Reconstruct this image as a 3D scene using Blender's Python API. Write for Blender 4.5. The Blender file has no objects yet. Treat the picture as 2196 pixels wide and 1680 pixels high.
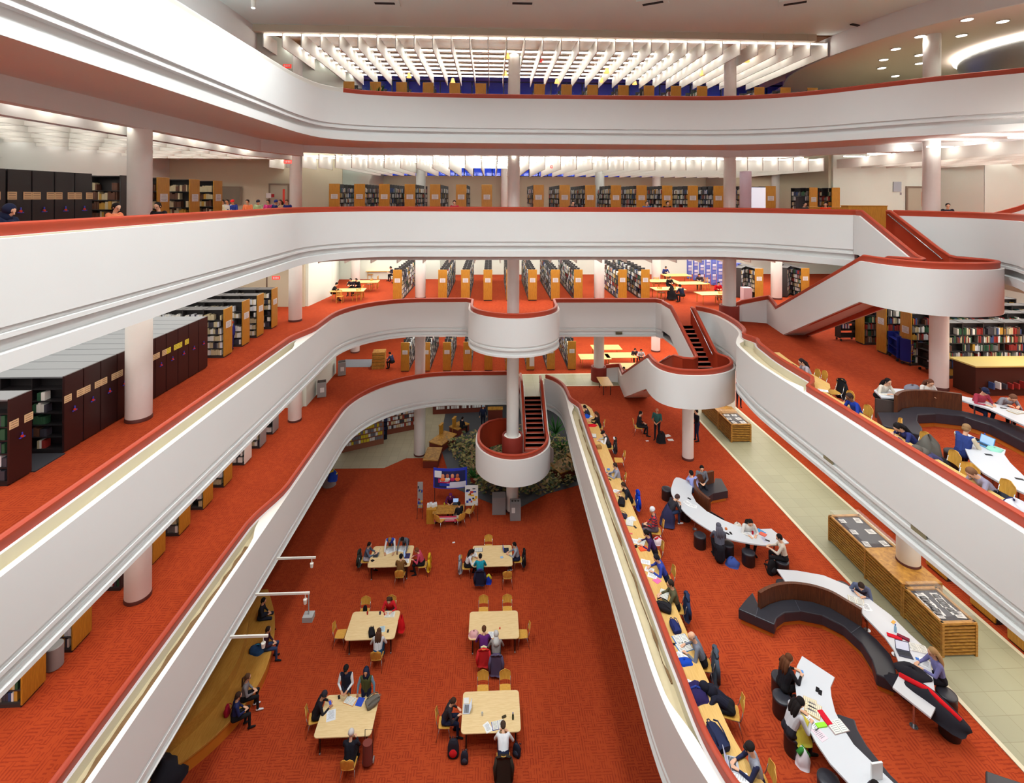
import bpy, bmesh, math, random
from mathutils import Vector, Matrix, geometry
R = random.Random(7)
TH = math.atan(43/1053); PH = .0044; CZ = 19.1; FP = 1053
FL = [0, 5.9, 11.75, 17.55, 23.35]
LIP = .78; RAIL = 1.03
def U(px, py, z):
    u = px-1098; v = py-422
    u, v = u+v*PH, v-u*PH
    k = v/(CZ-z); d = FP/k; l = u/k
    return (l*math.cos(TH)+d*math.sin(TH), -l*math.sin(TH)+d*math.cos(TH))
sc = bpy.context.scene
col = sc.collection
PI = math.pi
def lin(c):
    return tuple((x/255/12.92 if x/255 <= .04045 else ((x/255+.055)/1.055)**2.4) for x in c)
_M = {}
def mat(name, rgb, rough=.6, metal=0, emit=None, es=0, spec=.5, var=0, vscale=6, bump=0, alpha=None):
    if name in _M: return _M[name]
    m = bpy.data.materials.new(name); m.use_nodes = True
    nt = m.node_tree; b = nt.nodes['Principled BSDF']
    c = lin(rgb)
    b.inputs['Base Color'].default_value = (*c, 1)
    b.inputs['Roughness'].default_value = rough
    b.inputs['Metallic'].default_value = metal
    b.inputs['Specular IOR Level'].default_value = spec
    if var or bump:
        tc = nt.nodes.new('ShaderNodeTexCoord'); n = nt.nodes.new('ShaderNodeTexNoise')
        n.inputs['Scale'].default_value = vscale; n.inputs['Detail'].default_value = 5
        nt.links.new(tc.outputs['Object'], n.inputs['Vector'])
        if var:
            r = nt.nodes.new('ShaderNodeMapRange'); r.inputs['To Min'].default_value = 1-var; r.inputs['To Max'].default_value = 1+var
            nt.links.new(n.outputs['Fac'], r.inputs['Value'])
            h = nt.nodes.new('ShaderNodeVectorMath'); h.operation = 'SCALE'; h.inputs[0].default_value = c
            nt.links.new(r.outputs[0], h.inputs['Scale']); nt.links.new(h.outputs[0], b.inputs['Base Color'])
        if bump:
            bp = nt.nodes.new('ShaderNodeBump'); bp.inputs['Strength'].default_value = bump; bp.inputs['Distance'].default_value = .02
            nt.links.new(n.outputs['Fac'], bp.inputs['Height']); nt.links.new(bp.outputs[0], b.inputs['Normal'])
    if emit:
        b.inputs['Emission Color'].default_value = (*lin(emit), 1); b.inputs['Emission Strength'].default_value = es
    if alpha is not None: b.inputs['Alpha'].default_value = alpha
    _M[name] = m; return m
def nodes_mat(name):
    m = bpy.data.materials.new(name); m.use_nodes = True
    return m, m.node_tree, m.node_tree.nodes['Principled BSDF']
def wood(name, rgb, dark, scale=(1, 12, 12), rough=.45):
    m, nt, b = nodes_mat(name); N = nt.nodes; L = nt.links
    tc = N.new('ShaderNodeTexCoord'); mp = N.new('ShaderNodeMapping'); mp.inputs['Scale'].default_value = scale
    n = N.new('ShaderNodeTexNoise'); n.inputs['Scale'].default_value = 3; n.inputs['Detail'].default_value = 6; n.inputs['Distortion'].default_value = .6
    r = N.new('ShaderNodeValToRGB'); r.color_ramp.elements[0].position = .35; r.color_ramp.elements[1].position = .68
    r.color_ramp.elements[0].color = (*lin(dark), 1); r.color_ramp.elements[1].color = (*lin(rgb), 1)
    L.new(tc.outputs['Object'], mp.inputs[0]); L.new(mp.outputs[0], n.inputs[0]); L.new(n.outputs['Fac'], r.inputs[0]); L.new(r.outputs[0], b.inputs['Base Color'])
    b.inputs['Roughness'].default_value = rough; _M[name] = m; return m
def carpet(name, c1, c2, cell=.42):
    # woven maze: in each cell short bars run along x or y
    m, nt, b = nodes_mat(name); N = nt.nodes; L = nt.links
    geo = N.new('ShaderNodeNewGeometry')
    def math_(op, a, bb=None):
        n = N.new('ShaderNodeMath'); n.operation = op
        for i, v in enumerate((a, bb)):
            if v is None: continue
            if isinstance(v, (int, float)): n.inputs[i].default_value = v
            else: L.new(v, n.inputs[i])
        return n.outputs[0]
    sp = N.new('ShaderNodeSeparateXYZ'); L.new(geo.outputs['Position'], sp.inputs[0])
    x, y = sp.outputs[0], sp.outputs[1]
    cx = math_('FLOOR', math_('DIVIDE', x, cell)); cy = math_('FLOOR', math_('DIVIDE', y, cell))
    cb = N.new('ShaderNodeCombineXYZ'); L.new(cx, cb.inputs[0]); L.new(cy, cb.inputs[1])
    wn = N.new('ShaderNodeTexWhiteNoise'); wn.noise_dimensions = '2D'; L.new(cb.outputs[0], wn.inputs['Vector'])
    sel = math_('GREATER_THAN', wn.outputs['Value'], .5)
    fx = math_('PINGPONG', x, cell/4); fy = math_('PINGPONG', y, cell/4)
    bx = math_('LESS_THAN', fx, cell/9); by = math_('LESS_THAN', fy, cell/9)
    mx = N.new('ShaderNodeMix'); L.new(sel, mx.inputs[0]); L.new(bx, mx.inputs[2]); L.new(by, mx.inputs[3])
    cb2 = N.new('ShaderNodeCombineXYZ'); L.new(math_('FLOOR', math_('DIVIDE', x, cell*.5)), cb2.inputs[0]); L.new(math_('FLOOR', math_('DIVIDE', y, cell*.5)), cb2.inputs[1])
    w2_ = N.new('ShaderNodeTexWhiteNoise'); w2_.noise_dimensions = '2D'; L.new(cb2.outputs[0], w2_.inputs['Vector']); msk = math_('GREATER_THAN', w2_.outputs['Value'], .3)
    nz = N.new('ShaderNodeTexNoise'); nz.inputs['Scale'].default_value = 25; nz.inputs['Detail'].default_value = 3; L.new(geo.outputs['Position'], nz.inputs[0])
    n2 = N.new('ShaderNodeTexNoise'); n2.inputs['Scale'].default_value = .5; L.new(geo.outputs['Position'], n2.inputs[0])
    f = math_('ADD', math_('MULTIPLY', math_('MULTIPLY', mx.outputs[0], msk), .65), math_('MULTIPLY', math_('SUBTRACT', nz.outputs['Fac'], .5), .9))
    f = math_('ADD', f, math_('MULTIPLY', math_('SUBTRACT', n2.outputs['Fac'], .5), .7))
    cr = N.new('ShaderNodeMix'); cr.data_type = 'RGBA'; L.new(f, cr.inputs[0])
    cr.inputs[6].default_value = (*lin(c1), 1); cr.inputs[7].default_value = (*lin(c2), 1)
    L.new(cr.outputs[2], b.inputs['Base Color']); b.inputs['Roughness'].default_value = .95; b.inputs['Specular IOR Level'].default_value = .1
    _M[name] = m; return m
def tiles(name, rgb, gr, size=.6):
    m, nt, b = nodes_mat(name); N = nt.nodes; L = nt.links
    geo = N.new('ShaderNodeNewGeometry'); br = N.new('ShaderNodeTexBrick'); L.new(geo.outputs['Position'], br.inputs[0])
    br.offset = 0; br.inputs['Scale'].default_value = 1/size; br.inputs['Brick Width'].default_value = 1; br.inputs['Row Height'].default_value = 1
    br.inputs['Mortar Size'].default_value = .012; br.inputs['Color1'].default_value = (*lin(rgb), 1)
    br.inputs['Color2'].default_value = (*lin(tuple(int(v*.965) for v in rgb)), 1); br.inputs['Mortar'].default_value = (*lin(gr), 1)
    L.new(br.outputs['Color'], b.inputs['Base Color']); b.inputs['Roughness'].default_value = .45; _M[name] = m; return m

M_white = mat('white_plaster', (226, 226, 225), .7, var=.02, vscale=.6)
M_lip = mat('white_lip', (242, 238, 230), .5)
M_cream = mat('cream_paint', (222, 214, 190), .6)
M_trough = mat('planter_trough', (206, 190, 156), .8, var=.12, vscale=3)
M_dirt = mat('planter_soil', (128, 98, 66), .95, var=.35, vscale=5)
M_red = mat('red_rail', (172, 58, 30), .5, var=.06, vscale=3)
M_redwall = mat('red_wall', (130, 34, 18), .7, var=.06, vscale=3)
M_carpet = carpet('carpet_orange', (172, 68, 34), (136, 44, 26), .18)
M_tile = tiles('pale_tile', (166, 166, 138), (146, 144, 116))
M_tile0 = tiles('grey_tile', (172, 160, 136), (140, 130, 108))
M_slate = mat('slate_tile', (72, 74, 80), .5, var=.1)
M_dark = mat('black_steel', (30, 27, 30), .45)
M_dkshelf = mat('charcoal_shelf', (52, 49, 50), .5)
M_maroon = mat('maroon_panel', (44, 20, 20), .4)
M_greytop = mat('grey_metal_top', (120, 124, 130), .4, metal=.2)
M_oak = wood('golden_oak', (196, 142, 46), (172, 118, 34), (14, 14, 1.2))
M_maple = wood('pale_maple', (236, 208, 158), (224, 192, 138), (1.2, 14, 14))
M_counter = wood('counter_maple', (226, 184, 112), (214, 168, 94), (12, 1, 12))
M_bench = wood('bench_oak', (198, 146, 66), (180, 126, 50), (10, 1, 10))
M_chair = wood('chair_beech', (222, 168, 76), (206, 150, 58), (10, 10, 1))
M_slat = wood('slat_oak', (196, 144, 60), (150, 100, 36), (2, 2, 8))
M_paper = mat('paper', (222, 222, 222), .8)
M_steel = mat('chrome', (190, 190, 195), .25, metal=.9)
M_greymetal = mat('grey_metal', (150, 150, 150), .5)
M_column = mat('column_paint', (236, 236, 232), .55, var=.02)
M_woodceil = wood('ceiling_wood', (150, 96, 48), (104, 62, 28), (1, 8, 1))
M_fin = mat('fin_white', (235, 232, 224), .6)
M_tube = mat('lamp_tube', (255, 255, 250), .5, emit=(255, 250, 238), es=26)
M_blk = mat('black_leather', (44, 44, 52), .38, var=.08)
M_blk2 = mat('black_vinyl', (30, 24, 26), .45)
M_brownwood = wood('walnut', (104, 56, 30), (76, 38, 20), (8, 8, 1))
M_tabwhite = mat('white_laminate', (206, 208, 214), .35)
M_glass = None

class MB:
    def __init__(s): s.v = []; s.f = []; s.m = []
    def add(s, vs, fs, mi=0):
        o = len(s.v); s.v += [tuple(p) for p in vs]; s.f += [tuple(i+o for i in f) for f in fs]; s.m += [mi]*len(fs)
    def box(s, c, d, mi=0, rz=0, T=None):
        x, y, z = d[0]/2, d[1]/2, d[2]/2
        vs = [Vector((i*x, j*y, k*z)) for k in (-1, 1) for j in (-1, 1) for i in (-1, 1)]
        if rz: m = Matrix.Rotation(rz, 3, 'Z'); vs = [m @ v for v in vs]
        vs = [v+Vector(c) for v in vs]
        if T: vs = [T @ v for v in vs]
        s.add(vs, [(0, 2, 3, 1), (4, 5, 7, 6), (0, 1, 5, 4), (2, 6, 7, 3), (0, 4, 6, 2), (1, 3, 7, 5)], mi)
    def span(s, a, b, mi=0):
        s.box([(a[i]+b[i])/2 for i in range(3)], [abs(b[i]-a[i]) for i in range(3)], mi)
    def tube(s, pts, r, seg=8, mi=0, cap=True):
        pts = [Vector(p) for p in pts]; n = len(pts); rs = r if isinstance(r, (list, tuple)) else [r]*n
        o = len(s.v); up = None
        for i, p in enumerate(pts):
            t = (pts[min(i+1, n-1)]-pts[max(i-1, 0)]).normalized()
            if up is None: up = Vector((0, 0, 1)) if abs(t.z) < .9 else Vector((1, 0, 0))
            a = t.cross(up)
            if a.length < 1e-4: a = t.orthogonal()
            a.normalize(); b = t.cross(a).normalized(); up = -b if False else b.cross(t)*-1 if False else up
            for k in range(seg):
                q = p+(a*math.cos(2*PI*k/seg)+b*math.sin(2*PI*k/seg))*rs[i]; s.v.append(tuple(q))
        for i in range(n-1):
            for k in range(seg):
                s.f.append((o+i*seg+k, o+i*seg+(k+1) % seg, o+(i+1)*seg+(k+1) % seg, o+(i+1)*seg+k)); s.m.append(mi)
        if cap:
            s.f.append(tuple(o+k for k in range(seg))[::-1]); s.m.append(mi)
            s.f.append(tuple(o+(n-1)*seg+k for k in range(seg))); s.m.append(mi)
    def cyl(s, c, r, h, seg=24, mi=0, r2=None):
        s.tube([(c[0], c[1], c[2]), (c[0], c[1], c[2]+h)], [r, r2 if r2 is not None else r], seg, mi)
    def lathe(s, prof, c=(0, 0, 0), seg=24, mi=0):
        o = len(s.v); n = len(prof)
        for r, z in prof:
            for k in range(seg): s.v.append((c[0]+r*math.cos(2*PI*k/seg), c[1]+r*math.sin(2*PI*k/seg), c[2]+z))
        for i in range(n-1):
            for k in range(seg):
                s.f.append((o+i*seg+k, o+i*seg+(k+1) % seg, o+(i+1)*seg+(k+1) % seg, o+(i+1)*seg+k)); s.m.append(mi)
        s.f.append(tuple(o+k for k in range(seg))[::-1]); s.m.append(mi); s.f.append(tuple(o+(n-1)*seg+k for k in range(seg))); s.m.append(mi)
    def prism(s, poly, z0, z1, mi=0, mtop=None):
        # poly: list (x,y); concave allowed
        n = len(poly); o = len(s.v)
        s.v += [(p[0], p[1], z0) for p in poly]+[(p[0], p[1], z1) for p in poly]
        area = sum(poly[i][0]*poly[(i+1) % n][1]-poly[(i+1) % n][0]*poly[i][1] for i in range(n))
        for i in range(n):
            j = (i+1) % n
            f = (o+i, o+j, o+n+j, o+n+i); s.f.append(f if area > 0 else f[::-1]); s.m.append(mi)
        for t in geometry.tessellate_polygon([[Vector((p[0], p[1], 0)) for p in poly]]):
            a, b, c = (poly[k] for k in t)
            if (b[0]-a[0])*(c[1]-a[1])-(b[1]-a[1])*(c[0]-a[0]) < 0: t = t[::-1]
            s.f.append(tuple(o+n+k for k in t)); s.m.append(mi if mtop is None else mtop)
            s.f.append(tuple(o+k for k in t)[::-1]); s.m.append(mi)
    def build(s, name, mats, parent=None, smooth=False, loc=None, rz=0, bevel=0, kind=None, angle=None):
        me = bpy.data.meshes.new(name); me.from_pydata(s.v, [], s.f)
        if not isinstance(mats, (list, tuple)): mats = [mats]
        for m in mats: me.materials.append(m)
        if len(mats) > 1: me.polygons.foreach_set('material_index', s.m)
        if smooth: me.shade_smooth()
        if smooth and angle: me.set_sharp_from_angle(angle=math.radians(angle))
        me.update()
        o = bpy.data.objects.new(name, me); col.objects.link(o)
        if parent: o.parent = parent
        if loc: o.location = loc
        if rz: o.rotation_euler.z = rz
        if bevel:
            b = o.modifiers.new('b', 'BEVEL'); b.width = bevel; b.segments = 2; b.limit_method = 'ANGLE'
        if kind: o['kind'] = kind
        return o
def empty(name, loc=(0, 0, 0), rz=0):
    o = bpy.data.objects.new(name, None); col.objects.link(o); o.location = loc; o.rotation_euler.z = rz; o.empty_display_size = .1
    return o
def tag(o, label, cat, group=None, kind=None):
    o['label'] = label; o['category'] = cat
    if group: o['group'] = group
    if kind: o['kind'] = kind
    return o
_kids = {}
def copy_tree(o, parent=None):
    c = o.copy(); col.objects.link(c)
    if parent: c.parent = parent
    for ch in [k for k in o.children]: copy_tree(ch, c)
    return c
def place(proto, used, loc, rz, label, cat, group=None, s=1):
    """first use moves the prototype itself, later uses copy the whole tree"""
    if used[0]: o = copy_tree(proto)
    else: o = proto; used[0] = True
    o.location = loc; o.rotation_euler.z = rz; o.scale = (s, s, s)
    return tag(o, label, cat, group)

# ---------- camera
cam = bpy.data.cameras.new('camera'); co = bpy.data.objects.new('camera', cam); col.objects.link(co)
cam.sensor_width = 36; cam.lens = 36*FP/2196; cam.shift_y = -(840-422)/2196; cam.clip_end = 200; cam.clip_start = .1
co.matrix_world = Matrix.Translation((0, 0, CZ)) @ Matrix.Rotation(-TH, 4, 'Z') @ Matrix.Rotation(PI/2, 4, 'X') @ Matrix.Rotation(PH, 4, 'Z')
sc.camera = co
sc.view_settings.view_transform = 'Standard'; sc.view_settings.look = "None"; sc.view_settings.gamma = 1; sc.view_settings.exposure = .1
sc.view_settings.use_curve_mapping = False
w = bpy.data.worlds.new('dusk_sky'); sc.world = w; w.use_nodes = True
w.node_tree.nodes['Background'].inputs[0].default_value = (.02, .07, .55, 1); w.node_tree.nodes['Background'].inputs[1].default_value = 1.1
cy = sc.cycles
cy.adaptive_threshold = .1; cy.use_light_tree = False; cy.light_sampling_threshold = .03; cy.max_bounces = 4; cy.diffuse_bounces = 3; cy.glossy_bounces = 2; cy.transmission_bounces = 4; cy.transparent_max_bounces = 6
cy.sample_clamp_indirect = 4; cy.caustics_reflective = False; cy.caustics_refractive = False

# ---------- curve helpers
def fillet(pts, n=10):
    """pts: (x,y[,r]) -> polyline with rounded corners"""
    out = []
    N = len(pts)
    for i, p in enumerate(pts):
        r = p[2] if len(p) > 2 else 0
        if r and 0 < i < N-1:
            P = Vector(p[:2]); A = Vector(pts[i-1][:2]); B = Vector(pts[i+1][:2])
            a = (A-P).normalized(); b = (B-P).normalized()
            ang = a.angle(b); t = r/math.tan(ang/2)
            s = P+a*t; e = P+b*t
            c = P+(a+b).normalized()*(r/math.sin(ang/2))
            a0 = math.atan2(s.y-c.y, s.x-c.x); a1 = math.atan2(e.y-c.y, e.x-c.x)
            d = (a1-a0+PI) % (2*PI)-PI
            for k in range(n+1): out.append((c.x+r*math.cos(a0+d*k/n), c.y+r*math.sin(a0+d*k/n)))
        else: out.append(tuple(p[:2]))
    return out
def spline(pts, n=6):
    """Catmull-Rom through pts (any dimension)"""
    out = []; P = [Vector(p) for p in pts]
    for i in range(len(P)-1):
        p0 = P[max(i-1, 0)]; p1 = P[i]; p2 = P[i+1]; p3 = P[min(i+2, len(P)-1)]
        for k in range(n):
            t = k/n; q = .5*((2*p1)+(p2-p0)*t+(2*p0-5*p1+4*p2-p3)*t*t+(3*p1-p0-3*p2+p3)*t**3); out.append(tuple(q))
    out.append(tuple(P[-1])); return out
def resample(pts, d):
    out = [pts[0]]
    for a, b in zip(pts, pts[1:]):
        L = math.dist(a, b)
        if L < 1e-6: continue
        m = max(1, int(L/d))
        for k in range(1, m+1): out.append(tuple(a[i]+(b[i]-a[i])*k/m for i in range(len(a))))
    return out
def normals(pts, side=1):
    """unit 2D normals pointing right*side, with miter scale"""
    out = []
    for i, p in enumerate(pts):
        a = Vector(pts[max(i-1, 0)][:2]); q = Vector(p[:2]); b = Vector(pts[min(i+1, len(pts)-1)][:2])
        d1 = (q-a) if (q-a).length > 1e-6 else (b-q); d2 = (b-q) if (b-q).length > 1e-6 else (q-a)
        d1.normalize(); d2.normalize(); n1 = Vector((d1.y, -d1.x)); n2 = Vector((d2.y, -d2.x)); n = (n1+n2)
        if n.length < 1e-3: n = n1
        n.normalize(); n = n/max(.45, n.dot(n1)); out.append(n*side)
    return out
def offs(pts, w, side=1):
    return [(p[0]+n.x*w, p[1]+n.y*w) for p, n in zip(pts, normals(pts, side))]
def loft(mb, rings, mi=0, closed=True, caps=True, flip=False):
    """rings of equal point count"""
    o = len(mb.v); m = len(rings[0])
    for r in rings: mb.v += [tuple(p) for p in r]
    for i in range(len(rings)-1):
        for k in range(m if closed else m-1):
            j = (k+1) % m; f = (o+i*m+k, o+i*m+j, o+(i+1)*m+j, o+(i+1)*m+k)
            mb.f.append(f[::-1] if flip else f); mb.m.append(mi if isinstance(mi, int) else mi[k])
    if caps and closed:
        mb.f.append(tuple(o+k for k in range(m))); mb.m.append(0); mb.f.append(tuple(o+(len(rings)-1)*m+k for k in range(m))[::-1]); mb.m.append(0)
FL[0] = .5
# ---------- parapets
def smooth01(t): t = max(0, min(1, t)); return t*t*(3-2*t)
def parapet(name, pts, wfn, side, bot=1.5, level=True, down=.75, white=M_white, parent=None, d=.5, tr=None):
    """pts (x,y,zfloor) outer top edge; wfn(x,y)->thickness; side = gallery side (+1 right of travel)"""
    pts = [p if len(p) > 2 else (*p, 0) for p in pts]
    pts = resample(pts, d)
    nn = normals(pts, side); W = MB(); Rr = MB(); wr = []; rr = []
    for p, n in zip(pts, nn):
        w_ = wfn(p[0], p[1]); z = p[2]
        o3 = w_-.12; o1 = min(.14, o3/2); o2 = max(o1, o3-.08); o1 = o2-(o2-o1)*(min(smooth01((p[1]-tr[0])/1.5+1), smooth01((tr[1]-p[1])/1.5+1)) if tr else 1); zt = .5 if o2-o1 > .02 else LIP
        if level: prof = [(0, -bot), (0, -1.22), (.16, -1.2), (.16, -.98), (0, -.96), (0, -.87), (.07, -.86), (.07, -.76), (0, -.75)]
        else: prof = [(0, -down)]
        prof = prof+[(0, LIP), (o1, LIP), (o1, zt), (o2, zt), (o2, LIP), (o3+.02, LIP)]
        prof += [(o3+.02, -(bot if level else down))]
        wr.append([(p[0]+n.x*o, p[1]+n.y*o, z+h) for o, h in prof])
        lo = 0.0 if level else -down
        rp = [(o3, lo), (o3, .93), (o3-.015, .96), (o3-.01, 1.0), (o3+.03, 1.03), (o3+.1, 1.03), (w_+.02, 1.0), (w_+.025, .96), (w_, .93), (w_, lo)]
        rr.append([(p[0]+n.x*o, p[1]+n.y*o, z+h) for o, h in rp])
    m = len(wr[0]); mi = [0]*m
    base = m-7
    mi[base] = 1; mi[base+5] = 0
    mi[base+1] = 0; mi[base+2] = 2; mi[base+3] = 2
    for k in (base+1, base+3): mi[k] = 3
    loft(W, wr, mi, flip=side < 0); loft(Rr, rr, 0, flip=side < 0)
    a = W.build(name, [white, M_lip, M_trough, M_cream], parent, smooth=True, angle=30)
    b = Rr.build('handrail', [M_red], parent or a, smooth=True, angle=40)
    if parent is None: a['kind'] = 'structure'
    # soil streak in the trough
    return a
def soil(pts, lo, hi, zf, side, parent, o=(.2, .45)):
    pts = [p for p in resample(pts, .35)]
    nn = normals(pts, side); S = MB(); rings = []
    for p, n in zip(pts, nn):
        if not (lo <= p[1] <= hi): continue
        a = o[0]+R.uniform(-.02, .03); b = o[1]+R.uniform(-.06, .04); z = zf+.5
        rings.append([(p[0]+n.x*a, p[1]+n.y*a, z+.01), (p[0]+n.x*a, p[1]+n.y*a, z+.035), (p[0]+n.x*b, p[1]+n.y*b, z+.045), (p[0]+n.x*b, p[1]+n.y*b, z+.01)])
    if len(rings) > 2:
        loft(S, rings, 0); ob = S.build('planter_soil', [M_dirt], parent); ob['kind'] = 'stuff'

def wband(bands, wide=.72, thin=.24):
    """bands: list of (y0,y1,fade) where the planter widens"""
    def f(x, y):
        g = 0
        for y0, y1, fd in bands: g = max(g, min(smooth01((y-y0+fd)/fd), smooth01((y1+fd-y)/fd)))
        return thin+(wide-thin)*g
    return f
Z = FL
# level one
P1 = fillet([(-8.4, -10), (-8.4, 34.05, 5.8), (1.9, 34.05)], 20)
parapet('wall_level_one_left', [(x, y, Z[1]) for x, y in P1], wband([(-12, 18.6, 2.6)]), -1, bot=1.25, tr=(-12, 17.8))
def w1r(x, y):
    if y < 12.6: return .46+.28*smooth01((y-9.8)/2.8)
    return wband([(-12, 28.6, 1.3)], .74)(x, y)
P1r = spline([(3.62, 33.4), (4.15, 32.8), (4.5, 31.9), (4.6, 30.9), (4.6, 29.7), (4.5, 27.8), (4.38, 23.7), (4.3, 19), (4.25, 14.5), (4.23, 12.6), (4.32, 11.5), (4.55, 10.5), (4.95, 9.5), (5.9, 8), (7, 6), (7.6, 2), (7.6, -10)], 5)
parapet('wall_level_one_right', [(x, y, Z[1]) for x, y in P1r], w1r, -1, bot=1.25, d=.25, tr=(12.1, 28.0))
# level two
bal = [(1.33+2.68*math.cos(a), 29.0+2.68*math.sin(a)*1.0) for a in [PI+PI*k/24 for k in range(25)]]
P2 = fillet([(-8.4, -10), (-8.4, 30.5, 4.2), (-1.6, 30.5)], 16)
P2 += [(-1.35, 30.3), (-1.35, 29.4)]+bal+[(4.01, 29.4), (4.05, 30.2), (4.3, 30.25), (10.2, 30.15), (10.42, 29.7)]
def w2(x, y):
    if x < -5: return wband([(-12, 22.2, 2.2)])(x, y)
    return .24
parapet('wall_level_two_left', [(x, y, Z[2]) for x, y in P2], w2, -1, bot=1.32, d=.4, tr=(-12, 21.4))
P2r = spline([(11.75, 28.0), (12.1, 27.6), (12.42, 26.8), (12.4, 25.2), (12.05, 23.5), (11.35, 22.3), (10.95, 21.5), (10.75, 20.5), (10.55, 19), (10.5, 17), (10.5, 15), (10.45, 12), (10.45, 9), (10.45, 5), (10.45, -10)], 5)
parapet('wall_level_two_right', [(x, y, Z[2]) for x, y in P2r], wband([(16.9, 22.0, .7)], .95, .3), -1, bot=1.32, d=.2, tr=(17.4, 21.6))
# level three
P3 = fillet([(-8.45, -10), (-8.45, 25.1, 3.6), (13.2, 25.0, 4.5), (16.15, 21.3)], 12)
parapet('wall_level_three_left', [(x, y, Z[3]) for x, y in P3], wband([(-12, 21.5, 2.5)]), -1, bot=1.52)
P3r = spline([(17.75, 21.1), (18.5, 19.8), (18.8, 18.3), (18.2, 16.4), (16.8, 14.6), (15.3, 12.9), (14, 11), (13, 8), (12.5, 4), (12.5, -10)], 5)
parapet('wall_level_three_right', [(x, y, Z[3]) for x, y in P3r], lambda x, y: .26, -1, bot=1.52)
# level four
P4 = spline([(-8.4, -10), (-8.4, 6), (-8.4, 14), (-8.4, 19), (-8.35, 21.5), (-8.0, 23.3), (-7.2, 24.15), (-6.1, 24.65), (-4.4, 24.95), (-1, 25.1), (4, 25.1), (10.3, 25.0), (12.5, 24.75), (14.2, 24.2), (15.7, 23.35), (17.2, 22.0), (18.8, 20.5), (21.2, 18.7), (25, 16), (30, 12.5), (33.8, 10)], 4)
pw = parapet('wall_level_four', [(x, y, Z[4]) for x, y in P4], lambda x, y: .24, -1, bot=1.52)
me = pw.children[0].data; me.materials.append(M_lip)
for p in me.polygons:
    if p.center.x < -7.2: p.material_index = 1
soil(P1, 2, 18.3, Z[1], -1, bpy.data.objects['wall_level_one_left'], (.2, .42))
soil(P1r, 12.6, 28, Z[1], -1, bpy.data.objects['wall_level_one_right'], (.47, .52))
soil(P2, 2, 21.8, Z[2], -1, bpy.data.objects['wall_level_two_left'], (.18, .26))

# ---------- slabs, soffits
def inset(pts, w): return offs(pts, w, -1)
XL, XR, YB = -26, 34, 47
slot1 = [(2.0, 32.3), (3.4, 32.3)]
slot2 = [(10.55, 27.7), (11.7, 27.7)]
slot3 = [(16.2, 21.0), (17.6, 21.0)]
def upoly(left, slot, right, xend_r=None):
    L_ = inset(left, .1); out = [(XL, -2)]+[(XL, YB), (XR, YB), (XR, right[-1][1])] if right else []
    return out, L_
def level_poly(left, slot, right):
    a = inset(left, .1)
    p = a+slot
    if right: p += inset(right, .1)
    p += [(XR, p[-1][1]-.5), (XR, YB), (XL, YB), (XL, p[0][1])]
    return p
polys = {1: level_poly(P1, slot1, P1r), 2: level_poly(P2, slot2, P2r), 3: level_poly(P3, slot3, P3r), 4: level_poly(P4, [], None)}
for L_ in (1, 2, 3, 4):
    m = MB(); m.prism(polys[L_], Z[L_]-.25, Z[L_])
    m.build('floor_level_%s' % ['', 'one', 'two', 'three', 'four'][L_], [M_carpet], kind='structure')
    bt = {1: 1.25, 2: 1.32, 3: 1.52, 4: 1.52}[L_]
    m = MB(); m.prism(polys[L_], Z[L_]-bt-.02 if False else Z[L_]-bt+.02, Z[L_]-bt+.12)
    m.build('ceiling_under_level_%s' % ['', 'one', 'two', 'three', 'four'][L_], [M_white], kind='structure')
m = MB(); m.span((XL, -10.2, Z[0]-.3), (XR, 60, Z[0])); m.build('floor_ground', [M_carpet], kind='structure')
# ground-floor pale stone area (thin finish on the slab)
m = MB(); m.prism([(-22, 33.9), (-7.28, 33.9), (-6.0, 35.1), (-3.9, 35.1), (-3.9, 46), (-22, 46)][::-1], Z[0]-.01, Z[0]+.012)
m.build('floor_ground_stone', [M_tile0], kind='structure')
m = MB(); m.prism([(-3.9, 46), (-3.9, 37.2), (-2.4, 31.5), (-1.2, 30.6), (.3, 29.6), (.3, 28.9), (1.2, 28.9), (3.5, 30.6), (6.5, 31.8), (9, 36), (9, 46)], Z[0]-.01, Z[0]+.016)
m.build('floor_ground_slate', [M_slate], kind='structure')
# level-one tile walks
m = MB(); m.prism([(12.4, 2), (15.3, 2), (15.3, 36.3), (2.05, 36.3), (2.05, 32.35), (3.35, 32.35), (3.35, 34.0), (12.4, 34.0)], Z[1]-.01, Z[1]+.014)
m.build('floor_level_one_tile', [M_tile], kind='structure')
m = MB()
for a, b in (((12.28, 2), (12.4, 34.12)), ((15.3, 2), (15.42, 36.42)), ((3.4, 34.0), (12.4, 34.12)), ((2.05, 36.3), (15.42, 36.42))):
    m.span((a[0], a[1], Z[1]-.01), (b[0], b[1], Z[1]+.018))
m.build('trim_tile_edge', [mat('pale_stone_edge', (222, 216, 190), .5)], kind='structure')

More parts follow.
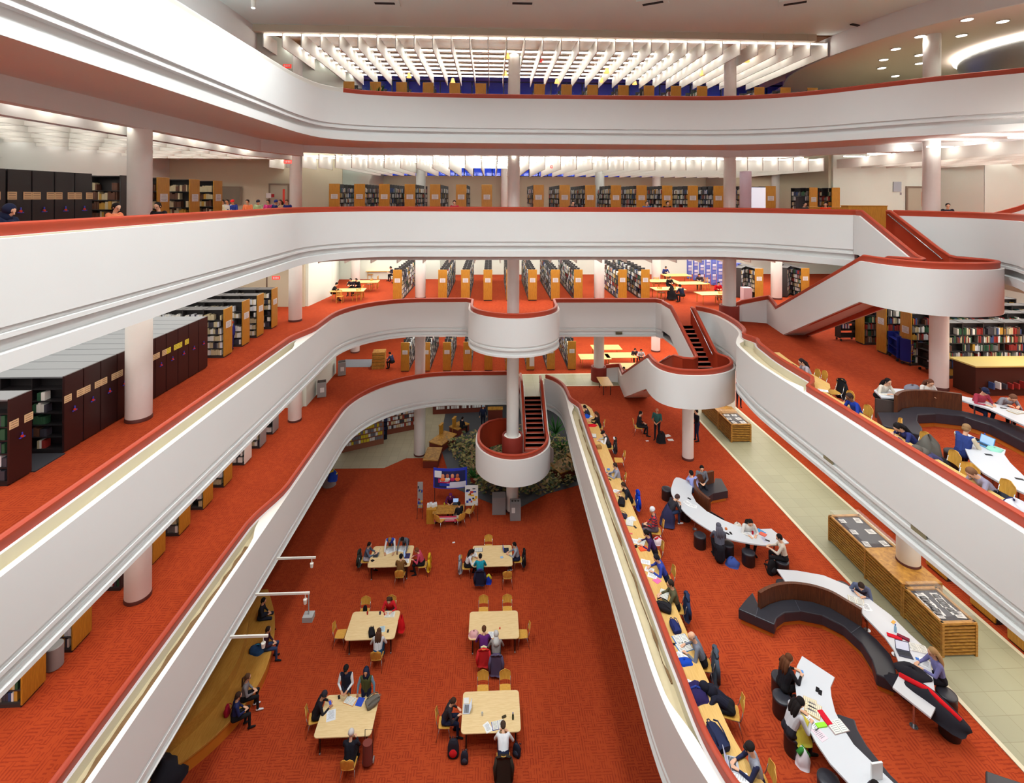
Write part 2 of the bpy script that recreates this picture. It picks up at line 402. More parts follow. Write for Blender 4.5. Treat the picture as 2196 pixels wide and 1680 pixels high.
# ---------- columns
def column(x, y, z0, z1, r=.36, name='column'):
    m = MB(); m.lathe([(r-.01, z0+.1), (r, z0+.12), (r, z1)], (x, y, 0), 40)
    o = m.build(name, [M_column], smooth=True, angle=40, kind='structure')
    b = MB(); b.lathe([(r+.012, z0), (r+.012, z0+.1), (r, z0+.115)], (x, y, 0), 40)
    b.build('base_ring', [mat('base_dark_red', (84, 34, 26), .6)], o, smooth=True, angle=40)
    return o
for x, y, lv in ((-11.55, 16.6, (0, 1, 2, 3)), (-11.52, 29.35, (0, 1, 2, 3, 4)), (-11.5, 3.8, (0, 1, 2, 3)), (14.05, 28.5, (0, 1, 2, 3, 4)),
                 (-5.12, 35.6, (0, 1, 2, 3)), (7.75, 35.1, (0, 1, 2, 3)), (20.7, 34.9, (1, 2, 3)), (-11.5, 42, (1, 2, 3)), (14.1, 41.6, (1, 2, 3)),
                 (20.95, 22.6, (3, 4))):
    for L_ in lv:
        top = Z[L_+1]-1.3 if L_ < 4 else 27.6
        column(x, y, Z[L_], top, .4 if L_ < 1 else .37 if L_ < 3 else .34)
o = column(1.28, 29.05, Z[0], 27.5, .36)
column(9.94, 24.42, Z[1], 9.2, .28); column(17.3, 18.3, Z[2], 15.0, .3); column(13.95, 15.85, Z[1]+1.0, 10.5, .33)
column(1.1, 41.5, Z[3], 21.9, .34)

# ---------- staircases
M_tread = mat('stair_tread', (206, 88, 64), .6); M_riser = mat('stair_riser', (132, 48, 38), .7); M_nose = mat('stair_nosing', (206, 158, 146), .5)
def flight(root, a, b, z0, z1, width, n, name='steps'):
    """a (top) to b (bottom) along the right-hand... left edge line; width vector added"""
    A = Vector(a); B = Vector(b); Wd = Vector(width); m = MB(); n_ = n
    for k in range(n):
        p = A+(B-A)*k/n; q = A+(B-A)*(k+1)/n; zt = z0+(z1-z0)*(k+1)/n; zp = z0+(z1-z0)*k/n
        c = [p, q, q+Wd, p+Wd]
        lo = zt-.22
        vs = [(v.x, v.y, lo) for v in c]+[(v.x, v.y, zt) for v in c]
        m.add(vs, [(0, 1, 2, 3), (4, 7, 6, 5), (1, 5, 6, 2), (0, 3, 7, 4), (0, 4, 5, 1), (3, 2, 6, 7)], 0)
        # riser above this tread (back edge) and nosing
        m.add([(p.x, p.y, zt), ((p+Wd).x, (p+Wd).y, zt), ((p+Wd).x, (p+Wd).y, zp), (p.x, p.y, zp)], [(0, 1, 2, 3)], 1)
        u = (B-A).normalized()*.07
        m.add([(q.x-u.x, q.y-u.y, zt+.004), (q.x, q.y, zt+.004), ((q+Wd).x, (q+Wd).y, zt+.004), ((q+Wd-u).x, (q+Wd-u).y, zt+.004)], [(0, 1, 2, 3)], 2)
    m.build(name, [M_tread, M_riser, M_nose], root)
def under(root, a, b, z0, z1, width, name='underside'):
    A = Vector(a); B = Vector(b); Wd = Vector(width); m = MB()
    for t0, t1 in ((-.78, -.5),):
        c = [(A, z0), (B, z1), (B+Wd, z1), (A+Wd, z0)]
        vs = [(v.x, v.y, z+t0) for v, z in c]+[(v.x, v.y, z+t1) for v, z in c]
        m.add(vs, [(3, 2, 1, 0), (4, 5, 6, 7), (0, 1, 5, 4), (1, 2, 6, 5), (2, 3, 7, 6), (3, 0, 4, 7)])
    m.build(name, [M_white], root)
M_under = M_white
def stairwall(root, pts, side, down=.78, w=.22, name='balustrade'):
    return parapet(name, pts, lambda x, y: w, side, level=False, down=down, parent=root, d=.4)
def grip(root, pts, name='metal_handrail'):
    m = MB(); m.tube(pts, .028, 8); m.build(name, [M_steel], root, smooth=True)
# ground to level one
s = empty('staircase', (0, 0, 0)); tag(s, 'white round-fronted stair landing wrapped around the central column, steps rising to level one', 'staircase')
arc = [(1.3+2.2*math.cos(a), 28.95+2.35*math.sin(a)) for a in [-PI*k/28 for k in range(29)]]
stairwall(s, [(3.5, 33.35, 5.9), (3.5, 32.4, 5.9), (3.5, 29.4, 4.0)]+[(x, y, 4.0) for x, y in arc]+[(-.88, 29.8, 3.95), (-.7, 30.8, 3.8), (-.3, 31.8, 3.6), (.35, 32.6, 3.4), (1.3, 33.3, 3.1)], 1, .68)
stairwall(s, [(1.95, 33.9, 5.9), (1.95, 32.4, 5.9), (1.95, 29.5, 4.05)], -1, .68, .13, 'inner_balustrade')
flight(s, (2.05, 32.3), (2.05, 29.3), 5.9, 4.0, (1.25, 0), 11)
under(s, (2.05, 32.3), (2.05, 29.3), 5.9, 4.0, (1.25, 0))
flight(s, (-.65, 29.0), (.2, 34.5), 4.0, .5, (1.6, -.2), 18)
m = MB(); m.prism([(x*.96+.05, y*.99+.3) for x, y in arc], 3.34, 4.0, 0); m.build('landing', [M_white, M_tread], s)
m = MB(); m.prism([(x*.93+.09, y*.985+.45) for x, y in arc], 4.0, 4.02); m.build('landing_floor', [mat('landing_carpet', (128, 72, 62), .8)], s)
m = MB(); m.lathe([(.62, 4.02), (.62, 4.98), (.6, 5.02), (.52, 5.02), (.5, 4.9), (.37, 4.9)], (1.28, 29.05, 0), 36); m.build('column_collar', [M_redwall], s, smooth=True, angle=40)
m = MB(); m.lathe([(.5, 4.9), (.5, 4.96), (.38, 4.96)], (1.28, 29.05, 0), 36); m.build('collar_top', [M_lip], s, smooth=True, angle=40)
grip(s, [(3.2, 32.6, 6.75), (3.2, 32.3, 6.7), (3.2, 29.4, 4.85)]); grip(s, [(2.12, 32.3, 6.7), (2.12, 29.4, 4.85)])
# level one to level two
s = empty('staircase', (0, 0, 0)); tag(s, 'white curved stair landing on a single column, red steps climbing to level two', 'staircase')
arc = spline([(11.8, 25.0), (12.1, 24.3), (11.85, 23.4), (11.1, 22.75), (10.15, 22.42), (9.2, 22.4), (8.5, 22.65), (8.05, 23.2), (7.9, 24.0), (7.95, 24.9)], 5)
stairwall(s, [(11.75, 28.0, Z[2]), (11.75, 27.6, Z[2]), (11.8, 25.0, 10.1)]+[(x, y, 10.05) for x, y in arc[1:]]+[(8.95, 33.6, 5.95), (9.0, 34.6, 6.2), (8.2, 34.9, 6.0)], 1, .78)
stairwall(s, [(10.42, 29.75, Z[2]), (10.45, 28.4, Z[2]), (10.42, 24.9, 10.1), (10.33, 24.5, 10.05), (10.05, 24.3, 10.05), (9.7, 24.4, 10.05), (9.5, 24.9, 10.0), (10.35, 33.6, 5.95)], -1, .78, .14, 'inner_balustrade')
flight(s, (10.55, 27.7), (10.55, 24.9), Z[2], 10.05, (1.1, 0), 10)
under(s, (10.55, 27.7), (10.55, 24.9), Z[2], 10.05, (1.15, 0))
flight(s, (8.15, 24.9), (9.15, 33.6), 10.05, 5.9, (1.35, 0), 24)
under(s, (8.05, 24.9), (9.05, 33.6), 10.05, 5.9, (1.4, 0))
m = MB(); m.prism([(x, y) for x, y in offs(arc, .08, 1)]+[(9.5, 25.0), (10.5, 25.0)], 9.3, 10.05, 0, 1); m.build('landing', [M_white, mat('landing_carpet', (128, 72, 62), .8)], s)
grip(s, [(11.45, 27.8, 12.7), (11.45, 25.0, 10.95)]); grip(s, [(9.25, 25.1, 10.9), (9.9, 30.5, 8.3)])
# level two to level three
s = empty('staircase', (0, 0, 0)); tag(s, 'large white stair at upper right with broad curved landing under the level three edge', 'staircase')
zl = 15.87
arc = spline([(17.75, 18.2), (18.3, 17.5), (18.25, 16.8), (17.7, 16.35), (17.0, 16.15), (16.2, 16.12), (15.3, 16.35), (14.7, 16.95), (14.4, 17.7), (14.35, 18.6)], 5)
stairwall(s, [(17.7, 21.1, Z[3]), (17.7, 20.9, Z[3]), (17.72, 18.2, zl+.05)]+[(x, y, zl) for x, y in arc[1:]]+[(15.9, 27.0, 12.0), (16.1, 28.1, 12.35), (14.9, 28.6, 11.95), (14.2, 28.35, 11.7)], 1, .82)
stairwall(s, [(16.12, 21.25, Z[3]), (16.08, 20.9, Z[3]), (16.0, 18.0, zl+.05), (15.95, 17.75, zl), (15.8, 17.65, zl), (15.65, 17.9, zl), (15.68, 18.6, zl-.05), (17.2, 27.0, 12.0)], -1, .95, .2, 'inner_balustrade')
flight(s, (16.22, 21.0), (16.2, 18.2), Z[3], zl, (1.35, 0), 10)
flight(s, (14.55, 18.6), (16.1, 27.0), zl, Z[2], (1.1, 0), 24)
under(s, (14.4, 18.6), (15.95, 27.0), zl, Z[2]+.15, (1.4, 0))
m = MB(); m.prism([(x, y) for x, y in offs(arc, .08, 1)]+[(15.7, 18.7), (16.3, 18.7)], 15.07, zl, 0, 1); m.build('landing', [M_white, mat('landing_carpet', (128, 72, 62), .8)], s)
grip(s, [(17.4, 20.9, 18.4), (17.42, 18.3, 16.75)])
# collars of the other columns
for x, y, z in ((14.05, 28.5, Z[2]), (7.75, 35.1, Z[1])):
    m = MB(); m.lathe([(.56, z), (.56, z+.95), (.54, z+1.0), (.42, z+1.0), (.4, z+.9)], (x, y, 0), 36)
    o = m.build('column_collar', [M_redwall], smooth=True, angle=40); tag(o, 'tall red collar around the foot of the %s' % ('column beside the large upper right stair' if x > 10 else 'column behind the lower right stair'), 'column collar')

# ---------- beams, fascia
def beam(name, pts, t, z0, z1, m_=None):
    a = resample(pts, .8); b = offs(a, t, -1); m = MB()
    loft(m, [[(p[0], p[1], z0), (p[0], p[1], z1), (q[0], q[1], z1), (q[0], q[1], z0)] for p, q in zip(a, b)], 0)
    return m.build(name, [m_ or M_white], kind='structure')
B4 = [(-11.2, -10), (-11.2, 24.3), (-10.2, 27.0), (-7.5, 28.3), (14.5, 28.0), (17.3, 27.0), (19.8, 24.6), (22.2, 23.0), (26, 19)]
beam('ceiling_beam_level_three_left', B4[:3], .35, Z[4]-2.1, Z[4]-1.4)
beam('ceiling_beam_inner_left', offs(B4[:3], .75, -1), .3, Z[4]-2.3, Z[4]-1.4)
beam('ceiling_beam_level_three', B4[2:], .35, Z[4]-1.88, Z[4]-1.4)
B3 = [(-11.0, -10), (-11.0, 24.0), (-10.2, 27.2), (-7.5, 28.3), (15, 28.3), (19, 26), (21, 21), (20, 15), (17, 10)]
beam('ceiling_beam_level_two', B3, .3, Z[3]-2.1, Z[3]-1.4)
# top of the atrium
m = MB(); m.span((-12.4, -10, 27.95), (XR, 26.0, 28.2)); m.build('ceiling_atrium', [mat('ceiling_grey', (222, 240, 236), .8)], kind='structure')
m = MB(); m.span((-12.7, -10, 22), (-12.38, 6, 28)); m.span((-12.7, 6, 26.2), (-12.38, 26.3, 28)); m.build('wall_upper_left_beam', [M_white], kind='structure')
m = MB(); m.span((-12.4, 25.85, 27.6), (17.5, 26.2, 27.95))
for k in range(13): m.span((-12.4+2.45*k, 25.835, 27.61), (-12.385+2.45*k, 25.85, 27.94))
m.build('ceiling_fascia_far', [mat('fascia_grey', (190, 178, 158), .8)], kind='structure')
# ---------- walls and windows
def wallbox(name, a, b, z0, z1, t=.2, m_=None):
    A = Vector(a); B = Vector(b); n = Vector(((B-A).y, -(B-A).x)).normalized()*t
    m = MB(); m.prism([tuple(A), tuple(B), tuple(B+n), tuple(A+n)], z0, z1)
    return m.build(name, [m_ or mat('wall_paint', (226, 236, 226), .8)], kind='structure')
M_wall2 = mat('wall_beige', (206, 200, 176), .8)
def winglass():
    m = bpy.data.materials.new('window_glass'); m.use_nodes = True; nt = m.node_tree; nt.nodes.clear()
    o = nt.nodes.new('ShaderNodeOutputMaterial'); t = nt.nodes.new('ShaderNodeBsdfTransparent'); g = nt.nodes.new('ShaderNodeBsdfGlossy'); x = nt.nodes.new('ShaderNodeMixShader')
    t.inputs[0].default_value = (.75, .8, .95, 1); g.inputs['Roughness'].default_value = .08; x.inputs[0].default_value = .025
    nt.links.new(t.outputs[0], x.inputs[1]); nt.links.new(g.outputs[0], x.inputs[2]); nt.links.new(x.outputs[0], o.inputs[0]); return m
M_glass = winglass()
M_clear = bpy.data.materials.new('clear_glass'); M_clear.use_nodes = True; _b = M_clear.node_tree.nodes['Principled BSDF']; _b.inputs['Alpha'].default_value = .06; _b.inputs['Roughness'].default_value = .05
M_frame = mat('window_frame_dark', (40, 44, 70), .5)
def window(name, x0, x1, y, z0, z1, pitch=1.2, rows=2):
    f = MB(); n = max(1, round((x1-x0)/pitch)); p = (x1-x0)/n
    for k in range(n+1): f.span((x0+p*k-.04, y-.06, z0), (x0+p*k+.04, y+.06, z1))
    for r in range(rows+1): z = z0+(z1-z0)*r/rows; f.span((x0, y-.05, z-.04), (x1, y+.05, z+.04))
    o = f.build(name, [M_frame], kind='structure'); g = MB(); g.span((x0, y-.008, z0), (x1, y+.008, z1)); g.build('window_pane', [M_glass], o); return o
wallbox('wall_left_level_two', (-20, -10), (-20, 32), Z[2], Z[3]-1.4)
wallbox('wall_left_level_one', (-20, -10), (-20, 40), Z[1], Z[2]-1.2)
wallbox('wall_left_level_three', (-19.5, -10), (-19.5, 30.5), Z[3], Z[4]-1.4, m_=mat('wall_grey_white', (222, 224, 220), .8))
wallbox('wall_left_level_three_panel', (-19.3, 7), (-19.3, 20), Z[3]+3.0, Z[4]-1.4, m_=mat('wall_grey_white'  , (0, 0, 0)))
wallbox('wall_left_level_four', (-19.5, -10), (-19.5, 30), Z[4], 28)
wallbox('wall_left_ground', (-22, -10), (-22, 46), Z[0], Z[1]-1.2)
# diagonal / return walls seen beside the second column
def W2(px, py, L): return U(px, py, Z[L])
a = W2(655, 657, 2); b = W2(706, 634, 2); c_ = W2(722, 600, 2); d = W2(790, 590, 2)
wallbox('wall_diagonal_level_two', a, b, Z[2], Z[3]-1.4); wallbox('wall_diagonal_level_two_back', b, c_, Z[2], Z[3]-1.4); wallbox('wall_back_left_level_two', (c_[0]-6, 44), (c_[0]+9, 44), Z[2], Z[3]-1.4)
wallbox('wall_left_return_level_two', (a[0]-7, a[1]+.3), (a[0], a[1]), Z[2], Z[3]-1.4, m_=M_wall2)
a1 = W2(650, 872, 1); b1 = W2(715, 800, 1)
wallbox('wall_diagonal_level_one', a1, b1, Z[1], Z[2]-1.2); wallbox('wall_left_return_level_one', (a1[0]-6, a1[1]+.2), a1, Z[1], Z[2]-1.2)
wallbox('wall_back_ground', (XL, 46), (XR, 46), Z[0], Z[1]-1.2, m_=mat('ground_back_wall', (120, 116, 104), .8))
for L_, t in ((1, 1.2), (2, 1.4)):
    nm = ['', 'one', 'two'][L_]
    wallbox('wall_back_level_'+nm, (XL, 46.5), (12, 46.5), Z[L_], Z[L_+1]-t)
    wallbox('wall_back_right_level_'+nm, (12, 46.5), (XR, 46.5), Z[L_], Z[L_+1]-t)
    wallbox('wall_right_level_'+nm, (XR, YB), (XR, -2), Z[L_], Z[L_+1]-t)
# level three: bulkhead + high ribbon window at the back, walls left and right
wallbox('wall_back_level_three', (-10, 45), (20, 45), Z[3], 20.95, m_=M_wall2)
window('window_3', -11, 19.5, 45, 20.95, 22.3, .85, 1)
wallbox('wall_back_left_level_three', (-20, 30.3), (-9.6, 30.5+1.5), Z[3], Z[4]-1.4, m_=M_wall2)
wallbox('wall_back_left_side_level_three', (-9.8, 45.2), (-9.8, 31.8), Z[3], Z[4]-1.4)
wallbox('wall_back_right_level_three', (21.3, 30.0), (27.5, 29.0), Z[3], Z[4]-1.4, m_=mat('block_white', (228, 240, 230), .8))
wallbox('wall_far_right_level_three', (27.6, 26.5), (34, 23), Z[3], Z[4]-1.4)
wallbox('wall_behind_viewer', (XR, -10), (XL, -10), Z[0], 28.3); wallbox('wall_west_outer', (XL, -10), (XL, 48), Z[0], 28.3); wallbox('wall_east_outer', (XR+.2, 48), (XR+.2, -10), Z[0], 28.3); wallbox('wall_north_ground_outer', (XL, 47.5), (XR, 47.5), Z[0], 20.5)
m = MB(); m.span((-8.2, -10, Z[3]-.3), (12.4, -1.2, Z[3])); m.build('floor_level_three_near', [M_carpet], kind='structure')
m = MB(); m.prism([(19.0, 21.5), (22, 19), (33.8, 11), (33.8, 35.8), (21, 35.8)], Z[4]-.01, Z[4]+.02); m.build('floor_level_four_pale', [M_tile], kind='structure')  # unseen pale cover added to keep red carpet bounce off the soffit
wallbox('wall_gap_right_level_three', (27.4, 29.0), (27.7, 26.4), Z[3], Z[4]-1.4); wallbox('wall_east_level_three', (XR, YB), (XR, 5), Z[3], Z[4]-1.4); wallbox('wall_east_level_four', (XR, YB), (XR, 5), Z[4], 28)
wallbox('wall_right_side_level_three', (20, 45), (21.3, 30.0), Z[3], Z[4]-1.4, m_=M_wall2)
# level four back windows
window('window_4', -9.6, 24, 36, Z[4]+.1, 27.5, 1.15, 4)
wallbox('wall_back_left_level_four', (-12.7, 26.2), (-9.6, 36), Z[4], 28); wallbox('wall_back_sill_level_four', (-10, 36.1), (24, 36.1), Z[4], Z[4]+.3)
wallbox('wall_back_right_level_four', (24, 36), (34, 36), Z[4], 28)
m = MB(); m.span((-20, 26.2, 27.95), (19.4, 37, 28.1)); m.build('ceiling_level_four_wood', [M_woodceil], kind='structure')
m = MB(); m.span((-20, 29.3, Z[4]-1.35), (21.5, 45.5, Z[4]-1.3)); m.build('ceiling_level_three_pale', [M_white], kind='structure')
m = MB(); m.span((XL, -10, 28.0), (-12.4, 26.3, 28.2)); m.build('ceiling_level_four_left', [M_white], kind='structure')
# doors
def door(name, x, y, z, w_, h, rz, label_red=True):
    m = MB(); m.box((0, 0, h/2), (w_, .06, h)); o = m.build(name, [mat('door_grey', (172, 166, 148), .6)], loc=(x, y, z), rz=rz, kind='structure')
    f = MB(); f.box((-w_/2-.05, 0, h/2), (.1, .12, h)); f.box((w_/2+.05, 0, h/2), (.1, .12, h)); f.box((0, 0, h+.05), (w_+.2, .12, .1)); f.build('door_frame', [mat('door_frame', (120, 104, 88), .6)], o)
    if label_red: r = MB(); r.box((.28, -.05, 1.5), (.12, .03, .9)); r.build('red_panel', [mat('signal_red', (214, 52, 36), .6)], o)
    return o
door('door_1', -13.2, 31.05, Z[3], 1.0, 2.2, .14); door('door_2', 26.0, 29.0, Z[3], 1.1, 2.2, -.17)
door('door_3', -14.3, a[1]-.05, Z[2], 1.0, 2.2, 0)
m = MB(); m.box((0, 0, .55), (2.2, .05, 1.1)); m.box((0, -.03, .55), (2.05, .03, .95), 1)
o = m.build('window_5', [mat('door_frame', (0, 0, 0)), mat('dim_glass', (120, 112, 98), .3)], loc=(-16.4, 30.55, Z[3]+1.0), rz=.14, kind='structure')

# ---------- coffer fins and lamps
def fins(name, xs, y0, y1, z0, z1, t=.05):
    m = MB()
    for x in xs: m.span((x-t/2, y0, z0), (x+t/2, y1, z1))
    return m.build(name, [M_fin], kind='structure')
fx4 = [-12.0+.98*k for k in range(33)]
fins('ceiling_fins_level_four', fx4, 26.22, 34.9, 26.9, 27.68)
m = MB()
for y in [28.6+1.0*k for k in range(7)]: m.span((-12, y+.05, 27.52), (19.4, y+.09, 27.72))
m.build('ceiling_cross_fins_level_four', [M_fin], kind='structure')
lamp0 = empty('ceiling_light')
m = MB(); m.box((0, 0, .06), (.9, .09, .06)); m.build('housing', [M_fin], lamp0)
m = MB(); m.box((0, 0, 0), (.88, .06, .05)); m.build('tube', [M_tube], lamp0)
used = [False]
for r, y in enumerate([26.3]+[28.6+1.0*k for k in range(7)]):
    for k in range(31):
        z = 27.56
        place(lamp0, used, (fx4[k]+.49, y, z), 0, 'short fluorescent tube between white ceiling fins above the topmost book stacks', 'ceiling light', 'tubes in the level four ceiling')
# lamps of the lower galleries: one uncountable field of tubes
L3 = MB(); fx3 = [-13+.95*k for k in range(36)]
fins('ceiling_fins_level_three', fx3, 29.2, 41, 20.75, 21.55)
for y in [29.6+1.5*k for k in range(8)]:
    for x in fx3[:-1]: L3.box((x+.475, y, 21.45), (.8, .09, .05))
flx = [-12.6-1.35*k for k in range(6)]
fins('ceiling_fins_level_three_left', flx, 1, 29, 21.15, 21.6)
for y in [1.6+1.6*k for k in range(17)]:
    for x in flx: L3.box((x+.65, y, 21.55), (1.1, .1, .05))
# slot lights along the beam of level three
SL = MB()
for p in resample(offs(B4, .55, -1), 2.1)[1:]: SL.box((p[0], p[1], Z[4]-1.95), (.22, .5, .05))
ob_ = SL.build('slot_lights', [mat('slot_lamp', (255, 250, 235), .5, emit=(255, 246, 225), es=5)]); tag(ob_, 'short lights spaced along the slot in the level three ceiling beam', 'ceiling lights', kind='stuff')
m = MB()
for y in [.8+1.6*k for k in range(18)]: m.span((-19.4, y, 21.15), (-12.3, y+.05, 21.6))
m.build('ceiling_cross_fins_level_three_left', [M_fin], kind='structure')
frx = [21.5+1.4*k for k in range(9)]
fins('ceiling_fins_level_three_right', frx, 12, 30, 20.95, 21.5)
for y in [13+1.8*k for k in range(9)]:
    for x in frx: L3.box((x-.7, y, 21.5), (1.2, .1, .05))
fx2 = [-25+1.5*k for k in range(39)]
fins('ceiling_fins_level_two', fx2, 28.8, 45, 15.2, 15.95); fins('ceiling_fins_level_two_left', [-12.2-1.5*k for k in range(6)], 1, 28.4, 15.35, 15.95)
fins('ceiling_fins_level_one', fx2, 36.2, 45, 9.5, 10.4)
LL = MB()
for y in [29.6+2*k for k in range(7)]:
    for x in fx2[:-1]: LL.box((x+.75, y, 15.85), (1.1, .1, .05))
for y in [37+2*k for k in range(4)]:
    for x in fx2[:-1]: LL.box((x+.75, y, 10.2), (1.1, .1, .05))
mt_ = mat('lamp_tube_low', (255, 255, 250), .5, emit=(255, 250, 240), es=8); mt_.cycles.emission_sampling = 'NONE'
o = LL.build('ceiling_lights', [mt_]); tag(o, 'fluorescent tubes above the back stacks of levels one and two', 'ceiling lights', kind='stuff')
o = L3.build('ceiling_lights', [mat('lamp_tube_bright', (255, 255, 250), .5, emit=(255, 250, 240), es=18)]); tag(o, 'fluorescent tubes filling the coffered ceiling of level three', 'ceiling lights', kind='stuff')

def area(name, x, y, z, sx, sy, watts, colr=(1, .96, .9)):
    l = bpy.data.lights.new(name, 'AREA'); l.shape = 'RECTANGLE'; l.size = sx; l.size_y = sy; l.energy = watts; l.color = colr
    o = bpy.data.objects.new(name, l); col.objects.link(o); o.location = (x, y, z); return o
E_ = 6.6
def gal(nm, x0, x1, y0, y1, z, k=1, colr=(1, .97, .88)):
    A = (x1-x0)*(y1-y0); area(nm, (x0+x1)/2, (y0+y1)/2, z, x1-x0, y1-y0, A*E_*k, colr)
gal('lamps_level_one_left', -19, -9.5, 2, 31, 9.4, .7)
gal('lamps_level_one_back', -8, 24, 36.3, 45, 9.2, 1.1)
gal('lamps_level_one_right', 12.5, 28, 3, 34, 9.3, .85)
gal('lamps_level_two_left', -19, -9.6, 2, 31, 15.1, .68)
gal('lamps_level_two_back', -12, 24, 31.5, 45, 15.0, 1.1)
gal('lamps_level_two_right', 18, 32, 8, 28, 15.1, 1.0)
gal('lamps_ground', -18, -3, 36, 44, 4.2, .3); gal('lamps_ground_right', -2, 14, 34.8, 42, 4.2, .3)
area('added_fill_level_four_left', -10.9, 10, 24.5, 1, 24, 380, (.95, 1, 1)).rotation_euler.x = PI  # added upward fill, no fixture here, brightens the atrium ceiling
area('added_fill_level_four_near', 4, -8.5, 24.5, 20, 1.2, 500, (.95, 1, 1)).rotation_euler.x = PI  # second added upward fill, out of view behind the camera
bl = area('added_fill_behind_viewer', 3.5, -7.5, 20.9, 9, 1.2, 650, (.97, 1, 1)); bl.data.spread = math.radians(110); bl.rotation_euler = (math.radians(62), 0, 0)  # added fill tilted forward to brighten faces turned to the camera
for x, kx in ((-5, 1.05), (4, .8), (13, .62)):
    for y in (4.0, 10.5, 17.2):
        ar = area('atrium_ceiling_lamp', x, y, 27.9, 2.4, 2.4, 560*kx, (.93, 1, 1)); ar.data.spread = math.radians(140)

# right: curved soffit with downlights on level four
m = MB(); edge = spline([(20.4, 33.5), (19.0, 30.5), (18.6, 27.5), (18.8, 24.6), (19.5, 21.6), (21.1, 18.7), (25.5, 13.6), (34, 8.5)], 5)
m.prism(edge[::-1]+[(22, 40), (34, 40)], 26.9, 27.05); m.build('ceiling_level_four_round', [mat('warm_soffit', (242, 224, 214), .8)], kind='structure')
m = MB(); q = offs(edge, .12, 1); loft(m, [[(a[0], a[1], 26.88), (a[0], a[1], 27.95), (b[0], b[1], 27.95), (b[0], b[1], 26.88)] for a, b in zip(edge, q)], 0); m.build('ceiling_fascia_round', [M_white], kind='structure')
m = MB(); m.span((XL, -10, 28.3), (XR, 48, 28.5)); m.build('roof_slab', [M_white], kind='structure')
m = MB(); m.span((19.3, 26.0, 27.7), (XR, 40, 28.2)); m.build('ceiling_upper_right', [mat('warm_soffit', (0, 0, 0))], kind='structure')
dl = empty('downlight'); m = MB(); m.lathe([(.2, 0), (.2, .03)], seg=20); m.build('lens', [M_tube], dl); m = MB(); m.lathe([(.24, .0), (.25, .04)], seg=20); m.build('rim', [M_fin], dl)
used = [False]
for n_, (px, py) in enumerate([(2074, 42), (2150, 46), (2062, 76), (1973, 78), (1921, 105), (1895, 128), (1972, 118), (1891, 146), (1920, 163), (1972, 136), (2062, 148), (2080, 158)]):
    x, y = U(px, py, 26.87); sp = bpy.data.lights.new('downlight_lamp', 'SPOT'); sp.energy = 90; sp.spot_size = 2.4; sp.spot_blend = .6; sp.shadow_soft_size = .15; sp.color = (1, .95, .86); so = bpy.data.objects.new('downlight_lamp', sp); col.objects.link(so); so.location = (x, y, 26.8)
    place(dl, used, (x, y, 26.85), 0, 'round recessed downlight glowing in the smooth curved soffit', 'downlight', 'downlights in the curved upper right soffit')
o = MB(); o.lathe([(.09, -.45), (.11, 0)], seg=16); x, y = U(543, 12, 27.6); ob = o.build('pendant_spotlight', [M_fin], loc=(x, y, 27.95)); tag(ob, 'small white can spotlight hanging alone from the atrium ceiling', 'spotlight')
l_ = MB(); l_.lathe([(.07, -.47), (.07, -.455)], seg=16); l_.build('lens', [M_tube], ob)
for k, px in enumerate((825, 1120, 1400, 1705)):
    x, y = U(px, 3, 27.95); m = MB(); m.box((0, 0, -.04), (1.3, .9, .08)); m.box((0, 0, -.09), (.9, .18, .04), 1)
    ob = m.build('ceiling_vent', [mat('ceiling_grey', (0, 0, 0)), mat('slot_black', (20, 18, 18), .8)], loc=(x, y, 27.95), rz=-.5 if px > 1300 else 0)
    tag(ob, 'pale ceiling vent with black slot, %s at the top edge' % ['first from the left', 'second from the left', 'third from the left', 'last on the right'][k], 'vent')
m = MB(); x, y = U(1845, 55, 27.95); m.box((0, 0, 0), (1.4, .16, .05)); ob = m.build('ceiling_vent', [mat('slot_black', (0, 0, 0))], loc=(x, y, 27.93), rz=.35); tag(ob, 'single black slot vent in the ceiling near the upper right column', 'vent')
# steel drum top right
m = MB(); x, y = U(2300, 120, 26.3); m.lathe([(3.4, -2.6), (3.9, -1.2), (4.3, 0), (4.3, .3)], (x, y, 26.32), 48); ob = m.build('metal_drum', [mat('brushed_metal', (150, 148, 146), .35, metal=.6)], smooth=True, angle=40); tag(ob, 'large curved brushed metal drum rising behind the top right balcony', 'drum')
m = MB(); m.lathe([(4.5, 0), (4.5, .12)], (x, y, 26.62), 48); m.build('light_ring', [mat('ring_lamp', (255, 252, 245), .5, emit=(255, 250, 240), es=4)], ob)
# exit signs
es = MB(); es.box((0, 0, 0), (.42, .08, .2)); 
for k, (px, py, Y, t) in enumerate([(617, 347, 28.2, 'beside the second left column on level three'), (616, 142, 27.0, 'under the left end of the top ceiling fins'), (1156, 130, 30.5, 'above the central column at the top'), (1688, 130, 30, 'among the right ceiling fins at the top'), (1187, 358, 33, 'in the level three ceiling right of the centre column'), (1743, 363, 33, 'in the level three ceiling at right'), (2054, 155, 30, 'behind the top right column'), (592, 596, 29.5, 'under the level three slab beside the wooden-ended cases')]):
    u = px-1098; v = py-422; u, v = u+v*PH, v-u*PH
    dx = u*math.cos(TH)+FP*math.sin(TH); dy = -u*math.sin(TH)+FP*math.cos(TH); tt = Y/dy
    ob = es.build('exit_sign', [mat('exit_red', (226, 40, 30), .5, emit=(255, 50, 36), es=.8)], loc=(dx*tt, Y, CZ-v*tt))
    lt = MB()
    for q in range(4): lt.box((-.13+.09*q, -.045, 0), (.05, .01, .12))
    lt.build('lettering', [M_paper], ob)
    tag(ob, 'red lit exit sign '+t, 'exit sign')

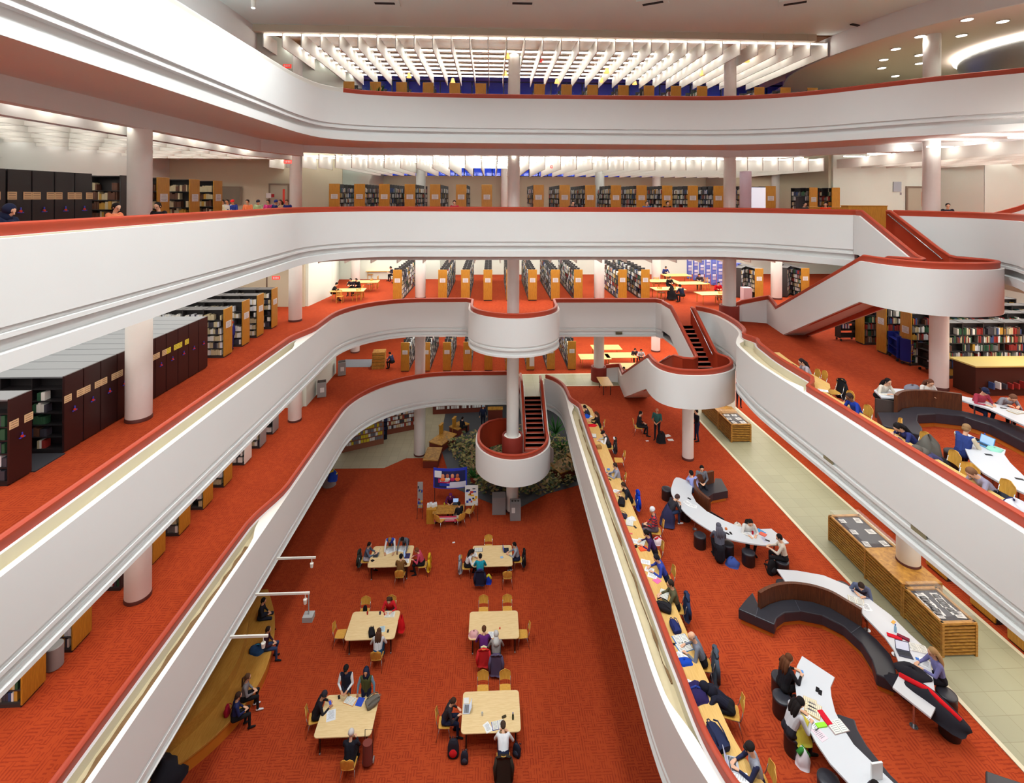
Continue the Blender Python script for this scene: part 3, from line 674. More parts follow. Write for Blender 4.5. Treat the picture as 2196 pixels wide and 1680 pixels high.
# ---------- bookcases
BC = [(238, 236, 230), (60, 58, 70), (150, 40, 34), (46, 70, 120), (200, 186, 150), (40, 84, 58), (120, 118, 116), (196, 150, 60), (220, 222, 228), (96, 60, 44)]
M_books = [mat('book_%d' % i, c, .7) for i, c in enumerate(BC)]
PAL = {'col': [2, 5, 3, 9, 4, 0, 6, 1, 7, 2, 5, 4, 8], 'mix': [0, 0, 0, 8, 8, 1, 1, 2, 3, 4, 4, 6, 6, 5, 7, 9], 'pale': [0, 0, 0, 8, 8, 4, 4, 4, 1, 6], 'green': [5, 5, 5, 5, 0, 1], 'law': [4, 9, 9, 4, 7], 'red': [2, 2, 2, 9, 0], 'grey': [6, 6, 1, 1, 0, 3, 8]}
BOOKS = MB()
indiv = []   # books built one by one
def shelf_books(T, x0, x1, y, z, pal, face, h=.26, dep=.2, bw=.075, individual=False, gap=.12):
    """T: (ox,oy,rz); local run x0..x1 at depth plane y; face=+1 or -1 side in local y"""
    ox, oy, rz = T; c, s = math.cos(rz), math.sin(rz)
    x = x0; P = PAL[pal]
    while x < x1-bw:
        if R.random() < gap*.35: x += R.uniform(.1, .5); continue
        b = bw*R.uniform(.6, 1.5); hh = h*R.uniform(.75, 1.08); d = dep*R.uniform(.85, 1)
        lx = x+b/2; ly = y-face*(dep-d)/2 if False else y+face*(d/2-dep/2)
        wx = ox+lx*c-ly*s; wy = oy+lx*s+ly*c
        mi = R.choice(P) if R.random() < .35 or not BOOKS.m else None
        if mi is None: mi = shelf_books.last if R.random() < .55 else R.choice(P)
        shelf_books.last = mi
        if individual: indiv.append((wx, wy, z, b*.93, d, hh, mi, rz, individual))
        else: BOOKS.box((wx, wy, z+hh/2), (b*.95, d, hh), mi, rz)
        x += b
shelf_books.last = 0
case_cache = {}
M_sign = M_paper
def bookcase(loc, rz, length, label, group, h=2.2, w_=.62, end='oak', shelves=6, pal='mix', faces=(1, -1), sign=True, sy=0, books=True, individual=None, cat='bookcase', canopy=True, bw=.075, name='bookcase', signmat=None):
    key = (round(length, 2), h, w_, end, shelves, sign, canopy, sy)
    if key in case_cache:
        o = copy_tree(case_cache[key])
    else:
        o = empty(name)
        m = MB(); m.box((-.025, 0, h/2+.03), (.05, w_, h-.06)); e = m.build('end_panel', [{'oak': M_oak, 'maroon': M_maroon, 'dark': M_dkshelf, 'grey': M_greymetal, 'white': M_fin}[end]], o, bevel=.012)
        b = MB(); steel = M_dkshelf if end != 'maroon' else M_dark
        b.span((-length, -w_/2+.02, 0), (-.05, w_/2-.02, .09))
        b.span((-length, -.012, .09), (-.05, .012, h-.04))
        for k in range(shelves):
            z = .09+(h-.3)*k/(shelves-.0); b.span((-length, -w_/2+.03, z), (-.05, w_/2-.03, z+.025))
        nb = max(1, round(length/.92))
        for k in range(nb+1):
            x = -.05-(length-.05)*k/nb; b.box((x, 0, h/2), (.035, w_-.08, h-.02))
        b.build('shelf_unit', [steel], o)
        if canopy:
            t = MB(); t.span((-length, -w_/2+.01, h-.05), (-.05, w_/2-.01, h-.02)); t.build('top_panel', [M_greytop if end == 'maroon' else M_dkshelf], o)
        if sign:
            s_ = MB(); s_.box((.008, 0, h*.66), (.012, w_*.62, .3)); sg = s_.build('paper_sign', [M_sign], o)
            l = MB()
            for k in range(5): l.box((.016, 0, h*.66+.1-.05*k), (.004, w_*R.uniform(.3, .5), .014))
            l.build('printed_lines', [mat('print_grey', (150, 150, 155), .8)], sg)
        case_cache[key] = o
    o.location = loc; o.rotation_euler.z = rz
    tag(o, label, cat, group)
    if books:
        for f in faces:
            for k in range(shelves):
                z = loc[2]+.09+(h-.3)*k/shelves+.03
                shelf_books((loc[0], loc[1], rz), -length+.06, -.1, f*(w_/2-.14), z, pal, f, h=min(.27, (h-.3)/shelves-.06), bw=bw, individual=individual)
    return o
ORD = ['first', 'second', 'third', 'fourth', 'fifth', 'sixth', 'seventh', 'eighth', 'ninth', 'tenth', 'eleventh', 'twelfth', 'thirteenth', 'fourteenth', 'fifteenth', 'sixteenth', 'seventeenth', 'eighteenth']
def backrow(L, pxs, Yf, length, what, group, **kw):
    for i, px in enumerate(pxs):
        # x from the pixel column at that depth
        u = px-1098; dx = u*math.cos(TH)+FP*math.sin(TH); dy = -u*math.sin(TH)+FP*math.cos(TH); X = dx*Yf/dy
        side = (1,) if X > 2 else (-1,) if X < .5 else (1, -1)
        bookcase((X, Yf, Z[L]), -PI/2, length, 'oak-ended book stack, %s from the left %s' % (ORD[i], what), group, faces=tuple(-q for q in side), **kw)
backrow(2, [853, 950, 999, 1047, 1096, 1143, 1192, 1241, 1336, 1385], 34.6, 8.5, 'in the back row of level two', 'level two back stacks', canopy=False, bw=.1)
backrow(1, [870, 915, 960, 1004, 1049, 1094, 1139, 1183, 1228], 37.2, 6.5, 'in the back row of level one', 'level one back stacks', canopy=False, bw=.1)
backrow(3, [717, 771, 824, 879, 933, 989, 1044, 1155, 1211, 1266, 1321, 1376, 1431, 1486, 1541, 1597, 1653], 30.6, 6, 'in the long row behind the level three edge', 'level three stacks', h=2.3, w_=.66, canopy=False, bw=.09)
backrow(4, [747, 804, 860, 917, 974, 1030, 1156, 1214, 1270, 1336, 1391, 1449, 1505, 1628, 1684, 1742], 28.4, 3.6, 'along the topmost balcony', 'level four stacks', h=2.3, w_=.62, canopy=False, bw=.1)
# left galleries: ranges run away from the aisle at x=-12
lab = 'beside the left aisle of '
for i, (a_, b_) in enumerate([(22.66, 23.41), (24.31, 25.04), (25.82, 26.55), (27.48, 28.25)]):
    bookcase((-12.05, (a_+b_)/2, Z[2]), 0, 5.5, 'oak-ended bookcase %s level two, %s from the black cabinets' % (lab, ORD[i]), 'oak-ended cases on level two', w_=.7, pal='pale', faces=(-1,), individual='first oak-ended level two bookcase on the left' if i == 0 else None)
ys = [(13.11, 13.8), (14.63, 15.33), (16.3, 17.0), (17.95, 18.7), (19.47, 20.18), (21.04, 21.8), (22.62, 23.38), (24.51, 25.17), (25.96, 26.92), (27.6, 28.3)]
for i, (a_, b_) in enumerate(ys):
    en = 'oak' if i < 7 else 'white' if i == 7 else 'grey'
    if i == 2: continue
    bookcase((-12.0, (a_+b_)/2, Z[1]), 0, 4.5, '%s-ended bookcase in the lower left gallery of level one, %s from the near end' % ({'oak': 'oak', 'white': 'white', 'grey': 'grey'}[en], ORD[i]), 'cases in the level one left gallery', w_=.68, end=en, pal='mix' if i < 3 else 'pale', faces=(-1,), sign=False, individual='%s oak-ended bookcase in the level one left gallery' % ORD[i] if i < 4 else None)
bookcase((-12.3, 17.2, Z[1]), 0, 4.5, 'bookcase half hidden behind the thick left column on level one', 'cases in the level one left gallery', w_=.68, end='dark', pal='mix', faces=(-1,), sign=False)
for i, (a_, b_) in enumerate([(18.2, 18.9), (20.1, 20.8), (21.8, 22.5)]):
    bookcase((-12.05, (a_+b_)/2, Z[3]), 0, 6.5, 'oak-ended bookcase on level three with paper notice, %s right of the left column' % ORD[i], 'oak-ended cases on level three left', w_=.66, pal='law', faces=(-1,))
bookcase((-12.2, 17.0, Z[3]), 0, 6.5, 'open bookcase of tan law volumes between black cabinets and left column', None, w_=.66, end='dark', pal='law', faces=(-1,), sign=False)
# compact mobile cabinets
M_label = mat('kraft_label', (226, 196, 150), .8); M_blue = mat('hand_blue', (60, 70, 200), .5); M_ylab = mat('yellow_label', (232, 218, 60), .7)
def compact(loc, wid, length, label, group, ncol=2, lab='kraft', dark='maroon', books=False):
    o = empty('mobile_shelving_unit', loc); h = 2.2
    m = MB(); m.box((-.03, 0, h/2+.02), (.06, wid-.03, h-.06)); p = m.build('end_panel', [M_maroon if dark == 'maroon' else M_dark], o, bevel=.008)
    ml = {'kraft': M_label, 'yellow': M_ylab}.get(lab)
    if ml:
        for k in range(ncol):
            m = MB(); m.box((.006, (-.22+.44*k)*(wid/.7) if ncol > 1 else .15, 1.52), (.008, .24, .2)); q = m.build('paper_label', [ml], p)
            m = MB()
            for r in range(3): m.box((.012, (-.22+.44*k)*(wid/.7) if ncol > 1 else .15, 1.58-.06*r), (.003, .18, .012))
            m.build('printed_lines', [mat('print_brown', (120, 90, 70), .8)], q)
    m = MB(); m.lathe([(.035, 0), (.035, .03)], seg=10, mi=1)
    m.v = [(z, x, y) for x, y, z in m.v]
    m.box((.015, 0, .06), (.02, .025, .08)); m.box((.015, .045, -.03), (.02, .07, .025), 0); m.box((.015, -.045, -.03), (.02, .07, .025))
    m.build('turning_handle', [M_blue, mat('signal_red', (214, 52, 36), .6)], p, loc=(.01, 0, 1.12))
    m = MB(); m.span((-length, -wid/2+.02, 0), (-.06, wid/2-.02, .1)); m.span((-length, -.01, .1), (-.06, .01, h-.05))
    for k in range(6): m.span((-length, -wid/2+.03, .1+.34*k), (-.06, wid/2-.03, .125+.34*k))
    for k in range(7): m.box((-.08-(length-.1)*k/6, 0, h/2), (.03, wid-.1, h-.06))
    m.build('shelf_unit', [M_dark], o)
    m = MB(); m.span((-length, -wid/2+.015, h-.06), (-.06, wid/2-.015, h-.02)); m.cyl((-length*.45, 0, h-.02), .04, .012, 10, 1); m.build('top_panel', [M_greytop, M_dark], o)
    tag(o, label, 'mobile shelving', group)
    if books:
        for k in range(5):
            shelf_books((loc[0], loc[1], 0), *((-1.75, -.5) if loc[1] > 14 else (-.9, -.1)), -(wid/2-.14), loc[2]+.13+.34*k, 'green' if k > 1 else 'mix', -1, individual='black shelving unit behind the gap' if loc[1] > 14 else 'nearest black shelving unit')
    return o
g2 = 'black mobile shelving on level two'
lst = [(12.85, 13.48), (14.43, 15.1), (15.1, 15.74), (15.74, 16.41), (16.41, 17.0), (17.0, 17.6), (17.6, 18.2), (18.2, 18.81), (18.81, 19.49), (19.49, 20.16), (20.16, 20.82), (20.82, 21.49)]
for i, (a_, b_) in enumerate(lst):
    what = 'nearest black mobile shelving unit, standing apart with a gap behind it' if i == 0 else 'black mobile shelving unit after the gap on level two, %s of the packed run' % ORD[i-1]
    compact((-12.1, (a_+b_)/2, Z[2]), b_-a_, 5.2, what, g2, 2, 'kraft' if i < 8 else ('yellow' if i in (8, 9) else None), 'maroon', books=i < 2)
m = MB(); m.span((-17, 13.5, Z[2]), (-12.05, 14.42, Z[2]+.03)); ob = m.build('rail_mat', [mat('dark_mat', (44, 46, 54), .7)]); tag(ob, 'dark floor track between the first two black shelving units', 'floor track')
for i, (a_, b_) in enumerate([(11.9, 12.75), (12.77, 13.43), (13.43, 14.1), (14.1, 14.76), (14.76, 15.39)]):
    compact((-12.1, (a_+b_)/2, Z[3]), b_-a_, 5.5, 'tall black shelving cabinet with tan labels on level three, %s from the left' % ORD[i], 'black mobile shelving on level three', 2 if i else 1, 'kraft', 'dark')
# level two right bookcases
for i, (yc, lb, sg) in enumerate(((19.53, 'long dark steel bookcase of coloured volumes under the right stair landing, facing the tables', True), (21.1, 'oak-ended bookcase with yellow notice beside the blue book carts', True), (22.6, 'oak-ended bookcase with pink notice left of the landing column', True), (24.1, 'oak-ended bookcase furthest back under the stair slope', False))):
    bookcase((18.3+.1*i, yc, Z[2]), PI, 8, lb, None, w_=.58, end='oak', pal='col', faces=(1,), sign=sg, individual='long dark bookcase on level two' if i == 0 else None, shelves=6, h=2.3, bw=.05, signmat=None)
# level two, beyond the right stair
for i, (px, py) in enumerate([(1628, 641), (1727, 640)]):
    x, y = U(px, py, Z[2]); bookcase((x, y, Z[2]), -PI/2, 3, 'oak-ended bookcase seen over the right stair, %s' % ['beside the tall white column', 'with its notice just above the rail'][i], None, w_=.62, faces=(1, -1))
    bookcase((x-1.4, y+.4, Z[2]), -PI/2-.7, 1.6, 'dark bookcase with face-out volumes, %s of the right stair rail' % ['just left', 'above the middle'][i], None, w_=.5, end='dark', sign=False, faces=(1, -1))
# level three right
for i, (px, py) in enumerate([(1745, 0), (1793, 0)]):
    u = px-1098; dx = u*math.cos(TH)+FP*math.sin(TH); dy = -u*math.sin(TH)+FP*math.cos(TH); X = dx*29.5/dy
    bookcase((X, 29.5, Z[3]), -PI/2+.2, 1.5, 'oak-ended bookcase at the right end of level three, %s' % ['beside the bright doorway', 'against the white wall'][i], None, w_=.6, sign=i == 0)
    bookcase((X-.2, 30.2, Z[3]), PI, .9, 'short shelf of bright books %s' % ['right of the lilac column', 'beside the white block wall'][i], None, w_=.4, end='dark', sign=False, pal='mix', faces=(1,))
# mesh of all far books
ob = BOOKS.build('books', M_books); tag(ob, 'thousands of far volumes packed on the library stacks', 'books', kind='stuff')
# individual books: unit mesh scaled
bk = {}
def book_mesh(mi):
    if mi not in bk:
        m = MB(); m.span((-.5, -.5, 0), (-.42, .5, 1)); m.span((.42, -.5, 0), (.5, .5, 1)); m.span((-.42, -.5, 0), (.42, -.42, 1)); m.span((-.42, .42, 0), (.42, .5, 1)) ; m.span((-.42, -.42, .02), (.42, .42, .98), 1)
        me = bpy.data.meshes.new('book'); me.from_pydata(m.v, [], m.f); me.materials.append(M_books[mi]); me.materials.append(M_paper); me.polygons.foreach_set('material_index', m.m); bk[mi] = me
    return bk[mi]
def rank(b):
    return (0 if b[8].startswith('long') and b[0] < 22.3 else 1 if 'black' in b[8] else 2 if b[8].startswith('first oak-ended level') and b[0] > -14.2 else 3 if 'gallery' in b[8] and b[2] < Z[1]+.9 and b[0] > -13.4 else 9, math.dist(b[:3], (0, 0, CZ)))
indiv.sort(key=rank)
CN = ['white', 'black', 'red', 'blue', 'cream', 'green', 'grey', 'ochre', 'silvery', 'brown']
rest = MB(); keep = indiv[:298]; cnt = {}; shelves_z = {}
for b in keep: shelves_z.setdefault(b[8], set()).add(round(b[2], 2))
for i, (x, y, z, b, d, h, mi, rz, wh) in enumerate(sorted(keep, key=lambda q: q[0])):
    o = bpy.data.objects.new('book', book_mesh(mi)); col.objects.link(o); o.location = (x, y, z); o.scale = (b, d, h); o.rotation_euler.z = rz
    sz = ORD[sorted(shelves_z[wh]).index(round(z, 2))]; bay = int(abs(x-18.3)/.92) if wh.startswith('long') else 0; kk = (wh, sz, bay, mi); cnt[kk] = cnt.get(kk, 0)+1
    tag(o, '%s %s volume from left%s, %s shelf up, %s' % (ORD[cnt[kk]-1], CN[mi], ', '+ORD[bay]+' bay' if wh.startswith('long') else '', sz, wh), 'book', 'volumes in the '+wh)
for (x, y, z, b, d, h, mi, rz, wh) in indiv[298:]: rest.box((x, y, z+h/2), (b, d, h), mi, rz)
if rest.v:
    ob.data.materials  # add to the same stuff object
    o0 = ob; v0 = len(o0.data.vertices)
    BOOKS.add(rest.v, rest.f); BOOKS.m[-len(rest.f):] = rest.m
    me = bpy.data.meshes.new('books'); me.from_pydata(BOOKS.v, [], BOOKS.f)
    for m_ in M_books: me.materials.append(m_)
    me.polygons.foreach_set('material_index', BOOKS.m); old = o0.data; o0.data = me; bpy.data.meshes.remove(old)
# ---------- people
import numpy as np
def capsule(m, a, b, ra, rb, seg=10):
    A = Vector(a); B = Vector(b); d = B-A
    if d.length < 1e-4: d = Vector((0, 0, 1e-4))
    t = d.normalized(); pts = []; rs = []
    for k in range(4):
        ang = PI/2*(k/4); pts.append(A-t*ra*math.cos(ang)); rs.append(max(ra*math.sin(ang), ra*.05))
    pts.append(A); rs.append(ra); pts.append(B); rs.append(rb)
    for k in range(1, 5):
        ang = PI/2*(k/4); pts.append(B+t*rb*math.sin(ang)); rs.append(max(rb*math.cos(ang), rb*.05))
    up = t.orthogonal().normalized(); v = t.cross(up)
    o = len(m.v)
    for p, r in zip(pts, rs):
        for k in range(seg): m.v.append(tuple(p+(up*math.cos(2*PI*k/seg)+v*math.sin(2*PI*k/seg))*r))
    n = len(pts)
    for i in range(n-1):
        for k in range(seg):
            m.f.append((o+i*seg+k, o+i*seg+(k+1) % seg, o+(i+1)*seg+(k+1) % seg, o+(i+1)*seg+k)); m.m.append(0)
    m.f.append(tuple(o+k for k in range(seg))[::-1]); m.m.append(0); m.f.append(tuple(o+(n-1)*seg+k for k in range(seg))); m.m.append(0)
def ik(s, h, l1, l2, hint):
    s = Vector(s); h = Vector(h); d = h-s; L = min(d.length, (l1+l2)*.985); t = d.normalized(); h = s+t*L
    a = (l1*l1-l2*l2+L*L)/(2*L); r = math.sqrt(max(0, l1*l1-a*a)); q = Vector(hint); q = (q-t*q.dot(t)).normalized()
    return s+t*a+q*r, h
POSE = {
 'read': dict(L=24, hp=38, lh=(-.15, .44, .79), rh=(.13, .47, .79)),
 'lean': dict(L=42, hp=58, lh=(-.1, .56, .8), rh=(.16, .5, .8)),
 'chin': dict(L=30, hp=22, lh=(-.05, .36, 1.03), rh=(.18, .48, .79)),
 'lap': dict(L=8, hp=24, lh=(-.09, .3, .66), rh=(.09, .32, .66)),
 'slump': dict(L=62, hp=66, lh=(-.2, .66, .8), rh=(.18, .6, .8)),
 'type': dict(L=14, hp=26, lh=(-.1, .46, .79), rh=(.1, .46, .79)),
 'stand': dict(L=3, hp=12, st=1, lh=(-.1, .27, 1.02), rh=(.1, .28, 1.04)),
 'side': dict(L=2, hp=8, st=1, lh=(-.3, .02, .78), rh=(.31, .06, .78)),
 'bend': dict(L=48, hp=58, st=1, lh=(-.24, .62, .8), rh=(.22, .6, .8)),
}
def make_body(pose, robe=False):
    P = POSE[pose]; pr = []
    def c(a, b, ra, rb, tg): pr.append((Vector(a), Vector(b), ra, rb, tg))
    st = P.get('st'); pz = .93 if st else .56; L = math.radians(P['L']); ax = Vector((0, math.sin(L), math.cos(L))); pel = Vector((0, -.05 if st and P['L'] > 20 else 0, pz))
    def T(f, x=0, y=0): return pel+ax*f+Vector((x, 0, 0))+Vector((0, math.cos(L), -math.sin(L)))*y
    for s in (-1, 1):
        c(pel+Vector((s*.085, -.01, .0)), T(.12, s*.07), .105, .1, 2)      # hips
        c(T(.1, s*.065), T(.3, s*.075), .1, .11, 0); c(T(.3, s*.07), T(.4, s*.1), .11, .095, 0)
        c(T(.38, s*.08), T(.465, s*.165, .0), .085, .062, 0)
        sh = T(.455, s*.185); h = Vector(P['lh'] if s < 0 else P['rh'])
        e, h = ik(sh, h, .285, .255, (s*.7, -.35, -.8)); c(sh, e, .058, .045, 5); c(e, e+(h-e)*.86, .044, .03, 1); c(e+(h-e)*.84, h, .024, .022, 4)
        # hand: palm then fingers curled a little downward
        fd = (h-e).normalized()
        if not st and pose != 'chin' or pose == 'bend': fd = Vector((fd.x*.6-s*.25, max(.4, fd.y), -.1)).normalized()
        if pose == 'chin' and s < 0: fd = Vector((.05, .0, 1)).normalized()
        up = Vector((0, 0, 1)) if abs(fd.z) < .8 else Vector((0, 1, 0)); sd = fd.cross(up).normalized()*(1); nm = sd.cross(fd).normalized()
        if nm.z < 0: nm = -nm
        pm = h+fd*.05
        c(h+fd*.01+sd*.012, pm+fd*.035+sd*.024, .02, .016, 4); c(h+fd*.01-sd*.012, pm+fd*.035-sd*.024, .02, .016, 4); c(h, pm+fd*.03, .022, .018, 4)
        for q, (off, ln) in enumerate(((.034, .066), (.012, .078), (-.011, .073), (-.033, .056))):
            o = off*(-s) if True else off
            b0 = pm+fd*.04+sd*o*(-1 if s > 0 else 1)*-1; b1 = b0+fd*ln*.5-nm*.004; b2 = b1+(fd*.8-nm*.55).normalized()*ln*.5
            c(b0, b1, .0105, .0095, 4); c(b1, b2, .0095, .0075, 4)
        tb = h+fd*.025; td = (fd*.6-sd*(s*1.0)*(-1)*(-1)).normalized() if False else (fd*.55+Vector((-s*.8, .1, 0))).normalized()
        c(tb, tb+td*.05, .014, .012, 4); c(tb+td*.05, tb+(td+fd*.6).normalized()*.082, .0115, .009, 4)
        # legs
        if st:
            k = Vector((s*.1, .03, .5)); a = Vector((s*.11, -.02 if s < 0 else .04, .09)); hip = pel+Vector((s*.09, 0, -.02))
        else:
            hip = pel+Vector((s*.1, .02, -.02)); k = Vector((s*.14, .45, .53)); a = Vector((s*.13, .40+.06*s, .1))
        c(hip, k, .088, .06, 2); c(k, a, .058, .042, 2); c(a+Vector((0, -.03, -.05)), a+Vector((0, .05, -.06)), .036, .035, 3); c(a+Vector((0, .05, -.06)), a+Vector((s*.02, .17, -.07)), .036, .028, 3)
    c(T(.02), T(.4, 0, .02), .11, .11, 0); c(pel, pel+Vector((0, 0, .05)), .11, .1, 2)
    if robe:
        c(pel, pel+Vector((0, .25, -.08)), .15, .16, 2); c(Vector((0, .38, .5)), Vector((0, .42, .16)), .16, .17, 2); c(Vector((0, 0, .5)), Vector((0, .02, .2)), .17, .19, 2)
    hpr = math.radians(P['hp']); nb = T(.47); hx = Vector((0, math.sin((L+hpr)*.55), math.cos((L+hpr)*.55))); hc = nb+hx*.185
    c(nb-ax*.04, nb+hx*.11, .058, .05, 4)
    M = Matrix.Translation(hc) @ Matrix.Rotation(-hpr, 4, 'X')
    def H(*v): return M @ Vector(v)
    def ch(a, b, ra, rb): c(H(*a), H(*b), ra, rb, 4)
    ch((0, -.025, .035), (0, .015, .04), .082, .078); ch((0, .02, .0), (0, .03, -.055), .068, .047); ch((0, .06, -.07), (0, .055, -.08), .028, .024)
    ch((0, .088, .012), (0, .112, -.02), .011, .014); ch((-.025, .088, .022), (.025, .088, .022), .012, .012); ch((-.018, .086, -.045), (.018, .086, -.045), .009, .009)
    for s in (-1, 1): ch((s*.08, -.005, .01), (s*.082, -.008, -.015), .014, .01)
    if P.get('lh') and pose == 'chin': pass
    m = MB()
    for a, b, ra, rb, tg in pr: capsule(m, a, b, ra, rb)
    me = bpy.data.meshes.new('person'); me.from_pydata(m.v, [], m.f)
    ob = bpy.data.objects.new('tmp', me); col.objects.link(ob)
    r = ob.modifiers.new('r', 'REMESH'); r.mode = 'VOXEL'; r.voxel_size = .0085
    sm = ob.modifiers.new('s', 'SMOOTH'); sm.factor = .5; sm.iterations = 3
    dc = ob.modifiers.new('d', 'DECIMATE'); dc.ratio = .33
    dg = bpy.context.evaluated_depsgraph_get(); dg.update()
    out = bpy.data.meshes.new_from_object(ob.evaluated_get(dg), depsgraph=dg); out.name = 'person'
    bpy.data.objects.remove(ob); bpy.data.meshes.remove(me)
    n = len(out.polygons); ce = np.empty(n*3, np.float32); out.polygons.foreach_get('center', ce); ce = ce.reshape(-1, 3)
    best = np.full(n, 1e9); tgs = np.zeros(n, np.int32)
    for a, b, ra, rb, tg in pr:
        a = np.array(a); b = np.array(b); d = b-a; dd = max(float(d@d), 1e-9); t = np.clip(((ce-a)@d)/dd, 0, 1)
        dist = np.linalg.norm(ce-(a+t[:, None]*d), axis=1)-(ra+(rb-ra)*t)
        k = dist < best; best[k] = dist[k]; tgs[k] = tg
    out.materials.clear()
    for k in range(6): out.materials.append(M_paper)
    out.polygons.foreach_set('material_index', tgs); out.shade_smooth(); out.update()
    return out, M, hc, nb, hpr
_bod = {}; _hair = {}
SK = [(224, 172, 140), (198, 140, 106), (232, 190, 162), (120, 78, 54), (170, 116, 84)]
def cm(rgb, r=.85): return mat('cloth_%d_%d_%d' % rgb, rgb, r, spec=.2)
BLACK = (28, 27, 31); NAVY = (30, 36, 62); GREY = (120, 124, 134); DGREY = (64, 66, 74); WHITE = (226, 226, 230); BROWNH = (72, 44, 28); DARKH = (26, 20, 20); JEAN = (50, 64, 98)
def ellips(m, T, c, r, seg=14, rings=9, zmin=-1):
    o = len(m.v); R_ = rings
    for i in range(R_+1):
        t = PI*i/R_
        for k in range(seg):
            z = max(math.cos(t), zmin); m.v.append(tuple(T @ Vector((c[0]+r[0]*math.sin(t)*math.cos(2*PI*k/seg), c[1]+r[1]*math.sin(t)*math.sin(2*PI*k/seg), c[2]+r[2]*z))))
    for i in range(R_):
        for k in range(seg): m.f.append((o+i*seg+k, o+(i+1)*seg+k, o+(i+1)*seg+(k+1) % seg, o+i*seg+(k+1) % seg)); m.m.append(0)
def hair_mesh(pose, style):
    _, M, hc, nb, hpr = _bod[pose]; m = MB(); T = M
    if style in ('short', 'long', 'bun', 'tail'):
        ellips(m, T, (0, -.022, .045), (.093, .1, .092)); ellips(m, T, (0, -.05, -.0), (.085, .065, .08))
    if style == 'long':
        for s in (-1, 0, 1):
            p = [T @ Vector((s*.06, -.08, .0)), T @ Vector((s*.075, -.1, -.08)), nb+Vector((s*.08, -.1, .0)), nb+Vector((s*.07, -.12, -.16))]
            m.tube(p, [.05, .055, .05, .02], 8)
    if style == 'bun': ellips(m, T, (0, -.12, .08), (.045, .045, .045))
    if style == 'tail': m.tube([T @ Vector((0, -.1, .03)), T @ Vector((0, -.15, -.04)), nb+Vector((0, -.13, -.1))], [.03, .035, .012], 8)
    if style == 'cap':
        ellips(m, T, (0, -.015, .05), (.096, .106, .085)); m.tube([T @ Vector((-.06, .08, .055)), T @ Vector((0, .1, .06)), T @ Vector((.06, .08, .055))], [.02, .035, .02], 8)
    if style == 'beanie':
        ellips(m, T, (0, -.025, .055), (.098, .108, .1)); m.tube([T @ Vector((0, -.02, .02)), T @ Vector((0, -.02, .05))], [.102, .1], 16)
    if style == 'hood':
        ellips(m, T, (0, -.03, .03), (.115, .115, .13)); m.tube([T @ Vector((0, -.05, -.05)), nb+Vector((0, -.04, -.02))], [.1, .13], 14)
    if style == 'scarf':
        ellips(m, T, (0, -.025, .03), (.105, .108, .118)); m.tube([T @ Vector((0, -.0, -.05)), nb+Vector((0, .0, .0)), nb+Vector((0, -.02, -.1))], [.085, .12, .17], 14)
    if style == 'bald': ellips(m, T, (0, -.045, -.0), (.083, .062, .05))
    if style == 'peak':
        ellips(m, T, (0, -.03, .04), (.11, .11, .12)); m.tube([T @ Vector((0, -.06, .1)), T @ Vector((0, -.07, .2))], [.09, .01], 12); m.tube([T @ Vector((0, -.05, -.05)), nb+Vector((0, -.04, -.02))], [.1, .14], 14)
    me = bpy.data.meshes.new('hair'); me.from_pydata(m.v, [], m.f); me.materials.append(M_paper); me.shade_smooth(); return me
def face_mesh(pose):
    _, M, hc, nb, hpr = _bod[pose]; m = MB()
    for s in (-1, 1): ellips(m, M, (s*.032, .085, .004), (.012, .008, .007), 8, 6)
    n = len(m.f); ellips(m, M, (0, .091, -.045), (.022, .006, .005), 8, 6); m.m[n:] = [1]*(len(m.f)-n)
    for s in (-1, 1):
        n = len(m.f); ellips(m, M, (s*.033, .09, .026), (.018, .006, .004), 8, 5)
    me = bpy.data.meshes.new('face'); me.from_pydata(m.v, [], m.f); me.materials.append(mat('eye_dark', (30, 22, 20), .4)); me.materials.append(mat('lip_tone', (150, 84, 76), .6)); me.polygons.foreach_set('material_index', m.m); me.shade_smooth(); return me
PEOPLE = []
def striped(name, c1, c2, n=9, axis=2):
    m, nt, b = nodes_mat(name); N = nt.nodes; L = nt.links; tc = N.new('ShaderNodeTexCoord'); sp = N.new('ShaderNodeSeparateXYZ'); L.new(tc.outputs['Object'], sp.inputs[0])
    a = N.new('ShaderNodeMath'); a.operation = 'MULTIPLY'; a.inputs[1].default_value = n*PI*2; L.new(sp.outputs[axis], a.inputs[0]); s = N.new('ShaderNodeMath'); s.operation = 'SINE'; L.new(a.outputs[0], s.inputs[0])
    g = N.new('ShaderNodeMath'); g.operation = 'GREATER_THAN'; g.inputs[1].default_value = .1; L.new(s.outputs[0], g.inputs[0]); x = N.new('ShaderNodeMix'); x.data_type = 'RGBA'; L.new(g.outputs[0], x.inputs[0])
    x.inputs[6].default_value = (*lin(c1), 1); x.inputs[7].default_value = (*lin(c2), 1); L.new(x.outputs[2], b.inputs['Base Color']); b.inputs['Roughness'].default_value = .9; return m
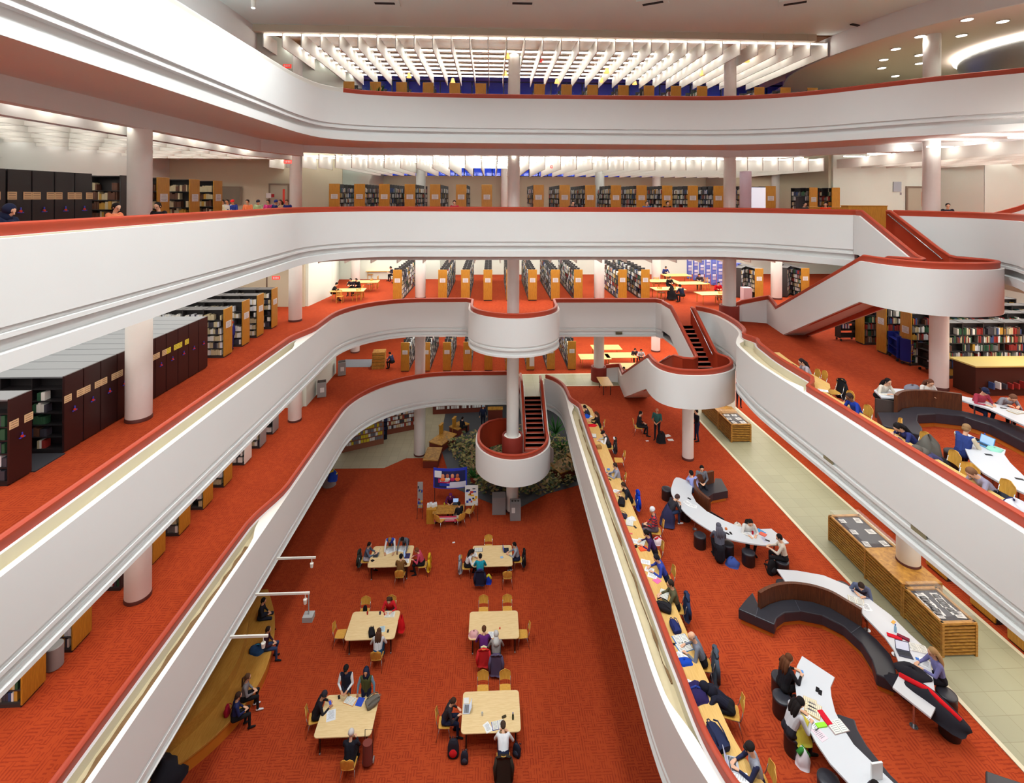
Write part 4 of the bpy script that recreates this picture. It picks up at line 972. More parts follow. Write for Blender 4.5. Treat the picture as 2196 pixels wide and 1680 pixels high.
def person(px, py, L, face, pose, top, leg, hair, style, label, skin=0, sleeve=None, s=1.0, robe=False, zoff=0, group=None, shoes=BLACK):
    key = pose+('_robe' if robe else '')
    if key not in _bod: _bod[key] = make_body(pose, robe)
    me, M, hc, nb, hpr = _bod[key]
    o = bpy.data.objects.new('person', me); col.objects.link(o)
    rz = math.radians(face); c, sn = math.cos(rz), math.sin(rz); z0 = Z[L]+zoff
    x, y = U(px, py, z0+(hc.z+.03)*s); x -= (hc.x*c-hc.y*sn)*s; y -= (hc.x*sn+hc.y*c)*s
    o.location = (x, y, z0); o.rotation_euler.z = rz; o.scale = (s, s, s)
    cols = [cm(top), cm(sleeve) if sleeve else cm(top), cm(leg), cm(shoes), mat('skin_%d' % skin, SK[skin], .6), cm(sleeve) if sleeve and sleeve not in SK and sleeve != (150, 96, 70) else cm(top)]
    if sleeve == 'skin': pass
    for i, m_ in enumerate(cols): o.material_slots[i].link = 'OBJECT'; o.material_slots[i].material = m_
    hk = (key, style)
    if hk not in _hair: _hair[hk] = hair_mesh(key, style)
    nm = {'short': 'hair', 'long': 'hair', 'bun': 'hair', 'tail': 'hair', 'bald': 'hair', 'cap': 'cap', 'beanie': 'knit_hat', 'hood': 'hood', 'scarf': 'head_scarf', 'peak': 'hood'}[style]
    h = bpy.data.objects.new(nm, _hair[hk]); col.objects.link(h); h.parent = o; h.material_slots[0].link = 'OBJECT'; h.material_slots[0].material = cm(hair)
    fk = (key, 'face')
    if fk not in _hair: _hair[fk] = face_mesh(key)
    f = bpy.data.objects.new('face', _hair[fk]); col.objects.link(f); f.parent = o
    tag(o, label, 'person', group); PEOPLE.append(o)
    return o, (x, y, z0), rz

# ---------- furniture prototypes
def mk_chair():
    o = empty('chair')
    m = MB(); a = []
    for k in range(13):
        t = -1+2*k/12; a.append((t*.22, .21-.02*t*t))
    poly = a[::-1]+[(-.2, -.18), (-.1, -.2), (.1, -.2), (.2, -.18)]
    m.prism(poly, .44, .46); m.build('seat', [M_chair], o, bevel=.005)
    m = MB(); rows = []
    for j in range(8):
        v = j/7; z = .56+.34*v; wd = .19+.025*math.sin(PI*v*.9) if v < .75 else .205*math.sqrt(max(.15, 1-((v-.75)/.27)**2))
        rows.append([(wd*(-1+2*k/8), -.235-.05*v+.035*(1-(-1+2*k/8)**2)*-1+.0, z) for k in range(9)])
    for off in (0, .014):
        o_ = len(m.v)
        for r in rows: m.v += [(x, y-off, z) for x, y, z in r]
        for i in range(7):
            for k in range(8):
                f = (o_+i*9+k, o_+i*9+k+1, o_+(i+1)*9+k+1, o_+(i+1)*9+k); m.f.append(f[::-1] if off == 0 else f); m.m.append(0)
    n = 72
    ring = [k for k in range(9)]+[9*i+8 for i in range(1, 8)]+[63+k for k in range(7, -1, -1)]+[9*i for i in range(6, 0, -1)]
    for a_, b_ in zip(ring, ring[1:]+ring[:1]): m.f.append((a_, b_, b_+n, a_+n)); m.m.append(0)
    m.build('backrest', [M_chair], o, smooth=True, angle=40)
    for s in (-1, 1): m = MB(); m.tube([(s*.2, -.26, .7), (s*.215, -.22, .5), (s*.2, -.17, .435), (s*.2, .17, .435)], .011, 6); m.build('frame_rail', [M_steel], o, smooth=True)
    for s in (-1, 1):
        m = MB(); m.tube([(s*.2, .15, .435), (s*.225, .22, .0)], .011, 6); m.build('leg', [M_steel], o, smooth=True)
        m = MB(); m.tube([(s*.2, -.16, .435), (s*.235, -.27, .0)], .011, 6); m.build('leg', [M_steel], o, smooth=True)
    return o
chairP = mk_chair(); cu = [False]
def chair(x, y, z, rz, label, group=None): return place(chairP, cu, (x, y, z), rz, label, 'chair', group)
def mk_woodchair():
    o = empty('chair'); m = MB(); m.box((0, 0, .44), (.42, .42, .04)); m.build('seat', [M_chair], o, bevel=.01)
    m = MB()
    for k in range(4): m.box((0, -.2, .58+.09*k), (.4, .025, .045))
    m.build('backrest', [M_chair], o)
    for sx in (-1, 1):
        for sy in (-1, 1):
            m = MB(); h = .9 if sy < 0 else .42; m.box((sx*.19, sy*.19, h/2), (.035, .035, h)); m.build('leg', [M_chair], o)
    return o
wchP = mk_woodchair(); wu = [False]
def rrect(w_, d_, r, n=5):
    p = []
    for cx, cy_, a0 in ((w_/2-r, d_/2-r, 0), (-w_/2+r, d_/2-r, PI/2), (-w_/2+r, -d_/2+r, PI), (w_/2-r, -d_/2+r, 1.5*PI)):
        for k in range(n+1): a = a0+PI/2*k/n; p.append((cx+r*math.cos(a), cy_+r*math.sin(a)))
    return p
def table(x, y, z, w_, d_, label, group, r=.12, rz=0, leg=M_dark, top=M_maple, cast=True):
    o = empty('reading_table', (x, y, z), rz)
    m = MB(); m.prism(rrect(w_, d_, r), .71, .745); m.build('table_top', [top], o, bevel=.006)
    m = MB(); m.box((0, d_/2-.2, .68), (w_-.35, .05, .05)); m.box((0, -d_/2+.2, .68), (w_-.35, .05, .05)); m.build('apron_frame', [leg], o)
    for sx in (-1, 1):
        for sy in (-1, 1):
            m = MB(); px_, py_ = sx*(w_/2-.17), sy*(d_/2-.17); m.tube([(px_, py_, .71), (px_, py_, .07)], .025, 8); l = m.build('leg', [leg], o, smooth=True)
            if cast: m = MB(); m.tube([(px_-.02, py_, .035), (px_+.02, py_, .035)], .035, 10); m.build('caster', [M_greymetal], l)
    return tag(o, label, 'table', group)
def outline_top(name, pts, z, th, mat_, label, cat, group=None):
    m = MB(); m.prism(pts, z-th, z); o = m.build(name, mat_, bevel=.008); return tag(o, label, cat, group)
# small things
def cbox(name, px, py, z, dims, rz, mat_, label, cat, bevel=.004, group=None):
    x, y = U(px, py, z); m = MB(); m.box((0, 0, dims[2]/2), dims); o = m.build(name, mat_, loc=(x, y, z), rz=math.radians(rz), bevel=bevel); return tag(o, label, cat, group)
def laptop(px, py, z, rz, label, body=(60, 62, 68), scr=(150, 180, 220), screen_e=.5):
    x, y = U(px, py, z); o = empty('laptop', (x, y, z), math.radians(rz)); b = cm(body)
    m = MB(); m.box((0, 0, .009), (.33, .23, .018)); m.build('keyboard_base', [b], o, bevel=.004)
    m = MB()
    for r in range(5): m.box((0, -.02+.03*r-.03, .0195), (.28, .02, .003))
    m.build('keys', [mat('key_dark', (40, 42, 48), .6)], o)
    T = Matrix.Translation((0, .115, .012)) @ Matrix.Rotation(math.radians(-18), 4, 'X')
    m = MB(); m.box((0, .004, .11), (.33, .01, .22), T=T); m.build('lid', [b], o)
    m = MB(); m.box((0, -.002, .11), (.3, .004, .19), T=T); m.build('screen', [mat('screen_%d_%d_%d' % scr, scr, .3, emit=scr, es=screen_e)], o)
    return tag(o, label, 'laptop')
def papers(px, py, z, rz, label, n=1, rgb=(238, 238, 240), lines=True, sz=(.21, .29)):
    x, y = U(px, py, z); m = MB(); 
    for k in range(n): m.box((R.uniform(-.03, .03)*(k > 0), R.uniform(-.03, .03)*(k > 0), .003+.004*k), (sz[0], sz[1], .004), 0, R.uniform(-.3, .3)*(k > 0))
    z1 = .005+.004*n
    if lines:
        for k in range(7): m.box((R.uniform(-.01, .01), sz[1]*.38-sz[1]*.11*k, z1-.001), (sz[0]*R.uniform(.5, .75), .008, .002), 1)
    o = m.build('paper_sheet', [cm(rgb, .8), mat('print_grey2', (130, 132, 140), .8)], loc=(x, y, z), rz=math.radians(rz)); return tag(o, label, 'papers')
def openbook(px, py, z, rz, label, cover=(60, 90, 170), page=(232, 230, 222)):
    x, y = U(px, py, z); m = MB(); m.box((0, 0, .004), (.42, .28, .008), 0)
    for s in (-1, 1):
        for k in range(4): m.box((s*(.03+.045*k), 0, .014+.006*math.sin(PI*(k+.5)/4)), (.046, .265, .012), 1)
        for k in range(6): m.box((s*.1, .1-.04*k, .0285), (.13, .007, .002), 2)
    o = m.build('open_book', [cm(cover, .6), cm(page, .8), mat('print_grey2', (0, 0, 0))], loc=(x, y, z), rz=math.radians(rz)); return tag(o, label, 'book')
def phone(px, py, z, rz, label, rgb=(24, 24, 28)):
    return cbox('phone', px, py, z, (.075, .15, .01), rz, [cm(rgb, .3)], label, 'phone')
def cup(px, py, z, label, rgb=(232, 228, 220)):
    x, y = U(px, py, z); m = MB(); m.lathe([(.028, 0), (.038, .1), (.034, .1), (.026, .01)], seg=14); o = m.build('cup', [cm(rgb)], loc=(x, y, z), smooth=True, angle=40); return tag(o, label, 'cup')
def bottle(px, py, z, label, rgb=(150, 190, 220)):
    x, y = U(px, py, z); m = MB(); m.lathe([(.032, 0), (.034, .03), (.034, .14), (.016, .18), (.014, .2)], seg=14); o = m.build('bottle', [cm(rgb, .3)], loc=(x, y, z), smooth=True, angle=40)
    m = MB(); m.lathe([(.017, .2), (.017, .225)], seg=12); m.build('bottle_cap', [cm((60, 90, 180))], o); return tag(o, label, 'bottle')
def backpack(px, py, z, rz, label, rgb=BLACK, acc=None, s=1.0, lay=False, cat='bag'):
    x, y = U(px, py, z+.1); T = empty('backpack', (x, y, z), math.radians(rz)); T.scale = (s, s, s)
    X = Matrix.Translation((0, 0, .1)) @ Matrix.Rotation(math.radians(-80), 4, 'X') @ Matrix.Translation((0, 0, -.22)) if lay else Matrix.Identity(4)
    m = MB(); rows = []
    for k in range(10):
        t = k/9; wd = .15*(1-.35*max(0, t-.6)/.4); dp = .09*(1.15-.5*t)*(1 if k < 9 else .6); z_ = .44*t
        if k == 0: wd *= .85; dp *= .8
        if k == 9: wd *= .6
        rows.append([tuple(X @ Vector((wd*abs(math.cos(a))**.6*(1 if math.cos(a) > 0 else -1), dp*abs(math.sin(a))**.6*(1 if math.sin(a) > 0 else -1), z_))) for a in [2*PI*q/16 for q in range(16)]])
    loft(m, rows, 0); m.build('bag_body', [cm(rgb, .8)], T, smooth=True, angle=60)
    m = MB(); rows = []
    for k in range(6):
        t = k/5; wd = .11*math.sin(PI*(.12+.76*t)); rows.append([tuple(X @ Vector((wd*math.cos(a), .085+.05*math.sin(a)*math.sin(PI*(.1+.8*t)), .05+.2*t))) for a in [2*PI*q/12 for q in range(12)]])
    loft(m, rows, 0); m.build('front_pocket', [cm(acc or tuple(min(255, c+14) for c in rgb), .8)], T, smooth=True, angle=60)
    for sgn in (-1, 1):
        m = MB(); m.tube([X @ Vector(p) for p in ((sgn*.08, -.07, .42), (sgn*.1, -.15, .34), (sgn*.1, -.15, .18), (sgn*.11, -.08, .05))], .014, 6); m.build('strap', [cm(rgb, .8)], T, smooth=True)
    m = MB(); m.tube([X @ Vector(p) for p in ((-.04, -.03, .42), (-.02, -.03, .48), (.02, -.03, .48), (.04, -.03, .42))], .01, 6); m.build('grab_handle', [cm(rgb, .8)], T, smooth=True)
    return tag(T, label, cat)
def coat(x, y, z, rz, label, rgb, s=1.0, top=.93, bottom=.25, lining=None, wd=.24):
    """jacket hung over a chair back (chair faces local +Y)"""
    rr = random.Random(len(label)); m = MB(); N = 22; rows = []
    for j in range(9):
        t = j/8; zz = top-(top-bottom)*t; ring = []
        for k in range(N):
            a = 2*PI*k/N; w_ = wd*(.92+.22*t)+.012*math.sin(5*a+j); d_ = .06+.05*t+.018*math.sin(7*a+2*j+rr.random())
            cy_ = -.29-.03*(1-t)
            ring.append((w_*math.cos(a), cy_+d_*math.sin(a), zz+(.02*math.sin(3*a+1) if j == 8 else 0)-(.05*abs(math.cos(a))**2 if j == 0 else 0)))
        rows.append(ring)
    loft(m, rows, 0); o = m.build('coat', [cm(rgb, .9)], loc=(x, y, z), rz=rz, smooth=True); o.scale = (s, s, s)
    for sg in (-1, 1):
        m = MB(); m.tube([(sg*wd*.85, -.3, top-.1), (sg*wd*1.1, -.34, top-.35), (sg*wd*1.02, -.36, bottom+.12)], [.05, .055, .04], 8); m.build('sleeve', [cm(rgb, .9)], o, smooth=True)
    if lining: m = MB(); m.tube([(-.12, -.25, top-.02), (0, -.23, top+.01), (.12, -.25, top-.02)], .035, 8); m.build('collar_lining', [cm(lining, .9)], o, smooth=True)
    return tag(o, label, 'coat')
def heap(name, px, py, z, r, label, rgb, cat, rz=0, rgb2=None):
    """soft crumpled heap (coat or bag thrown on a surface)"""
    rr = random.Random(int(px*7+py)); m = MB(); x, y = U(px, py, z+r[2]*.5); rows = []
    for j in range(7):
        t = j/6; rows.append([(r[0]*math.cos(a)*math.cos(t*PI/2*.97)*(1+.13*math.sin(3*a+j*1.3+px)), r[1]*math.sin(a)*math.cos(t*PI/2*.97)*(1+.13*math.sin(4*a+px)), r[2]*(math.sin(t*PI/2)*(1+.16*math.sin(2*a+py)))) for a in [2*PI*k/20 for k in range(20)]])
    loft(m, rows, 0); o = m.build(name, [cm(rgb, .9)], loc=(x, y, z), rz=math.radians(rz), smooth=True)
    if rgb2: 
        m = MB(); m.tube([(-r[0]*.7, 0, r[2]*.75), (0, r[1]*.1, r[2]*1.02), (r[0]*.75, 0, r[2]*.6)], r[2]*.16, 8); m.build('lining', [cm(rgb2, .9)], o, smooth=True)
    return tag(o, label, cat)
# ================= ground floor
T0 = Z[0]+.745
tabs = {'A': ((789, 880), (1171, 1216), (801, 887), 'far left table, with five readers'), 'B': ((1012, 1100), (1170, 1215), (1014, 1097), 'far right table, with three readers'),
        'C': ((739, 848), (1311, 1372), (757, 856), 'middle left table, with black backpack on it'), 'D': ((1004, 1113), (1311, 1371), (1008, 1111), 'middle right table, two readers side by side'),
        'E': ((672, 795), (1489, 1581), (702, 815), 'near left table, grey satchel at its corner'), 'F': ((989, 1117), (1482, 1572), (993, 1113), 'near right table, backpack standing beside it')}
TC = {}
for k, (nb_, yy, fb, lb) in tabs.items():
    p = [U(nb_[0], yy[1], T0), U(nb_[1], yy[1], T0), U(fb[0], yy[0], T0), U(fb[1], yy[0], T0)]
    cx = sum(q[0] for q in p)/4; cy_ = sum(q[1] for q in p)/4; wd = ((p[1][0]-p[0][0])+(p[3][0]-p[2][0]))/2; dp = (p[2][1]+p[3][1]-p[0][1]-p[1][1])/2
    TC[k] = (cx, cy_, wd, dp); table(cx, cy_, Z[0], wd, dp, 'pale maple table on ground floor: '+lb, 'ground floor tables')
def seat(px, py, L, face, pose, top, leg, hair, style, label, chairlab=None, **kw):
    o, (x, y, z), rz = person(px, py, L, face, pose, top, leg, hair, style, label, **kw)
    if chairlab: chair(x, y, z+.0, rz, chairlab)
    return (x, y, z, rz)
def echair(tb, dx, dy, face, label):
    cx, cy_, wd, dp = TC[tb]; return chair(cx+dx, cy_+dy, Z[0], math.radians(face), label)
# table A
p = seat(792, 1168, 0, -90, 'type', (88, 98, 118), (190, 190, 200), DARKH, 'short', 'person in slate blue jacket typing on laptop at left side of the far left table', 'chair under the slate-jacketed laptop user at the far left table')
coat(*p[:3], p[3], 'dark green coat hanging behind the slate-jacketed laptop user', (48, 54, 50))
person(836, 1157, 0, 180, 'bend', (40, 64, 170), DGREY, (150, 110, 60), 'short', 'person in royal blue shirt bending over papers at the far left table', sleeve=(226, 226, 230), skin=1)
person(863, 1156, 0, 170, 'bend', (96, 100, 112), DGREY, DARKH, 'short', 'person in grey hooded jacket leaning over the far left table beside blue shirt', skin=3)
p = seat(894, 1180, 0, 90, 'read', (196, 70, 96), BLACK, (120, 66, 40), 'short', 'person in pink top at the right side of the far left table', 'chair under the pink-topped reader')
coat(*p[:3], p[3], 'mustard yellow coat hanging behind the pink-topped reader', (220, 178, 40))
seat(860, 1193, 0, 0, 'type', (122, 84, 44), (90, 70, 40), DARKH, 'short', 'person in brown top seated with back to us at the far left table', 'chair under the brown-topped reader, back to us')
# table B
p = seat(1013, 1183, 0, -90, 'read', WHITE, BLACK, DARKH, 'long', 'person with long black hair and white top at the far right table', 'chair under the long-haired reader at the far right table', skin=1)
coat(*p[:3], p[3], 'pale grey padded coat behind the long-haired reader', (150, 152, 162), lining=(170, 140, 70))
p = seat(1030, 1193, 0, 0, 'read', (28, 138, 158), BLACK, DARKH, 'short', 'person in teal top with back to us at the far right table', 'chair under the teal-topped reader')
coat(*p[:3], p[3], 'navy parka over the chair of the teal-topped reader', (34, 34, 58), lining=(60, 62, 130))
heap('tote_bag', 1048, 1243, Z[0], (.15, .1, .4), 'bright blue tote bag with yellow edge on the carpet beside the navy parka', (30, 60, 180), 'bag', rgb2=(220, 210, 60))
p = seat(1103, 1168, 0, 90, 'type', (150, 154, 166), NAVY, DARKH, 'short', 'person in light grey sweater at a laptop, right side of the far right table', 'chair under the grey-sweatered laptop user', shoes=WHITE)
coat(*p[:3], p[3], 'black coat behind the grey-sweatered laptop user', BLACK)
echair('B', -.2, 1.0, 180, 'empty chair on the far side of the far right table'); echair('B', .72, -.95, 0, 'empty chair at the near right corner of the far right table')
# table C
echair('C', -.62, 1.0, 180, 'empty-backed chair holding a black bag, far side of the middle left table'); backpack(783, 1307, Z[0]+.46, 0, 'small black bag on the chair behind the middle left table', s=.6)
echair('C', -1.32, -.05, -90, 'empty chair pulled out at the left end of the middle left table')
p = seat(834, 1287, 0, 180, 'read', (206, 34, 44), DGREY, (70, 46, 36), 'long', 'person in bright red sweatshirt facing us at the middle left table', 'chair under the red-sweatshirted reader')
heap('coat', 860, 1338, Z[0]+.3, (.16, .14, .6), 'red coat hung at the right corner of the middle left table', (206, 24, 30), 'coat')
p = seat(813, 1354, 0, 0, 'read', (206, 204, 206), (30, 74, 110), (84, 52, 34), 'long', 'person in white sweater and jeans with back to us at the middle left table', 'chair under the white-sweatered reader at the middle left table')
backpack(797, 1355, T0, 20, 'round black backpack lying on the middle left table', s=.85, lay=True)
# table D
echair('D', -.45, 1.05, 180, 'left empty chair behind the middle right table'); echair('D', .6, 1.05, 180, 'right empty chair behind the middle right table'); echair('D', 1.2, -.15, 90, 'chair tucked at the right end of the middle right table')
p = seat(1038, 1349, 0, 0, 'read', (96, 38, 110), BLACK, (92, 56, 36), 'short', 'person in purple sweater with back to us at the middle right table', 'chair under the purple-sweatered reader')
coat(*p[:3], p[3], 'cream and red patterned coat behind the purple sweater', (200, 40, 44), lining=(226, 214, 170))
p = seat(1064, 1360, 0, 0, 'read', (140, 130, 128), DGREY, (196, 192, 190), 'scarf', 'person in pale grey head scarf with back to us at the middle right table', 'chair under the grey-scarved reader')
coat(*p[:3], p[3], 'plum grey coat behind the grey-scarved reader', (88, 76, 104), bottom=.12)
heap('handbag', 1016, 1358, T0, (.2, .16, .2), 'pale pink knitted bag on the middle right table', (226, 172, 172), 'bag')
# table E
p = seat(695, 1490, 0, -75, 'read', (32, 30, 38), BLACK, (44, 42, 50), 'beanie', 'person in black jacket and grey beanie looking at a phone, near left table', 'chair under the black-jacketed phone user', skin=1)
person(742, 1434, 0, 180, 'stand', (26, 28, 48), JEAN, (20, 20, 22), 'cap', 'person standing in navy varsity jacket with white sleeves and black cap', sleeve=WHITE, skin=1)
person(785, 1441, 0, 180, 'side', (76, 78, 44), NAVY, (32, 40, 66), 'peak', 'person standing in olive vest with pointed navy knit hood', sleeve=(126, 160, 186), skin=1)
p = seat(753, 1573, 0, 0, 'type', (28, 28, 38), BLACK, (206, 200, 198), 'beanie', 'person in black coat and white knit hat with back to us, near left table', 'nearest chair at the near left table, under the white-hatted reader')
# trolley
x, y = U(788, 1645, Z[0]); t = empty('shopping_trolley', (x, y, Z[0])); m = MB(); rows = [[(.17*math.cos(a)*(1-.1*k/5), .13*math.sin(a), .14+.13*k+.0) for a in [2*PI*q/14 for q in range(14)]] for k in range(6)]; loft(m, rows, 0); m.build('bag_body', [cm((122, 60, 52))], t, smooth=True, angle=50)
m = MB(); m.tube([(-.13, .15, .1), (-.13, .2, 1.0), (.13, .2, 1.0), (.13, .15, .1)], .012, 6); m.build('handle_frame', [M_dark], t)
for s in (-1, 1): m = MB(); m.tube([(s*.17-.015, .12, .09), (s*.17+.015, .12, .09)], .09, 14); m.build('wheel', [M_greymetal], t)
tag(t, 'brown two-wheeled shopping trolley beside the near left table', 'shopping trolley')
backpack(800, 1505, T0, -60, 'grey leather satchel on the far right corner of the near left table', (110, 104, 96), lay=True, s=1.1)
# table F
echair('F', -.3, 1.02, 180, 'left empty chair behind the near right table'); echair('F', .52, 1.02, 180, 'right empty chair behind the near right table')
p = seat(972, 1504, 0, -90, 'read', (44, 38, 44), NAVY, (60, 40, 30), 'short', 'person in black puffer jacket with cream collar at the near right table', 'chair under the puffer-jacketed reader'); 
p = seat(1079, 1556, 0, 0, 'lean', WHITE, NAVY, (70, 54, 44), 'short', 'person in white shirt bent over a phone, back to us, near right table', 'chair under the white-shirted reader at the near right table')
coat(*p[:3], p[3], 'long dark olive coat over the nearest chair of the near right table', (52, 44, 38), bottom=.08, wd=.26)
backpack(972, 1615, Z[0], 180, 'black and red hiking backpack standing on the carpet by the near right table', (40, 38, 48), (200, 28, 34), s=1.25)
backpack(996, 1630, Z[0], 180, 'small charcoal backpack on the carpet next to the hiking backpack', (42, 40, 52), s=.85)
backpack(1108, 1615, Z[0], 150, 'dark bag at the near right leg of the near right table', (36, 40, 56), s=.9)
# items on ground tables
laptop(806, 1191, T0, -90, 'open laptop in front of the slate-jacketed reader'); papers(838, 1180, T0, 30, 'large drawing sheet in front of the blue-shirted person', 1, sz=(.55, .4)); papers(864, 1178, T0, -20, 'spread sheets beside the drawing on the far left table', 3, sz=(.42, .4))
laptop(874, 1193, T0, 90, 'open dark blue laptop before the pink-topped reader', (50, 40, 110)); papers(872, 1204, T0, 10, 'pale papers at the near right corner of the far left table', 2); heap('knit_hat', 799, 1202, T0, (.09, .07, .05), 'small black item by the slate-jacketed reader', BLACK, 'hat')
openbook(1026, 1180, T0, 0, 'open magazine before the long-haired reader', (70, 90, 110)); papers(1018, 1190, T0, 20, 'white notes by the long-haired reader', 2); laptop(1086, 1181, T0, 90, 'open laptop with blue screen before the grey-sweatered reader', (40, 44, 60), (60, 80, 180)); cbox('notebook', 1076, 1196, T0, (.14, .12, .02), 15, [cm((150, 180, 215))], 'pale blue notebook in the middle of the far right table', 'notebook')
cup(788, 1318, T0, 'small red cup on the middle left table', (190, 40, 40)); cup(815, 1318, T0, 'dark blue mug on the middle left table', (30, 34, 80)); cbox('wallet', 827, 1318, T0, (.13, .09, .03), 30, [cm((170, 24, 34))], 'dark red wallet by the red-sweatshirted reader', 'wallet'); openbook(836, 1319, T0, 180, 'open notebook under the red-sweatshirted reader', (230, 230, 220)); phone(832, 1354, T0, 0, 'black phone near the right edge of the middle left table'); papers(820, 1350, T0, 10, 'pale blue sheet before the white-sweatered reader', 1, (190, 215, 225))
papers(1053, 1362, T0, 0, 'white sheet between the two readers of the middle right table'); cbox('marker_box', 1072, 1349, T0, (.05, .05, .05), 0, [cm((220, 70, 60))], 'small orange-red case on the middle right table', 'pencil case')
phone(727, 1496, T0, 25, 'black phone on the far edge of the near left table'); phone(708, 1508, Z[0]+.9, 30, 'blue phone held by the black-jacketed reader', (60, 80, 190)); papers(710, 1535, T0, 15, 'printed newspaper page on the left of the near left table', 1, (222, 224, 230), sz=(.3, .38)); openbook(751, 1504, T0, -20, 'open white book with orange spine on the near left table', (224, 150, 80)); cbox('magazine', 772, 1506, T0, (.24, .3, .012), -12, [cm((50, 80, 190))], 'blue covered magazine near the grey satchel', 'magazine'); cup(748, 1494, T0, 'orange-brown cup beside the open white book', (190, 130, 60))
laptop(1000, 1522, T0, -90, 'silver laptop before the puffer-jacketed reader', (190, 194, 204), (200, 210, 230)); cbox('notebook', 1000, 1504, T0, (.18, .2, .02), 5, [M_paper], 'white notebook by the silver laptop', 'notebook'); cup(1034, 1535, T0, 'white paper cup in the middle of the near right table'); papers(1046, 1562, T0, 25, 'printed booklet at the near edge of the near right table', 2); openbook(1068, 1556, T0, 10, 'pale open book under the white-shirted reader'); cbox('glove', 1081, 1539, T0, (.16, .07, .05), 20, [cm((70, 60, 44))], 'dark folded glove on the near right table', 'glove', .02); bottle(1100, 1543, T0, 'small dark green bottle on the near right table', (50, 56, 36))
cbox('paper_scrap', 973, 1164, Z[0]+.016, (.14, .1, .01), 15, [M_paper], 'tiny white paper scrap alone on the ground floor carpet', 'paper scrap')
# staff desk and promotion
x, y = U(962, 1092, Z[0]+.75); d_ = table(x, y, Z[0], 1.75, .8, 'small oak information desk under the poster display', None, .05, top=M_slat, cast=False)
m = MB(); m.box((-.1, -.41, .45), (1.35, .02, .3)); m.build('front_banner', [mat('banner_pink', (214, 60, 96), .7)], d_); m = MB(); m.box((-.1, -.425, .5), (1.2, .008, .05)); m.box((-.1, -.425, .4), (.9, .008, .04)); m.build('banner_lettering', [M_paper], d_)
x, y = U(926, 1090, Z[0]+.75); m = MB(); m.box((0, 0, .4), (.55, .5, .8)); o = m.build('leaflet_cabinet', [M_oak], loc=(x, y, Z[0])); tag(o, 'oak cabinet of leaflets left of the information desk', 'cabinet')
for k in range(4): cbox('leaflet_stack', 919+5*k, 1087-2*(k % 2), Z[0]+.8, (.16, .2, .16), 5*k, [M_paper], 'white leaflet stack on the oak cabinet, %s from the left' % ORD[k], 'leaflets', group='leaflet stacks')
# poster display
x, y = U(965, 1088, Z[0]); o = empty('poster_display', (x, y, Z[0])); m = MB(); n = 14; rr_ = []
for k in range(n+1):
    t = -1+2*k/n; rr_.append((t*1.0, .16*t*t-.1))
for a_, b_ in zip(rr_, rr_[1:]): m.add([(a_[0], a_[1], 1.55), (b_[0], b_[1], 1.55), (b_[0], b_[1], 2.75), (a_[0], a_[1], 2.75), (a_[0], a_[1]+.03, 1.55), (b_[0], b_[1]+.03, 1.55), (b_[0], b_[1]+.03, 2.75), (a_[0], a_[1]+.03, 2.75)], [(0, 1, 2, 3), (7, 6, 5, 4), (3, 2, 6, 7), (0, 4, 5, 1), (0, 3, 7, 4), (1, 5, 6, 2)], 0)
m.build('board', [mat('poster_blue', (40, 60, 190), .5)], o, loc=(0, 0, -.4))
def patch(m, x0, x1, z0, z1, mi, dz=.012, n=6):
    for k in range(n):
        a = x0+(x1-x0)*k/n; b = x0+(x1-x0)*(k+1)/n; ya = .16*a*a-.1-dz; yb = .16*b*b-.1-dz
        m.add([(a, ya, z0), (b, yb, z0), (b, yb, z1), (a, ya, z1)], [(0, 1, 2, 3)], mi)
m = MB(); patch(m, -.93, .9, 1.6, 2.6, 0, .008); patch(m, -.93, -.5, 2.2, 2.6, 1, .011); patch(m, -.2, .95, 1.6, 1.95, 2, .012); patch(m, -.7, 0, 1.9, 2.15, 3, .016); patch(m, -.62, -.02, 1.72, 1.88, 4, .016)
patch(m, -.6, -.1, 1.97, 2.08, 5, .02, 2)
for k, (a, c_) in enumerate(((-.42, 6), (-.15, 7), (.15, 6), (.45, 7))):
    for j in range(12):
        pass
    s_ = len(m.f); T = Matrix.Translation((a, -.13, 2.33)); ellips(m, T, (0, 0, 0), (.1, .03, .13), 12, 8); m.m[s_:] = [c_]*(len(m.f)-s_)
    s_ = len(m.f); ellips(m, T, (0, .005, -.2), (.15, .03, .12), 12, 8); m.m[s_:] = [[8, 5, 3, 8][k]]*(len(m.f)-s_)
m.build('artwork', [mat('art_night', (34, 40, 90), .5), mat('art_white', (235, 235, 240), .6), mat('art_pale', (216, 214, 232), .6), mat('art_magenta', (190, 30, 90), .6), mat('art_blue', (30, 60, 170), .6), M_paper, mat('art_skin', (230, 150, 110), .6), mat('art_skin2', (180, 100, 70), .6), mat('art_orange', (240, 120, 60), .6)], o, loc=(0, 0, -.4))
m = MB()
for s in (-1, 1): m.tube([(s*.92, .06, 1.2), (s*.92, .06, 0)], .02, 6); m.tube([(s*.92, -.25, .02), (s*.92, .4, .02)], .02, 6)
m.build('stand', [M_dark], o); tag(o, 'curved colourful promotional poster board on stand behind the information desk', 'poster display')
